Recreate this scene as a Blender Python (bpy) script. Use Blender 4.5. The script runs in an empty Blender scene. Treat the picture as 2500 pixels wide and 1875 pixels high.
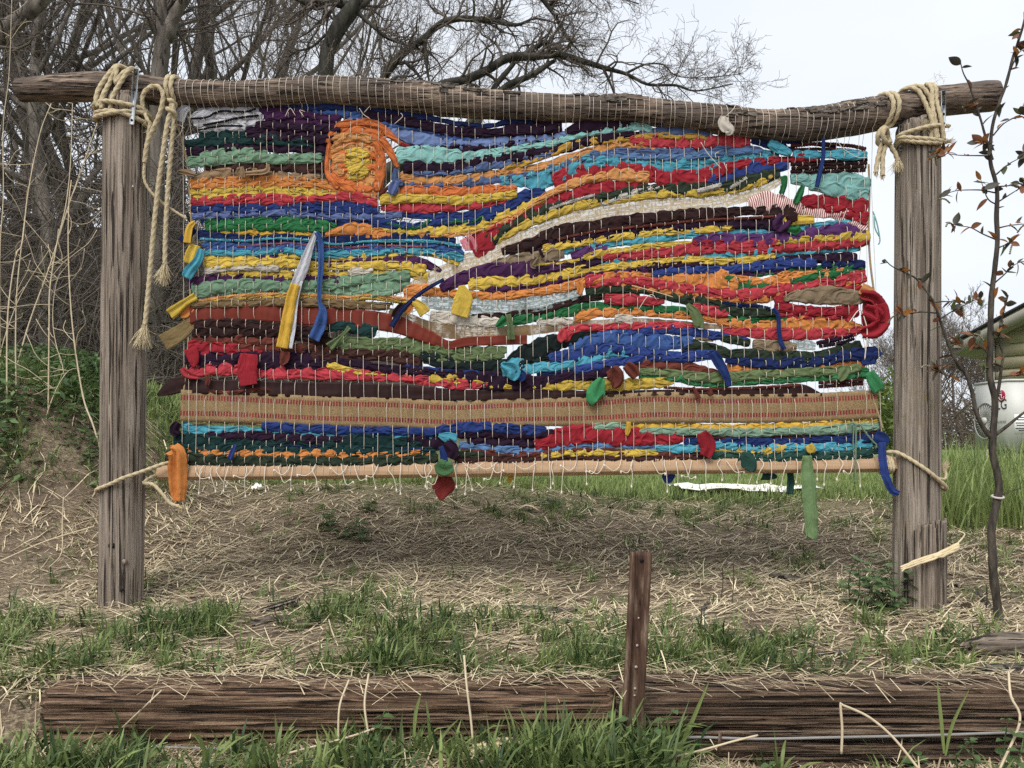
import bpy, math, random
import numpy as np

# ---------------------------------------------------------------- camera, sky, sun, exposure
sc = bpy.context.scene
COL = sc.collection
FPX, HOR, ZC, Y0 = 1900.0, 1085.0, 0.585, 2.85   # focal length in photo pixels, horizon row, eye height, distance to the loom
S = Y0 / FPX                                      # metres per photo pixel at the loom
cam = bpy.data.cameras.new('camera')
cam.sensor_width = 36.0
cam.lens = 36.0 * FPX / 2500.0
cam.shift_y = (HOR - 937.5) / 2500.0
cam.clip_start = 0.05
cam.clip_end = 2000.0
camo = bpy.data.objects.new('camera', cam)
camo.location = (0, 0, ZC)
camo.rotation_euler = (math.radians(90), 0, 0)
COL.objects.link(camo)
sc.camera = camo

SUN_EL, SUN_AZ = 53.0, 205.0      # elevation, compass direction the light comes from (180 = behind the camera)
w = bpy.data.worlds.new('World'); sc.world = w; w.use_nodes = True
nt = w.node_tree; nt.nodes.clear()
out = nt.nodes.new('ShaderNodeOutputWorld'); bg = nt.nodes.new('ShaderNodeBackground')
sky = nt.nodes.new('ShaderNodeTexSky'); sky.sky_type = 'NISHITA'; sky.sun_disc = False
sky.sun_elevation = math.radians(SUN_EL); sky.sun_rotation = math.radians(SUN_AZ)
sky.dust_density = 3.0; sky.air_density = 1.0
tc = nt.nodes.new('ShaderNodeTexCoord'); mp = nt.nodes.new('ShaderNodeMapping')
mp.inputs['Scale'].default_value = (1.0, 1.0, 2.2)
nz = nt.nodes.new('ShaderNodeTexNoise'); nz.inputs['Scale'].default_value = 1.7; nz.inputs['Detail'].default_value = 5.0
nz.inputs['Roughness'].default_value = 0.5
rp = nt.nodes.new('ShaderNodeValToRGB')
rp.color_ramp.elements[0].position = 0.28; rp.color_ramp.elements[0].color = (6.5, 7.0, 7.8, 1)
rp.color_ramp.elements[1].position = 0.72; rp.color_ramp.elements[1].color = (7.9, 8.25, 8.7, 1)
mx = nt.nodes.new('ShaderNodeMix'); mx.data_type = 'RGBA'; mx.inputs[0].default_value = 0.93   # thick even cloud cover
nt.links.new(tc.outputs['Generated'], mp.inputs['Vector']); nt.links.new(mp.outputs[0], nz.inputs['Vector'])
nt.links.new(nz.outputs['Fac'], rp.inputs[0])
nt.links.new(sky.outputs[0], mx.inputs[6]); nt.links.new(rp.outputs[0], mx.inputs[7])
nt.links.new(mx.outputs[2], bg.inputs[0]); bg.inputs[1].default_value = 0.052
nt.links.new(bg.outputs[0], out.inputs[0])

sl = bpy.data.lights.new('sun', 'SUN'); sl.energy = 1.5; sl.angle = math.radians(40); sl.color = (1.0, 0.965, 0.91)
so = bpy.data.objects.new('sun', sl); COL.objects.link(so)
so.location = (-2, -4, 8)
so.rotation_euler = (math.radians(90 - SUN_EL), 0, math.radians(180 - SUN_AZ))
vs = sc.view_settings
vs.view_transform = 'Standard'; vs.look = 'None'; vs.exposure = 1.32; vs.gamma = 1.0; vs.use_curve_mapping = False
sc.render.engine = 'CYCLES'
sc.cycles.use_denoising = False
sc.cycles.max_bounces = 8; sc.cycles.transparent_max_bounces = 12; sc.cycles.diffuse_bounces = 3
sc.cycles.use_adaptive_sampling = True; sc.cycles.adaptive_threshold = 0.015

rng = np.random.default_rng(7)
random.seed(7)

# ---------------------------------------------------------------- helpers
def P(px, py, dy=0.0):
    """photo pixel on the loom's plane -> a point in the world (dy: metres behind that plane)"""
    return np.array([(px - 1250) * S, Y0 + dy, ZC - (py - HOR) * S])

def PD(px, py, Y):
    """photo pixel at distance Y"""
    return np.array([(px - 1250) * Y / FPX, Y, ZC - (py - HOR) * Y / FPX])

def lin(c):
    c = np.array(c, float) / 255.0
    return np.where(c <= 0.04045, c / 12.92, ((c + 0.055) / 1.055) ** 2.4)

def sstep(a, b, x):
    t = np.clip((x - a) / (b - a), 0, 1)
    return t * t * (3 - 2 * t)

_G = np.random.default_rng(99).random((256, 256))
def vnoise(x, y, seed=0):
    """smooth value noise, 0..1, vectorised"""
    x = np.asarray(x, float) + seed * 17.31; y = np.asarray(y, float) + seed * 7.77
    xi = np.floor(x).astype(int); yi = np.floor(y).astype(int)
    fx = x - xi; fy = y - yi
    fx = fx * fx * (3 - 2 * fx); fy = fy * fy * (3 - 2 * fy)
    a = _G[xi & 255, yi & 255]; b = _G[(xi + 1) & 255, yi & 255]
    c = _G[xi & 255, (yi + 1) & 255]; d = _G[(xi + 1) & 255, (yi + 1) & 255]
    return a * (1 - fx) * (1 - fy) + b * fx * (1 - fy) + c * (1 - fx) * fy + d * fx * fy

def fbm(x, y, seed=0, oct=4):
    r = 0; a = 0.5; s = 0
    x = np.asarray(x, float); y = np.asarray(y, float)
    for i in range(oct):
        r = r + a * vnoise(x * 2 ** i, y * 2 ** i, seed + i * 3); s += a; a *= 0.5
    return r / s

def make_mesh(name, V, quads=None, tris=None, mat=None, smooth=True, uv=None, attr=None):
    me = bpy.data.meshes.new(name)
    V = np.asarray(V, np.float32)
    idx = []; starts = []; n = 0
    if quads is not None and len(quads):
        q = np.asarray(quads, np.int32); idx.append(q.ravel()); starts.append(np.arange(len(q)) * 4); n = len(q) * 4
    if tris is not None and len(tris):
        t = np.asarray(tris, np.int32); idx.append(t.ravel()); starts.append(n + np.arange(len(t)) * 3)
    idx = np.concatenate(idx).astype(np.int32); starts = np.concatenate(starts).astype(np.int32)
    me.vertices.add(len(V)); me.vertices.foreach_set('co', V.ravel())
    me.loops.add(len(idx)); me.loops.foreach_set('vertex_index', idx)
    me.polygons.add(len(starts)); me.polygons.foreach_set('loop_start', starts)
    me.update(calc_edges=True)
    if smooth:
        me.polygons.foreach_set('use_smooth', np.ones(len(starts), bool))
    if uv is not None:
        l = me.uv_layers.new(name='UVMap')
        l.data.foreach_set('uv', np.asarray(uv, np.float32)[idx].ravel())
    if attr is not None:
        for k, a in attr.items():
            at = me.attributes.new(k, 'FLOAT', 'POINT'); at.data.foreach_set('value', np.asarray(a, np.float32))
    if mat is not None:
        me.materials.append(mat)
    me.validate()
    return me

def obj(name, me, parent=None, label=None, cat=None, group=None, kind=None, loc=None):
    o = bpy.data.objects.new(name, me); COL.objects.link(o)
    if parent is not None:
        o.parent = parent
    if loc is not None:
        o.location = loc
    if label: o['label'] = label
    if cat: o['category'] = cat
    if group: o['group'] = group
    if kind: o['kind'] = kind
    return o

def thing(name, label, cat, loc=(0, 0, 0), group=None):
    o = obj(name, None, None, label, cat, group)
    o.location = loc; o.empty_display_size = 0.05
    return o

def wloc(o):
    v = np.zeros(3)
    while o is not None:
        v = v + np.array(o.location); o = o.parent
    return v

class MB:
    """collects shapes into one mesh"""
    def __init__(s): s.V = []; s.Q = []; s.T = []; s.A = []; s.UV = []; s.n = 0
    def add(s, V, Q=None, T=None, a=None, uv=None):
        V = np.asarray(V, float)
        if Q is not None and len(Q): s.Q.append(np.asarray(Q, int) + s.n)
        if T is not None and len(T): s.T.append(np.asarray(T, int) + s.n)
        s.V.append(V); s.n += len(V)
        s.A.append(np.full(len(V), 0.5) if a is None else np.broadcast_to(np.asarray(a, float), (len(V),)))
        s.UV.append(np.zeros((len(V), 2)) if uv is None else uv)
        return s
    def mesh(s, name, mat, smooth=True):
        return make_mesh(name, np.concatenate(s.V), np.concatenate(s.Q) if s.Q else None, np.concatenate(s.T) if s.T else None,
                         mat, smooth, np.concatenate(s.UV), {'rnd': np.concatenate(s.A)})
    def part(s, name, mat, parent=None, smooth=True, **k):
        o = wloc(parent)
        for i in range(len(s.V)): s.V[i] = s.V[i] - o
        return obj(name, s.mesh(name, mat, smooth), parent, **k)

def frames(pts):
    pts = np.asarray(pts, float)
    t = np.gradient(pts, axis=0); t /= (np.linalg.norm(t, axis=1, keepdims=True) + 1e-12)
    ref = np.array([0.31, 0.89, 0.33]) if abs(t[len(t) // 2] @ np.array([0.31, 0.89, 0.33])) < 0.9 else np.array([1.0, 0, 0.1])
    n = np.zeros_like(t)
    v = ref
    for i in range(len(t)):
        v = v - t[i] * (v @ t[i]); v = v / (np.linalg.norm(v) + 1e-12); n[i] = v
    return t, n, np.cross(t, n)

def tube(pts, rad, k=6, cap=True, lobes=0, twist=0.0, amp=0.0):
    pts = np.asarray(pts, float); m = len(pts)
    rad = np.broadcast_to(np.asarray(rad, float), (m,))
    t, n, b = frames(pts)
    th = np.arange(k) / k * 2 * np.pi
    R = rad[:, None] * np.ones(k)
    if lobes:
        d = np.concatenate([[0], np.cumsum(np.linalg.norm(np.diff(pts, axis=0), axis=1))])
        R = R * (1 + amp * np.cos(lobes * (th[None, :] - d[:, None] * twist)))
    V = pts[:, None, :] + R[..., None] * (np.cos(th)[None, :, None] * n[:, None, :] + np.sin(th)[None, :, None] * b[:, None, :])
    V = V.reshape(-1, 3)
    i = np.arange(m - 1)[:, None] * k; j = np.arange(k)[None, :]; j2 = (j + 1) % k
    Q = np.stack([i + j, i + j2, i + k + j2, i + k + j], -1).reshape(-1, 4)
    T = None
    if cap:
        V = np.vstack([V, pts[0], pts[-1]]); c0 = m * k; c1 = c0 + 1
        jj = np.arange(k); jn = (jj + 1) % k
        T = np.vstack([np.stack([jn, jj, np.full(k, c0)], 1), np.stack([(m - 1) * k + jj, (m - 1) * k + jn, np.full(k, c1)], 1)])
    return V, Q, T

def smooth_path(pts, step):
    """Catmull-Rom through points (n x d), resampled at about `step`"""
    p = np.asarray(pts, float)
    if len(p) == 2:
        p = np.vstack([p[0], (p[0] + p[1]) / 2, p[1]])
    q = np.vstack([2 * p[0] - p[1], p, 2 * p[-1] - p[-2]])
    outp = []
    for i in range(1, len(q) - 2):
        L = np.linalg.norm(q[i + 1][:2] - q[i][:2]) if p.shape[1] != 3 or step > 1 else np.linalg.norm(q[i + 1] - q[i])
        n = max(2, int(math.ceil(L / step)))
        t = (np.arange(n) / n)[:, None]
        a, b, c, d = q[i - 1], q[i], q[i + 1], q[i + 2]
        outp.append(0.5 * (2 * b + (c - a) * t + (2 * a - 5 * b + 4 * c - d) * t ** 2 + (3 * b - a - 3 * c + d) * t ** 3))
    outp.append(p[-1:])
    return np.vstack(outp)

def boxmesh(mb, c, size, rot=None, bevel=0.0, a=None):
    """a box with bevelled edges centred at c"""
    hx, hy, hz = np.array(size) / 2; b = min(bevel, hx * .9, hy * .9, hz * .9)
    if b <= 0:
        V = np.array([[x, y, z] for x in (-hx, hx) for y in (-hy, hy) for z in (-hz, hz)])
        Q = [[0, 1, 3, 2], [4, 6, 7, 5], [0, 4, 5, 1], [2, 3, 7, 6], [0, 2, 6, 4], [1, 5, 7, 3]]; T = None
    else:
        V = []; 
        for sx in (-1, 1):
            for sy in (-1, 1):
                for sz in (-1, 1):
                    V += [[sx * hx, sy * (hy - b), sz * (hz - b)], [sx * (hx - b), sy * hy, sz * (hz - b)], [sx * (hx - b), sy * (hy - b), sz * hz]]
        V = np.array(V)
        I = lambda sx, sy, sz, k: ((sx > 0) * 4 + (sy > 0) * 2 + (sz > 0)) * 3 + k
        Q = []; T = []
        for s in (-1, 1):
            f = [I(s, -1, -1, 0), I(s, 1, -1, 0), I(s, 1, 1, 0), I(s, -1, 1, 0)]; Q.append(f if s > 0 else f[::-1])
            f = [I(-1, s, -1, 1), I(-1, s, 1, 1), I(1, s, 1, 1), I(1, s, -1, 1)]; Q.append(f if s > 0 else f[::-1])
            f = [I(-1, -1, s, 2), I(1, -1, s, 2), I(1, 1, s, 2), I(-1, 1, s, 2)]; Q.append(f if s > 0 else f[::-1])
        for s1 in (-1, 1):
            for s2 in (-1, 1):
                f = [I(-1, s1, s2, 1), I(1, s1, s2, 1), I(1, s1, s2, 2), I(-1, s1, s2, 2)]; Q.append(f if s1 * s2 > 0 else f[::-1])
                f = [I(s1, -1, s2, 0), I(s1, 1, s2, 0), I(s1, 1, s2, 2), I(s1, -1, s2, 2)]; Q.append(f[::-1] if s1 * s2 > 0 else f)
                f = [I(s1, s2, -1, 0), I(s1, s2, 1, 0), I(s1, s2, 1, 1), I(s1, s2, -1, 1)]; Q.append(f if s1 * s2 > 0 else f[::-1])
        for sx in (-1, 1):
            for sy in (-1, 1):
                for sz in (-1, 1):
                    f = [I(sx, sy, sz, 0), I(sx, sy, sz, 1), I(sx, sy, sz, 2)]; T.append(f if sx * sy * sz > 0 else f[::-1])
    if rot is not None:
        V = V @ np.array(rot).T
    mb.add(V + np.array(c), Q, T, a)
    return mb

def rotm(ax, ang):
    c, s = math.cos(ang), math.sin(ang)
    return np.array({'x': [[1, 0, 0], [0, c, -s], [0, s, c]], 'y': [[c, 0, s], [0, 1, 0], [-s, 0, c]], 'z': [[c, -s, 0], [s, c, 0], [0, 0, 1]]}[ax])

# ---------------------------------------------------------------- materials
MATS = {}
def nodes_of(name):
    m = bpy.data.materials.new(name); m.use_nodes = True
    nt = m.node_tree; b = nt.nodes['Principled BSDF']
    return m, nt, b

def N(nt, t, **k):
    n = nt.nodes.new('ShaderNode' + t)
    for a, v in k.items():
        if a in n.inputs.keys() if isinstance(a, str) else False:
            n.inputs[a].default_value = v
        else:
            setattr(n, a, v)
    return n

def ramp(nt, fac, stops):
    r = N(nt, 'ValToRGB'); e = r.color_ramp.elements
    while len(e) < len(stops): e.new(0.5)
    for i, (p, c) in enumerate(stops):
        e[i].position = p; e[i].color = (*c, 1)
    nt.links.new(fac, r.inputs[0]); return r.outputs[0]

def noise(nt, vec, scale, detail=4, rough=0.55, dist=0.0):
    n = N(nt, 'TexNoise'); n.inputs['Scale'].default_value = scale; n.inputs['Detail'].default_value = detail
    n.inputs['Roughness'].default_value = rough; n.inputs['Distortion'].default_value = dist
    if vec is not None: nt.links.new(vec, n.inputs['Vector'])
    return n.outputs['Fac']

def mapping(nt, scale=(1, 1, 1), coord='Object', rot=(0, 0, 0)):
    t = N(nt, 'TexCoord'); m = N(nt, 'Mapping'); m.inputs['Scale'].default_value = scale; m.inputs['Rotation'].default_value = rot
    nt.links.new(t.outputs[coord], m.inputs['Vector']); return m.outputs[0]

def bump(nt, b, h, strength=0.5, dist=0.01):
    n = N(nt, 'Bump'); n.inputs['Strength'].default_value = strength; n.inputs['Distance'].default_value = dist
    nt.links.new(h, n.inputs['Height']); nt.links.new(n.outputs[0], b.inputs['Normal']); return n

def mixc(nt, fac, a, b, mode='MIX'):
    m = N(nt, 'Mix'); m.data_type = 'RGBA'; m.blend_type = mode
    for i, v in ((0, fac), (6, a), (7, b)):
        if isinstance(v, (int, float)): m.inputs[i].default_value = v
        elif isinstance(v, (tuple, list, np.ndarray)): m.inputs[i].default_value = (*v, 1)
        else: nt.links.new(v, m.inputs[i])
    return m.outputs[2]

def mathn(nt, op, a, b=0.0, clamp=False):
    m = N(nt, 'Math'); m.operation = op; m.use_clamp = clamp
    for i, v in ((0, a), (1, b)):
        if isinstance(v, (int, float)): m.inputs[i].default_value = v
        else: nt.links.new(v, m.inputs[i])
    return m.outputs[0]

CLOTH_GAIN = 0.64
def fabric(rgb, name=None, flat=False):
    key = ('fab', tuple(rgb), flat)
    if key in MATS: return MATS[key]
    m, nt, b = nodes_of(name or ('plain_cloth' if flat else 'cloth') + '_%d_%d_%d' % tuple(rgb))
    c = lin(rgb); c = c + (c.mean() - c) * 0.10; c = np.clip(c * CLOTH_GAIN, 0.006, 0.80)
    v = mapping(nt)
    n1 = noise(nt, mapping(nt, (14, 60, 60)), 1.0, 5, 0.6)
    n2 = noise(nt, v, 700, 2, 0.6)
    ob = N(nt, 'ObjectInfo')
    col = mixc(nt, n1, c * 0.72, np.clip(c * 1.2 + 0.004, 0, 0.9))
    col = mixc(nt, mathn(nt, 'MULTIPLY', n2, 0.35), col, c * 0.6)
    hsv = N(nt, 'HueSaturation'); nt.links.new(col, hsv.inputs['Color'])
    val = N(nt, 'MapRange'); nt.links.new(ob.outputs['Random'], val.inputs[0]); val.inputs[3].default_value = 0.86; val.inputs[4].default_value = 1.14
    nt.links.new(val.outputs[0], hsv.inputs['Value'])
    nt.links.new(hsv.outputs[0], b.inputs['Base Color'])
    b.inputs['Roughness'].default_value = 0.92
    b.inputs['Specular IOR Level'].default_value = 0.12
    b.inputs['Sheen Weight'].default_value = 0.0
    uvm = mapping(nt, (14, 1.25, 1), 'UV', (0, 0, 0.45))
    r1 = mathn(nt, 'ABSOLUTE', mathn(nt, 'SUBTRACT', noise(nt, uvm, 1.0, 1.2, 0.4, 1.1), 0.5))      # creases running with the strip
    r2 = mathn(nt, 'ABSOLUTE', mathn(nt, 'SUBTRACT', noise(nt, mapping(nt, (44, 2.6, 1), 'UV', (0, 0, -0.5)), 1.0, 2, 0.5, 0.5), 0.5))
    h = mathn(nt, 'ADD', mathn(nt, 'MULTIPLY', r1, 0.6 if flat else 2.4), mathn(nt, 'MULTIPLY', r2, 0.1 if flat else 0.25))
    h = mathn(nt, 'ADD', h, mathn(nt, 'MULTIPLY', n2, 0.06))
    bump(nt, b, h, 1.0, 0.013)
    MATS[key] = m
    return m

def gauze(name, rgb, rgb2, solid=0.45, uvx=80.0, uvy=16.0):
    """open-weave cloth: threads with holes between them, denser stains here and there"""
    m, nt, b = nodes_of(name)
    uv = N(nt, 'TexCoord').outputs['UV']
    sep = N(nt, 'SeparateXYZ'); nt.links.new(uv, sep.inputs[0])
    def lines(o, f, ph):
        mm = N(nt, 'Mapping'); mm.inputs['Scale'].default_value = f; nt.links.new(uv, mm.inputs['Vector'])
        return noise(nt, mm.outputs[0], 1.0, 2, 0.5, 0.4)
    a = lines(0, (uvx, 6, 1), 0); c = lines(1, (9, uvy, 1), 1)
    thr = mathn(nt, 'MAXIMUM', ramp(nt, a, [(0.47, (0, 0, 0)), (0.56, (1, 1, 1))]), ramp(nt, c, [(0.47, (0, 0, 0)), (0.56, (1, 1, 1))]))
    st = ramp(nt, noise(nt, mapping(nt, (5, 5, 3)), 2.0, 3, 0.6), [(solid, (0, 0, 0)), (solid + 0.12, (1, 1, 1))])
    alpha = mathn(nt, 'MAXIMUM', thr, st)
    alpha = mathn(nt, 'ADD', mathn(nt, 'MULTIPLY', alpha, 0.50), 0.47, True)
    c1 = lin(rgb); c2 = lin(rgb2)
    col = mixc(nt, st, c1, c2)
    col = mixc(nt, mathn(nt, 'MULTIPLY', noise(nt, mapping(nt), 500, 2), 0.5), col, c2)
    nt.links.new(col, b.inputs['Base Color']); b.inputs['Roughness'].default_value = 0.95
    tr = N(nt, 'BsdfTranslucent'); nt.links.new(col, tr.inputs[0])
    ms = N(nt, 'MixShader'); ms.inputs[0].default_value = 0.45
    nt.links.new(b.outputs[0], ms.inputs[1]); nt.links.new(tr.outputs[0], ms.inputs[2])
    tp = N(nt, 'BsdfTransparent'); ma = N(nt, 'MixShader')
    nt.links.new(alpha, ma.inputs[0]); nt.links.new(tp.outputs[0], ma.inputs[1]); nt.links.new(ms.outputs[0], ma.inputs[2])
    nt.links.new(ma.outputs[0], nt.nodes['Material Output'].inputs[0])
    return m

def wood(name, dark, mid, light, scale, bstr=0.6, crack=0.45, moss=None, rough=0.85, bdist=0.01, patch=None):
    m, nt, b = nodes_of(name)
    v = mapping(nt, scale)
    g = noise(nt, v, 1.0, 8, 0.62, 0.15)
    v2 = mapping(nt, tuple(x * 2.7 for x in scale))
    g2 = noise(nt, v2, 1.0, 4, 0.6)
    col = ramp(nt, g, [(0.36, dark), (0.5, mid), (0.64, light)])
    col = mixc(nt, mathn(nt, 'MULTIPLY', g2, 0.5), col, dark)
    ck = ramp(nt, noise(nt, mapping(nt, tuple(x * 0.8 for x in scale)), 1.7, 3, 0.5), [(crack - 0.05, (1, 1, 1)), (crack, (0, 0, 0))]) if crack else None
    if patch is not None:
        col = mixc(nt, ramp(nt, noise(nt, mapping(nt), 5.0, 4, 0.6), [(0.45, (0, 0, 0)), (0.62, (1, 1, 1))]), col, patch)
    if moss is not None:
        mm = ramp(nt, noise(nt, mapping(nt), 7.0, 6, 0.7), [(0.55, (0, 0, 0)), (0.7, (0.8, 0.8, 0.8))])
        col = mixc(nt, mm, col, moss)
    if ck is not None:
        col = mixc(nt, ck, col, tuple(np.array(dark) * 0.35))
    nt.links.new(col, b.inputs['Base Color']); b.inputs['Roughness'].default_value = rough
    b.inputs['Specular IOR Level'].default_value = 0.25
    h = mathn(nt, 'ADD', g, mathn(nt, 'MULTIPLY', g2, 0.4))
    if ck is not None: h = mathn(nt, 'SUBTRACT', h, ck)
    bump(nt, b, h, bstr, bdist)
    return m

def plain(name, c, rough=0.7, spec=0.3, var=0.25, scale=30, metal=0.0, bstr=0.2, attr=False, c2=None, transl=0.0, bdist=0.004):
    m, nt, b = nodes_of(name); c = np.array(c, float)
    n = noise(nt, mapping(nt), scale, 4, 0.6)
    col = mixc(nt, n, np.clip(c * (1 - var), 0, 1), np.clip((c if c2 is None else np.array(c2)) * (1 + var), 0, 0.9))
    if attr:
        a = N(nt, 'Attribute'); a.attribute_name = 'rnd'
        cc = np.clip(c if c2 is None else np.array(c2), 0, 1)
        col = mixc(nt, a.outputs['Fac'], c * 0.8, cc * 1.15)
        col = mixc(nt, mathn(nt, 'MULTIPLY', n, 0.4), col, c * 0.7)
    nt.links.new(col, b.inputs['Base Color']); b.inputs['Roughness'].default_value = rough; b.inputs['Metallic'].default_value = metal
    b.inputs['Specular IOR Level'].default_value = spec
    if bstr: bump(nt, b, n, bstr, bdist)
    if transl > 0:
        tr = N(nt, 'BsdfTranslucent'); nt.links.new(col, tr.inputs[0])
        ms = N(nt, 'MixShader'); ms.inputs[0].default_value = transl
        nt.links.new(b.outputs[0], ms.inputs[1]); nt.links.new(tr.outputs[0], ms.inputs[2])
        nt.links.new(ms.outputs[0], nt.nodes['Material Output'].inputs[0])
    return m

M_ROPE = plain('sisal_rope', (0.46, 0.385, 0.25), 0.95, 0.1, 0.3, 260, bstr=0.7)
M_FRAY = plain('frayed_sisal', (0.58, 0.49, 0.32), 0.95, 0.1, 0.25, 300, bstr=0.3)
M_STRING = plain('cotton_warp', (0.62, 0.56, 0.47), 0.95, 0.1, 0.15, 90, bstr=0.0)
M_POSTL = wood('weathered_post_brown', (0.095, 0.073, 0.056), (0.26, 0.212, 0.170), (0.43, 0.365, 0.30), (85, 85, 2.2), 1.0, 0.41)
M_POSTR = wood('weathered_post_grey', (0.105, 0.085, 0.067), (0.26, 0.215, 0.175), (0.43, 0.375, 0.315), (80, 80, 2.0), 1.0, 0.41, moss=(0.17, 0.135, 0.055))
M_LOG = wood('barked_log', (0.060, 0.044, 0.034), (0.185, 0.135, 0.102), (0.40, 0.31, 0.235), (7, 85, 85), 1.0, 0.42, patch=(0.10, 0.078, 0.064))
M_BARK = wood('rough_bark', (0.036, 0.030, 0.025), (0.105, 0.088, 0.072), (0.21, 0.18, 0.15), (22, 60, 60), 1.0, 0.42)
M_TIE = wood('old_timber', (0.060, 0.034, 0.021), (0.215, 0.132, 0.082), (0.41, 0.285, 0.19), (3.4, 110, 95), 1.0, 0.44, bdist=0.02)
M_TIE2 = wood('old_timber_grey', (0.056, 0.034, 0.022), (0.195, 0.128, 0.085), (0.38, 0.28, 0.198), (3.0, 115, 100), 1.0, 0.45, bdist=0.02)
M_BATTEN = wood('new_pine', (0.30, 0.185, 0.100), (0.39, 0.255, 0.148), (0.44, 0.30, 0.185), (1.5, 60, 60), 0.12, 0, rough=0.55)
M_STEEL = plain('zinc_plate', (0.42, 0.45, 0.47), 0.45, 0.5, 0.12, 60, metal=0.7, bstr=0.1)
M_DARK = plain('dark_hole', (0.02, 0.018, 0.016), 0.9, 0.1, 0.2, 40, bstr=0)
M_RUST = wood('rusty_steel', (0.040, 0.022, 0.015), (0.10, 0.055, 0.036), (0.24, 0.175, 0.125), (60, 60, 9), 0.5, 0.30, rough=0.8, bdist=0.003)
M_TREE = wood('tree_bark', (0.060, 0.051, 0.042), (0.15, 0.13, 0.108), (0.25, 0.22, 0.185), (14, 14, 3), 0.8, 0.36)
M_TREE2 = wood('tree_bark_dark', (0.020, 0.019, 0.015), (0.050, 0.046, 0.038), (0.092, 0.086, 0.070), (14, 14, 3), 0.8, 0.36, moss=(0.035, 0.045, 0.018))
M_TWIG = plain('bare_twigs', (0.13, 0.11, 0.095), 0.9, 0.1, 0.3, 6, bstr=0)
M_TWIGP = plain('pale_twigs', (0.13, 0.105, 0.085), 0.9, 0.1, 0.3, 6, bstr=0)
M_STALK = plain('dry_stalk', (0.50, 0.415, 0.285), 0.85, 0.2, 0.25, 40, bstr=0.2)
M_SAPL = wood('sapling_bark', (0.022, 0.019, 0.016), (0.058, 0.048, 0.038), (0.105, 0.088, 0.066), (60, 60, 14), 0.5, 0)
M_GRASS = plain('green_grass', (0.036, 0.076, 0.024), 0.55, 0.35, 0.2, 3, attr=True, c2=(0.29, 0.36, 0.12), transl=0.35, bstr=0)
M_STRAW = plain('dry_straw', (0.30, 0.22, 0.13), 0.8, 0.25, 0.2, 3, attr=True, c2=(0.74, 0.635, 0.43), bstr=0)
M_WEED = plain('weed_leaf', (0.060, 0.105, 0.042), 0.6, 0.3, 0.25, 20, attr=True, c2=(0.15, 0.23, 0.085), transl=0.3, bstr=0.2)
M_HUSK = plain('corn_husk', (0.46, 0.36, 0.20), 0.8, 0.2, 0.3, 26, c2=(0.62, 0.52, 0.34), bstr=0.5)
M_CLOD = plain('soil_clod', (0.050, 0.034, 0.024), 0.95, 0.1, 0.4, 50, bstr=1.0, bdist=0.01)

# ================================================================ GROUND
_gy = np.array([-40, 1.0, 1.94, 2.03, 2.17, 2.50, 2.85, 3.25, 3.75, 4.25, 4.75, 6, 10, 40, 600.])
_gz = np.array([-.5, -.25, -.205, -.200, -.075, -.03, 0, .085, .235, .355, .375, .33, .30, .43, .43])
def ground_z(x, y, fine=True):
    x = np.asarray(x, float); y = np.asarray(y, float)
    z = np.interp(y, _gy, _gz)
    z = z + 0.62 * sstep(-1.35, -2.6, x) * sstep(2.95, 4.0, y) * (1 - 0.6 * sstep(7, 12, y))
    z = z - 0.10 * sstep(-0.4, 1.2, x) * sstep(3.3, 4.2, y) * (1 - sstep(7, 15, y))
    z = z - 0.045 * sstep(0.35, 0.6, x) * (1 - sstep(1.99, 2.10, y))
    z = z + 6.5 * sstep(9, 24, y) * sstep(-3.0, -9.0, x)
    if fine:
        near = 1 - sstep(8, 14, y)
        z = z + near * (0.05 * (fbm(x * 1.3, y * 1.3, 3) - 0.5) + 0.022 * (fbm(x * 7, y * 7, 5) - 0.5) + 0.012 * (fbm(x * 26, y * 26, 8, 3) - 0.5))
        z = z + (1 - near) * 0.35 * (fbm(x * 0.2, y * 0.2, 11) - 0.5)
    return z

def hit(px, py):
    """where the view through a photo pixel meets the ground"""
    Y = np.concatenate([np.arange(1.6, 6, 0.01), np.arange(6, 60, 0.1)])
    X = (px - 1250) * Y / FPX; Z = ZC - (py - HOR) * Y / FPX
    d = Z - ground_z(X, Y)
    i = int(np.argmax(d < 0)) if (d < 0).any() else len(Y) - 1
    return np.array([X[i], Y[i], float(ground_z(X[i], Y[i]))])

def spaced(lo, hi, step, far, grow=1.25):
    a = list(np.arange(lo, hi + 1e-6, step)); s = step
    while a[-1] < far: s *= grow; a.append(a[-1] + s)
    b = []; s = step; v = lo
    return a
xs = spaced(0, 3.6, 0.026, 420, 1.2); xs = np.array([-v for v in xs[:0:-1]] + xs)
ysf = list(np.arange(1.5, 5.2, 0.024)); s = 0.024; v = ysf[-1]
while v < 600: s *= 1.1; v += s; ysf.append(v)
s = 0.05; v = 1.5; back = []
while v > -40: s *= 1.35; v -= s; back.append(v)
ys_ = np.array(back[::-1] + ysf)
GX, GY = np.meshgrid(xs, ys_)
GZ = ground_z(GX, GY)
nx, ny = len(xs), len(ys_)
i = np.arange(ny - 1)[:, None] * nx; j = np.arange(nx - 1)[None, :]
Q = np.stack([i + j, i + j + 1, i + nx + j + 1, i + nx + j], -1).reshape(-1, 4)

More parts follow.
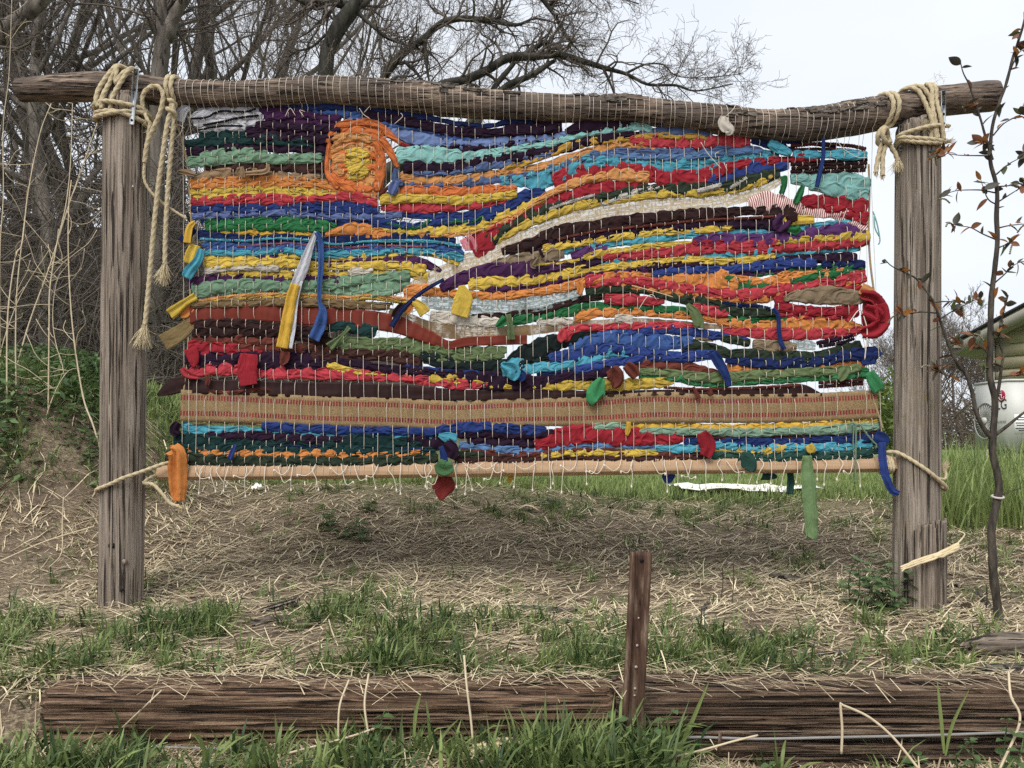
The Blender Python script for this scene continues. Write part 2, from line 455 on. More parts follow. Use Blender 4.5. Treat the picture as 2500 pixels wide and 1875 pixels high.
def ground_material():
    m, nt, b = nodes_of('ground_soil_and_turf')
    v = mapping(nt)
    sep = N(nt, 'SeparateXYZ'); nt.links.new(v, sep.inputs[0])
    soil = ramp(nt, noise(nt, v, 18, 8, 0.7), [(0.36, (0.07, 0.050, 0.036)), (0.52, (0.17, 0.127, 0.09)), (0.68, (0.28, 0.22, 0.16))])
    litter = ramp(nt, noise(nt, mapping(nt, (60, 160, 60)), 1.0, 5, 0.7), [(0.42, (0.11, 0.08, 0.055)), (0.55, (0.28, 0.22, 0.15)), (0.68, (0.50, 0.41, 0.28))])
    g0 = mixc(nt, ramp(nt, noise(nt, v, 3.2, 5, 0.65), [(0.38, (0, 0, 0)), (0.6, (1, 1, 1))]), soil, litter)
    turf = ramp(nt, noise(nt, v, 30, 6, 0.7), [(0.3, (0.075, 0.115, 0.035)), (0.6, (0.17, 0.24, 0.075)), (0.8, (0.28, 0.32, 0.12))])
    turf = mixc(nt, ramp(nt, noise(nt, v, 0.7, 4, 0.6), [(0.4, (0, 0, 0)), (0.65, (0.6, 0.6, 0.6))]), turf, (0.17, 0.15, 0.07))
    lawn = N(nt, 'MapRange'); lawn.inputs[1].default_value = 4.2; lawn.inputs[2].default_value = 5.0
    nt.links.new(mathn(nt, 'ADD', sep.outputs['Y'], mathn(nt, 'MULTIPLY', noise(nt, v, 2.0, 4), 0.5)), lawn.inputs[0])
    col = mixc(nt, lawn.outputs[0], g0, turf)
    # leaf litter under the wood on the left slope
    wood_l = N(nt, 'MapRange'); wood_l.inputs[1].default_value = 8.5; wood_l.inputs[2].default_value = 10.5
    nt.links.new(sep.outputs['Y'], wood_l.inputs[0])
    wx = N(nt, 'MapRange'); wx.inputs[1].default_value = -1.5; wx.inputs[2].default_value = -4.5
    nt.links.new(sep.outputs['X'], wx.inputs[0])
    brown = ramp(nt, noise(nt, v, 5, 6, 0.7), [(0.35, (0.028, 0.022, 0.017)), (0.65, (0.085, 0.066, 0.046))])
    col = mixc(nt, mathn(nt, 'MULTIPLY', wood_l.outputs[0], wx.outputs[0]), col, brown)
    nt.links.new(col, b.inputs['Base Color']); b.inputs['Roughness'].default_value = 0.95; b.inputs['Specular IOR Level'].default_value = 0.15
    bump(nt, b, noise(nt, v, 60, 8, 0.75), 0.9, 0.02)
    return m
obj('ground', make_mesh('ground', np.stack([GX, GY, GZ], -1).reshape(-1, 3), Q, None, ground_material()), kind='structure')

# ================================================================ BARE TREES
def unit(v): return v / (np.linalg.norm(v) + 1e-12)

def grow(out, p, d, L, r, lev, maxlev, R, up=0.12, wig=0.25, spread=(0.6, 1.1), kids=(7, 6, 5, 4), minr=0.0025, ratio=(0.45, 0.72)):
    """one branch and, recursively, what grows from it"""
    n = 4 if lev >= maxlev else (6 if lev else 9)
    pts = [p]; dd = d.copy()
    for i in range(n):
        dd = unit(dd + R.normal(0, wig, 3) * 0.55 + np.array([0, 0, up]))
        pts.append(pts[-1] + dd * L / n)
    pts = np.array(pts)
    rad = np.maximum(r * (1 - 0.78 * np.linspace(0, 1, n + 1) ** 0.9), minr * 0.7)
    out.append((lev, pts, rad))
    if lev >= maxlev: return
    k = kids[min(lev, len(kids) - 1)]
    for c in range(k):
        t = R.uniform(0.22 if lev else 0.3, 1.0); f = t * n; i = min(int(f), n - 1); q = pts[i] + (pts[i + 1] - pts[i]) * (f - i)
        base = unit(pts[min(i + 1, n)] - pts[i])
        side = unit(np.cross(base, R.normal(0, 1, 3)))
        a = R.uniform(*spread)
        nd = unit(base * math.cos(a) + side * math.sin(a))
        nl = L * R.uniform(*ratio) * (1.15 - 0.5 * t)
        nr = max(minr, rad[i] * R.uniform(0.42, 0.68))
        grow(out, q, nd, nl, nr, lev + 1, maxlev, R, up, wig, spread, kids, minr, ratio)

def tubes(br, kmin=3, a=None):
    mb = MB()
    for lev, pts, rad in br:
        k = 10 if lev == 0 else (6 if lev == 1 else (4 if lev == 2 else 3))
        mb.add(*tube(pts, rad, k, cap=lev <= 1))
    return mb

def tree_meshes(seed, H, r, maxlev, lean=(0, 0), **k):
    R = np.random.default_rng(seed); out = []
    grow(out, np.zeros(3), unit(np.array([lean[0], lean[1], 1.0])), H, r, 0, maxlev, R, **k)
    tr = [b for b in out if b[0] <= 1]; cr = [b for b in out if b[0] > 1]
    return tubes(tr).mesh('trunk', M_TREE), tubes(cr).mesh('crown', M_TWIG)

def put_tree(name, ms, loc, rz, scale, label, group):
    t = thing(name, label, 'tree', loc, group); t.rotation_euler = (0, 0, rz); t.scale = (scale,) * 3
    obj('trunk', ms[0], t); obj('crown', ms[1], t)
    return t

KT = [tree_meshes(11, 7.5, 0.13, 4, kids=(11, 7, 6, 4), up=0.10, spread=(0.5, 1.0)),
      tree_meshes(12, 8.5, 0.12, 4, lean=(0.10, 0.0), kids=(11, 7, 6, 4), up=0.08, spread=(0.5, 1.1)),
      tree_meshes(13, 6.5, 0.10, 4, lean=(-0.15, 0), kids=(12, 7, 6, 4), up=0.14, spread=(0.5, 1.0)),
      tree_meshes(14, 7.0, 0.11, 4, lean=(0.2, 0.1), kids=(11, 7, 6, 4), up=0.06, wig=0.35, spread=(0.6, 1.2))]
TREES = [  # px column, distance, kind, scale, spin, what sets it apart
    (115, 9.5, 0, 1.05, 0.3, 'dark bare tree at the left, straight trunk above the loom log\'s cut end'),
    (215, 11.0, 1, 1.1, 1.9, 'dark bare tree just left of the brown loom post'),
    (330, 13.0, 2, 1.3, 4.0, 'thin bare tree showing right behind the brown loom post\'s top'),
    (30, 12.5, 3, 1.2, 2.2, 'bare tree at the photo\'s left edge behind the dry stalks'),
    (480, 12.0, 1, 1.0, 5.2, 'bare tree above the white rag corner of the weaving'),
    (560, 14.5, 0, 1.15, 2.9, 'thin-twigged bare tree above the purple rags'),
    (655, 11.5, 2, 0.95, 0.8, 'low wide-forked bare tree left of the dark bent trunk'),
    (-90, 9.0, 1, 1.2, 3.4, 'bare tree half outside the photo\'s left edge'),
    (270, 16.0, 3, 1.5, 0.1, 'far bare tree seen between the left trunks'),
    (420, 17.0, 0, 1.5, 3.7, 'far bare tree seen past the thick forked trunk'),
    (720, 18.0, 3, 1.3, 5.0, 'far pale bare tree beside the dark bent trunk'),
    (20, 18.0, 2, 1.8, 1.0, 'far bare tree high on the left slope'),
    (170, 20.0, 1, 1.7, 2.5, 'far bare tree crowning the left slope'),
]
for px, D, k, scl, rz, lab in TREES:
    x = (px - 1250) * D / FPX
    put_tree('bare_tree', KT[k], (x, D, float(ground_z(x, D)) - 0.1), rz, scl, lab, 'bare trees of the wood on the left')

def limb_tree(name, label, limbs, D, seed, mat, twig, base_pt, kids=(9, 5, 4), tl=(0.25, 0.6), maxlev=3, up=0.02, extra=None):
    """a tree whose trunk and limbs follow given lines; twigs grow from them"""
    R = np.random.default_rng(seed)
    t = thing(name, label, 'tree', tuple(base_pt))
    tw = []
    first = True
    for pts, dens, ll in limbs:
        q = np.array([PD(p[0], p[1], D + (p[3] if len(p) > 3 else 0)) for p in pts])
        rad = np.array([p[2] for p in pts]) * D / FPX / 2
        pr = smooth_path(np.column_stack([q, rad]), 0.06)
        wob = (np.stack([vnoise(np.arange(len(pr)) * 0.25, np.zeros(len(pr)), seed + kk) for kk in range(3)], 1) - 0.5) * pr[:, 3:4] * 0.8
        mb = MB().add(*tube(pr[:, :3] + wob, pr[:, 3] * (0.9 + 0.2 * vnoise(np.arange(len(pr)) * 0.4, np.ones(len(pr)), seed)), 12 if first else 8))
        mb.part('trunk' if first else 'limb', mat, t)
        n = int(dens)
        for c in range(n):
            f = R.uniform(0.12, 1.0); i = min(int(f * (len(pr) - 1)), len(pr) - 2)
            base = unit(pr[i + 1, :3] - pr[i, :3]); side = unit(np.cross(base, R.normal(0, 1, 3)))
            a = R.uniform(0.5, 1.25); nd = unit(base * math.cos(a) + side * math.sin(a) + np.array([0, 0, 0.15]))
            grow(tw, pr[i, :3], nd, ll * R.uniform(0.5, 1.2), max(0.004, min(pr[i, 3] * 0.5, 0.020)), 1, maxlev, R, up=up, wig=0.5, spread=(0.5, 1.2), kids=kids, minr=0.0022, ratio=(0.42, 0.75))
        first = False
    mb = MB()
    for lev, p, r in tw:
        mb.add(*tube(p, r, 5 if lev <= 1 else 3, cap=False))
    if tw: mb.part('crown', twig, t)
    return t

D3 = 8.5
gb = lambda px, D: np.array([(px - 1250) * D / FPX, D, float(ground_z((px - 1250) * D / FPX, D))])
b0 = gb(365, 9.0)
limb_tree('forked_tree', 'thick grey-brown trunk forking above the brown loom post\'s rope', [
    ([(365, 1120 - 0, 60), (372, 600, 50), (380, 250, 44), (392, 120, 42), (400, 60, 40)], 6, 0.9),
    ([(396, 80, 30), (392, 0, 27), (398, -120, 24), (380, -300, 14)], 12, 1.2),
    ([(402, 95, 32), (430, 30, 28), (470, -40, 24), (540, -200, 14)], 14, 1.2)], 9.0, 31, M_TREE, M_TWIG, b0)
limb_tree('leaning_tree', 'thick dark trunk slanting up across the photo\'s top left corner', [
    ([(-330, 900, 60), (-150, 260, 50), (0, 85, 40), (60, 40, 34), (125, -25, 28), (220, -140, 18)], 16, 1.0),
    ([(10, 78, 18), (40, 130, 14), (60, 200, 10), (95, 260, 6)], 8, 0.7)], 8.0, 32, M_TREE, M_TWIG, gb(-330, 8.0))
limb_tree('bent_tree', 'dark trunk bending right at the top, rising behind the middle of the log', [
    ([(740, 1150, 62), (765, 600, 52), (795, 190, 38), (812, 110, 36), (838, 50, 38), (862, 10, 36), (885, -60, 30), (930, -200, 20)], 6, 0.8),
    ([(852, 14, 24), (810, 4, 20), (760, 8, 17), (700, -20, 12), (640, -60, 8)], 26, 0.8),
    ([(866, 22, 11), (900, 55, 10), (945, 90, 9), (990, 110, 7), (1010, 135, 5)], 20, 0.5),
    ([(868, 20, 16), (890, 8, 14), (915, -20, 12), (980, -90, 8)], 10, 0.7),
    ([(776, 5, 5), (815, 50, 5), (850, 90, 4), (868, 106, 3)], 2, 0.25),
    ([(795, 85, 7), (760, 115, 6), (720, 128, 5), (690, 160, 5), (665, 200, 4)], 22, 0.55)], D3, 33, M_TREE2, M_TWIG, gb(740, D3))
limb_tree('spreading_tree', 'old tree behind the weaving, long dark limbs arching right against the sky', [
    ([(820, 1180, 80), (850, 700, 70), (880, 520, 58), (930, 440, 40), (1000, 375, 34)], 2, 0.4),
    ([(850, 560, 34), (900, 300, 26), (935, 195, 22), (955, 165, 22), (985, 130, 19), (1035, 92, 17), (1080, 60, 16), (1122, 45, 15), (1165, 50, 14), (1210, 52, 13), (1262, 60, 8), (1310, 45, 5), (1380, 62, 3)], 42, 0.55),
    ([(1035, 92, 11), (1036, 130, 12), (1044, 180, 7), (1054, 240, 5)], 6, 0.3),
    ([(1205, 52, 8), (1222, 35, 8), (1224, 0, 7), (1218, -60, 6)], 10, 0.45),
    ([(985, 150, 7), (1010, 172, 8), (1035, 205, 6), (1060, 250, 5)], 6, 0.3),
    ([(1000, 375, 30), (1040, 260, 22), (1075, 208, 20), (1140, 195, 21), (1190, 168, 22), (1240, 146, 21), (1300, 138, 19), (1370, 137, 17), (1430, 150, 14), (1480, 166, 12), (1530, 180, 9), (1580, 205, 7), (1650, 208, 6), (1700, 222, 4), (1790, 205, 3)], 46, 0.62),
    ([(1470, 162, 7), (1485, 195, 6), (1500, 232, 5), (1520, 300, 3)], 7, 0.35),
    ([(1530, 178, 6), (1575, 158, 5), (1620, 158, 4), (1650, 185, 3), (1720, 190, 2.5), (1815, 180, 2)], 34, 0.42),
    ([(1150, 330, 20), (1200, 225, 16), (1225, 190, 15), (1255, 155, 12)], 3, 0.25),
    ([(1120, 330, 22), (1215, 228, 17), (1270, 195, 17), (1320, 170, 15), (1358, 148, 9)], 16, 0.4),
    ([(1270, 142, 15), (1300, 120, 14), (1340, 101, 8)], 14, 0.4),
    ([(1300, -30, 12), (1335, 15, 11), (1365, 55, 8), (1392, 100, 5), (1420, 130, 3), (1445, 136, 2)], 34, 0.55),
    ([(1340, 10, 7), (1420, -30, 6), (1500, -10, 4), (1560, 10, 3)], 26, 0.5)], D3, 34, M_TREE2, M_TWIG, gb(820, D3), maxlev=3)

# far bare trees on the right, beyond the lawn
FT = [tree_meshes(21, 4.6, 0.09, 4, kids=(11, 7, 5, 4), minr=0.008, spread=(0.5, 1.0)), tree_meshes(22, 4.2, 0.08, 4, lean=(.15, 0), kids=(11, 7, 5, 4), minr=0.008, spread=(0.5, 1.1))]
for mm in FT:
    mm[0].materials[0] = M_TWIGP; mm[1].materials[0] = M_TWIGP
for px, D, k, scl, rz, lab in [
    (2155, 30, 0, 0.75, 0.2, 'far bare tree between the weaving\'s right edge and the grey post'),
    (2310, 32, 1, 0.98, 1.4, 'far bare tree showing right of the grey post'),
    (2350, 36, 0, 1.1, 2.7, 'far bare tree left of the white air conditioner'),
    (2385, 31, 1, 0.85, 4.1, 'far bare tree under the eave\'s corner'),
    (2270, 38, 1, 1.1, 5.5, 'far bare tree mostly hidden by the grey post'),
    (2440, 42, 0, 1.1, 0.9, 'far bare tree behind the house corner'),
    (2190, 40, 1, 1.0, 3.0, 'far bare tree just left of the grey post')]:
    x = (px - 1250) * D / FPX
    put_tree('far_tree', FT[k], (x, D, float(ground_z(x, D)) - 0.2), rz, scl, lab, 'far bare trees across the lawn')

# brushwood: a tangled mass nobody could count
R = np.random.default_rng(5)
mb = MB()
def brush(n, fpx, fD, rr, hh, LL, seed):
    R = np.random.default_rng(seed)
    for c in range(n):
        D = R.uniform(*fD); px = R.uniform(*fpx); x = (px - 1250) * D / FPX
        z = float(ground_z(x, D, False)) + R.uniform(0, 1) ** 1.5 * hh
        p = np.array([x, D, z]); d = unit(np.array([R.normal(0, 1), R.normal(0, .6), abs(R.normal(0.5, .6))])); L = R.uniform(*LL)
        pts = [p]
        for i in range(4):
            d = unit(d + R.normal(0, 0.35, 3)); pts.append(pts[-1] + d * L / 4)
        mb.add(*tube(np.array(pts), np.linspace(1, 0.4, 5) * R.uniform(*rr), 3, cap=False))
brush(3800, (-250, 830), (7.5, 13.5), (0.003, 0.009), 2.6, (0.5, 1.8), 1)
brush(2200, (-250, 560), (10, 18), (0.005, 0.015), 4.5, (0.8, 2.6), 2)
mb.part('brushwood_thicket', M_TWIG, None, label='dense dark tangle of brushwood filling the wood on the left', cat='thicket', kind='stuff')
mb = MB()
brush(1800, (2100, 2560), (28, 44), (0.012, 0.03), 1.6, (0.8, 2.2), 3)
mb.part('hedge_brush', M_TWIGP, None, label='grey-brown low brush along the far side of the lawn', cat='brush', kind='stuff')

def leaf_mass(name, label, n, fpx, fD, hh, size, mat, seed, cat):
    R = np.random.default_rng(seed)
    D = R.uniform(*fD, n); px = R.uniform(*fpx, n); x = (px - 1250) * D / FPX
    z = ground_z(x, D, False) + R.uniform(0, 1, n) ** 1.3 * hh * (0.4 + 1.0 * vnoise(x * 1.5, D * 1.5, seed))
    c = np.stack([x, D, z], 1)
    u = R.normal(0, 1, (n, 3)); u /= np.linalg.norm(u, axis=1, keepdims=True)
    v = np.cross(u, R.normal(0, 1, (n, 3))); v /= np.linalg.norm(v, axis=1, keepdims=True)
    s = R.uniform(*size, n)[:, None]
    V = np.stack([c - u * s, c + v * s * 0.45, c + u * s, c - v * s * 0.45], 1).reshape(-1, 3)
    Qq = np.arange(n * 4).reshape(-1, 4)
    return obj(name, make_mesh(name, V, Qq, None, mat, False, None, {'rnd': np.repeat(R.random(n), 4)}), None, label, cat, None, 'stuff')
M_OLIVE = plain('olive_leaves', (0.030, 0.032, 0.016), 0.7, 0.2, 0.2, 6, attr=True, c2=(0.075, 0.075, 0.035), bstr=0)
M_SHRUB = plain('shrub_leaves', (0.085, 0.125, 0.030), 0.6, 0.2, 0.2, 6, attr=True, c2=(0.20, 0.26, 0.07), transl=0.3, bstr=0)
leaf_mass('undergrowth', 'dull olive undergrowth low in the dark wood', 9000, (-200, 800), (8.0, 12.5), 1.5, (0.02, 0.05), M_OLIVE, 3, 'undergrowth')
leaf_mass('green_shrubs', 'young green shrubs on the lawn\'s far side beside the weaving', 2600, (2120, 2205), (20, 22), 2.0, (0.05, 0.11), M_SHRUB, 4, 'shrubs')

# ================================================================ HOUSE CORNER AND AIR CONDITIONER
M_SIDE = plain('cream_siding', (0.44, 0.395, 0.27), 0.7, 0.3, 0.08, 8, bstr=0.05)
M_TRIMW = plain('painted_trim', (0.36, 0.345, 0.285), 0.6, 0.3, 0.08, 8, bstr=0.05)
M_SHING = plain('asphalt_shingle', (0.055, 0.052, 0.052), 0.95, 0.1, 0.35, 60, bstr=0.6)
DH = 11.0
hp = PD(2420, 1100, DH); hz0 = float(ground_z(hp[0], DH)) - 0.1
hang = math.radians(-52)          # the gable wall runs from its far corner towards us on the right
dirx = np.array([math.cos(hang), math.sin(hang), 0]); nrm = np.array([math.sin(hang), -math.cos(hang), 0])
Rz = np.stack([dirx, -nrm, [0, 0, 1]], 1)
house = thing('house', 'cream sided house corner with dark roof edge at the right edge', 'house', (hp[0], DH, hz0))
eave_z = ZC + (HOR - 832) * DH / FPX; pitch = 0.46; WL = 4.6
wallH = eave_z - hz0
# core wall behind the boards
mb = MB(); c = np.array([hp[0], DH, hz0])
def wp(t, h, o=0.0): return np.array([hp[0], DH, hz0]) + dirx * t + nrm * o + np.array([0, 0, h])
V = [wp(0, 0, 0), wp(WL, 0, 0), wp(WL, wallH + WL * pitch, 0), wp(0, wallH, 0), wp(0, 0, -.15), wp(WL, 0, -.15), wp(WL, wallH + WL * pitch, -.15), wp(0, wallH, -.15)]
mb.add(V, [[0, 1, 2, 3], [5, 4, 7, 6], [4, 0, 3, 7], [1, 5, 6, 2], [3, 2, 6, 7]])
back = V[4]
wall = mb.part('wall', M_SIDE, house, False)
# long side wall going back
mb = MB(); L2 = 6.0
q = [wp(0, 0, -.15), wp(0, wallH, -.15), wp(0, wallH, -L2), wp(0, 0, -L2)]; q2 = [p + dirx * 0.15 for p in q]
mb.add(q + q2, [[0, 1, 2, 3], [7, 6, 5, 4], [0, 4, 5, 1], [1, 5, 6, 2], [2, 6, 7, 3]])
mb.part('side_wall', M_SIDE, house, False)
bh = 0.17
for k in range(26):
    h0 = k * bh; 
    t0 = max(0.0, (h0 + bh - wallH) / pitch)
    if t0 > WL - 0.3: break
    mb = MB()
    V = [wp(t0, h0, .030), wp(WL, h0, .030), wp(WL, h0 + bh, .006), wp(t0, h0 + bh, .006), wp(t0, h0, .003), wp(WL, h0, .003), wp(WL, h0 + bh, .003), wp(t0, h0 + bh, .003)]
    mb.add(V, [[0, 1, 2, 3], [4, 5, 1, 0], [4, 0, 3, 7], [1, 5, 6, 2], [3, 2, 6, 7]])
    mb.part('siding_board', M_SIDE, wall, False)
mb = MB(); 
boxmesh(mb, wp(0.0, wallH / 2, 0.0), (0.12, 0.12, wallH), Rz, 0.008); mb.part('corner_board', M_TRIMW, house, False)
# roof: overhanging the gable, sloping up to the right
mb = MB(); ov = 0.25; lo = -0.4
def rq(t, o, up): return wp(t, wallH + t * pitch + up, o)
V = [rq(lo, ov, .0), rq(WL, ov, .0), rq(WL, -L2, .0), rq(lo, -L2, .0), rq(lo, ov, .16), rq(WL, ov, .16), rq(WL, -L2, .16), rq(lo, -L2, .16)]
mb.add(V, [[0, 1, 5, 4], [3, 2, 1, 0], [4, 5, 6, 7], [0, 4, 7, 3], [1, 2, 6, 5]])
roof = mb.part('roof', M_TRIMW, house, False)
mb = MB()
V = [rq(lo - .06, ov + .04, .165), rq(WL, ov + .04, .165), rq(WL, -L2, .165), rq(lo - .06, -L2, .165), rq(lo - .06, ov + .04, .205), rq(WL, ov + .04, .205), rq(WL, -L2, .205), rq(lo - .06, -L2, .205)]
mb.add(V, [[0, 1, 5, 4], [3, 2, 1, 0], [4, 5, 6, 7], [0, 4, 7, 3], [1, 2, 6, 5]])
mb.part('shingles', M_SHING, roof, False)
mb = MB()
V = [rq(lo + .02, ov + .004, -.02), rq(WL, ov + .004, -.02), rq(WL, ov + .03, -.02), rq(lo + .02, ov + .03, -.02), rq(lo + .02, ov + .004, .13), rq(WL, ov + .004, .13), rq(WL, ov + .03, .13), rq(lo + .02, ov + .03, .13)]
mb.add(V, [[0, 1, 5, 4], [3, 2, 1, 0], [4, 5, 6, 7], [2, 3, 7, 6], [0, 4, 7, 3], [1, 2, 6, 5]])
mb.part('rake_board', M_TRIMW, roof, False)

# air conditioner standing in front of the wall
M_ACW = plain('enamelled_steel', (0.50, 0.50, 0.47), 0.45, 0.4, 0.05, 5, bstr=0.03)
M_ACG = plain('fan_grille', (0.30, 0.30, 0.28), 0.5, 0.4, 0.1, 20, bstr=0)
M_LOGO = plain('red_emblem', (0.30, 0.012, 0.045), 0.4, 0.4, 0.05, 20, bstr=0)
M_INK = plain('dark_print', (0.035, 0.035, 0.04), 0.6, 0.2, 0.05, 20, bstr=0)
M_PAPER = plain('white_label', (0.74, 0.74, 0.72), 0.6, 0.2, 0.05, 20, bstr=0)
DA = 8.2
An_, Af_ = np.array([5.09, 8.0, 0.0]), np.array([5.09, 8.55, 0.0])   # near and far corner of the fan face
az0 = ZC - (1100 - HOR) * DA / FPX - 0.02; Ha = (1100 - 926) * 8.0 / FPX
A0 = np.array([An_[0], An_[1], az0]); Wa = 0.36
fx = unit(Af_ - An_); Lf = float(np.linalg.norm(Af_ - An_))
ax = unit(np.array([1.0, -0.10, 0.0])); an = unit(np.array([-0.10, -1.0, 0.0]))
ac = thing('air_conditioner', 'pale grey outdoor air conditioner with round fan beside the cream house', 'air conditioner', tuple(A0))
def ap(u, v, o=0.0): return A0 + ax * u + np.array([0, 0, v]) + an * o
fn = unit(np.array([-fx[1], fx[0], 0])); fn = fn if fn @ np.array([-1, -1, 0]) > 0 else -fn
def fp(u, v, o=0.0): return A0 + fx * u + np.array([0, 0, v]) + fn * o
mb = MB()
c4 = [A0, A0 + ax * Wa, A0 + ax * Wa + fx * Lf, A0 + fx * Lf]
V = [p + np.array([0, 0, .03]) for p in c4] + [p + np.array([0, 0, Ha]) for p in c4]
mb.add(V, [[0, 1, 5, 4], [1, 2, 6, 5], [2, 3, 7, 6], [3, 0, 4, 7], [4, 5, 6, 7], [3, 2, 1, 0]])
cab = mb.part('cabinet', M_ACW, ac, False)
mb = MB()
cc = (c4[0] + c4[2]) / 2
V = [cc + (p - cc) * 1.03 + np.array([0, 0, Ha + .002]) for p in c4] + [cc + (p - cc) * 1.03 + np.array([0, 0, Ha + .025]) for p in c4]
mb.add(V, [[0, 1, 5, 4], [1, 2, 6, 5], [2, 3, 7, 6], [3, 0, 4, 7], [4, 5, 6, 7], [3, 2, 1, 0]])
mb.part('lid', M_ACW, ac, False)
for u in (0.05, Wa - 0.1):
    mb = MB(); boxmesh(mb, ap(u, 0.0, -0.1), (0.05, 0.25, 0.06), None, 0.004); mb.part('foot', M_ACG, ac, False)
fan = None
ctr = fp(Lf * 0.64, Ha * 0.46, 0.012); rfan = min(Lf * 0.34, Ha * 0.42)
th = np.linspace(0, 2 * np.pi, 41)
mb = MB(); mb.add(*tube(np.array([ctr + rfan * 1.02 * (math.cos(t) * fx + math.sin(t) * np.array([0, 0, 1])) for t in th]), 0.008, 6, cap=False))
ring = mb.part('fan_guard', M_ACG, ac)
for k in range(30):
    t = k / 30 * 2 * np.pi; mb = MB()
    d1 = math.cos(t) * fx + math.sin(t) * np.array([0, 0, 1]); d2 = math.cos(t + .35) * fx + math.sin(t + .35) * np.array([0, 0, 1])
    mb.add(*tube(np.array([ctr + d1 * rfan * .2, ctr + (d1 + d2) * .5 * rfan * .62 + fn * .01, ctr + d2 * rfan]), 0.0028, 4)); mb.part('guard_wire', M_ACW, ring)
mb = MB(); mb.add(*tube(np.array([ctr - fn * .004, ctr + fn * .022]), rfan * .2, 20)); mb.part('fan_hub', M_ACW, ac)
mb = MB(); mb.add(*tube(np.array([fp(Lf * .64, Ha * .46, .001), fp(Lf * .64, Ha * .46, .004)]), rfan, 36)); mb.part('fan_opening', M_ACG, ac)
# emblem, letters and rating label on the end face
ex_ = -fx      # reading direction on the fan face
ec = fp(Lf * 0.16, Ha * 0.80); er = 0.062
mb = MB(); mb.add(*tube(np.array([ec + fn * .001, ec + fn * .004]), er, 28)); em = mb.part('emblem', M_LOGO, ac)
def arc(c, r, a0, a1, n=18): return np.array([c + r * (math.cos(t) * ex_ + math.sin(t) * np.array([0, 0, 1])) for t in np.linspace(a0, a1, n)])
e2 = ec + fn * .0045
mb = MB(); mb.add(*tube(arc(e2, er * .68, math.radians(85), math.radians(355)), .0032, 4)); mb.part('emblem_ring', M_PAPER, em)
mb = MB(); up3 = np.array([0, 0, 1.])
mb.add(*tube(np.array([e2 + up3 * er * .35, e2 - up3 * er * .3, e2 - up3 * er * .3 + ex_ * er * .35]), .003, 4)); mb.part('emblem_stroke', M_PAPER, em)
mb = MB(); mb.add(*tube(np.array([e2 - ex_ * er * .32 + up3 * er * .25 - fn * .001, e2 - ex_ * er * .32 + up3 * er * .25 + fn * .002]), er * .12, 10)); mb.part('emblem_dot', M_PAPER, em)
def letters(txt, pos, size, mat, parent, name):
    cu = bpy.data.curves.new(name, 'FONT'); cu.body = txt; cu.size = size; cu.extrude = 0.0008; cu.align_x = 'CENTER'
    tmp = bpy.data.objects.new('tmp_text', cu); COL.objects.link(tmp)
    dg = bpy.context.evaluated_depsgraph_get(); me = bpy.data.meshes.new_from_object(tmp.evaluated_get(dg))
    COL.objects.unlink(tmp); bpy.data.objects.remove(tmp)
    n = len(me.vertices); co = np.empty(n * 3, np.float32); me.vertices.foreach_get('co', co); co = co.reshape(-1, 3)
    W = np.array(pos) + co[:, :1] * ex_ + co[:, 1:2] * up3 + co[:, 2:3] * fn - wloc(parent)
    me.vertices.foreach_set('co', W.astype(np.float32).ravel()); me.materials.clear(); me.materials.append(mat)
    return obj(name, me, parent)
letters('LG', fp(Lf * .16, Ha * 0.615, .003), 0.15, M_INK, ac, 'lettering')
letters('INVERTER', fp(Lf * .16, Ha * 0.42, .003), 0.035, M_ACG, ac, 'small_lettering')
mb = MB(); lc = ap(0.17, Ha * 0.40, .0022); Ra = np.stack([ax, -an, up3], 1)
boxmesh(mb, lc, (0.20, 0.002, 0.20), Ra); lab = mb.part('rating_label', M_PAPER, ac, False)
for k, (h, ww) in enumerate([(0.07, .17), (0.045, .15), (0.012, .18), (-0.012, .16), (-0.045, .18), (-0.065, .12)]):
    mb = MB(); boxmesh(mb, lc + up3 * h + an * .002, (ww, 0.001, 0.010), Ra); mb.part('printed_line', M_INK, lab, False)

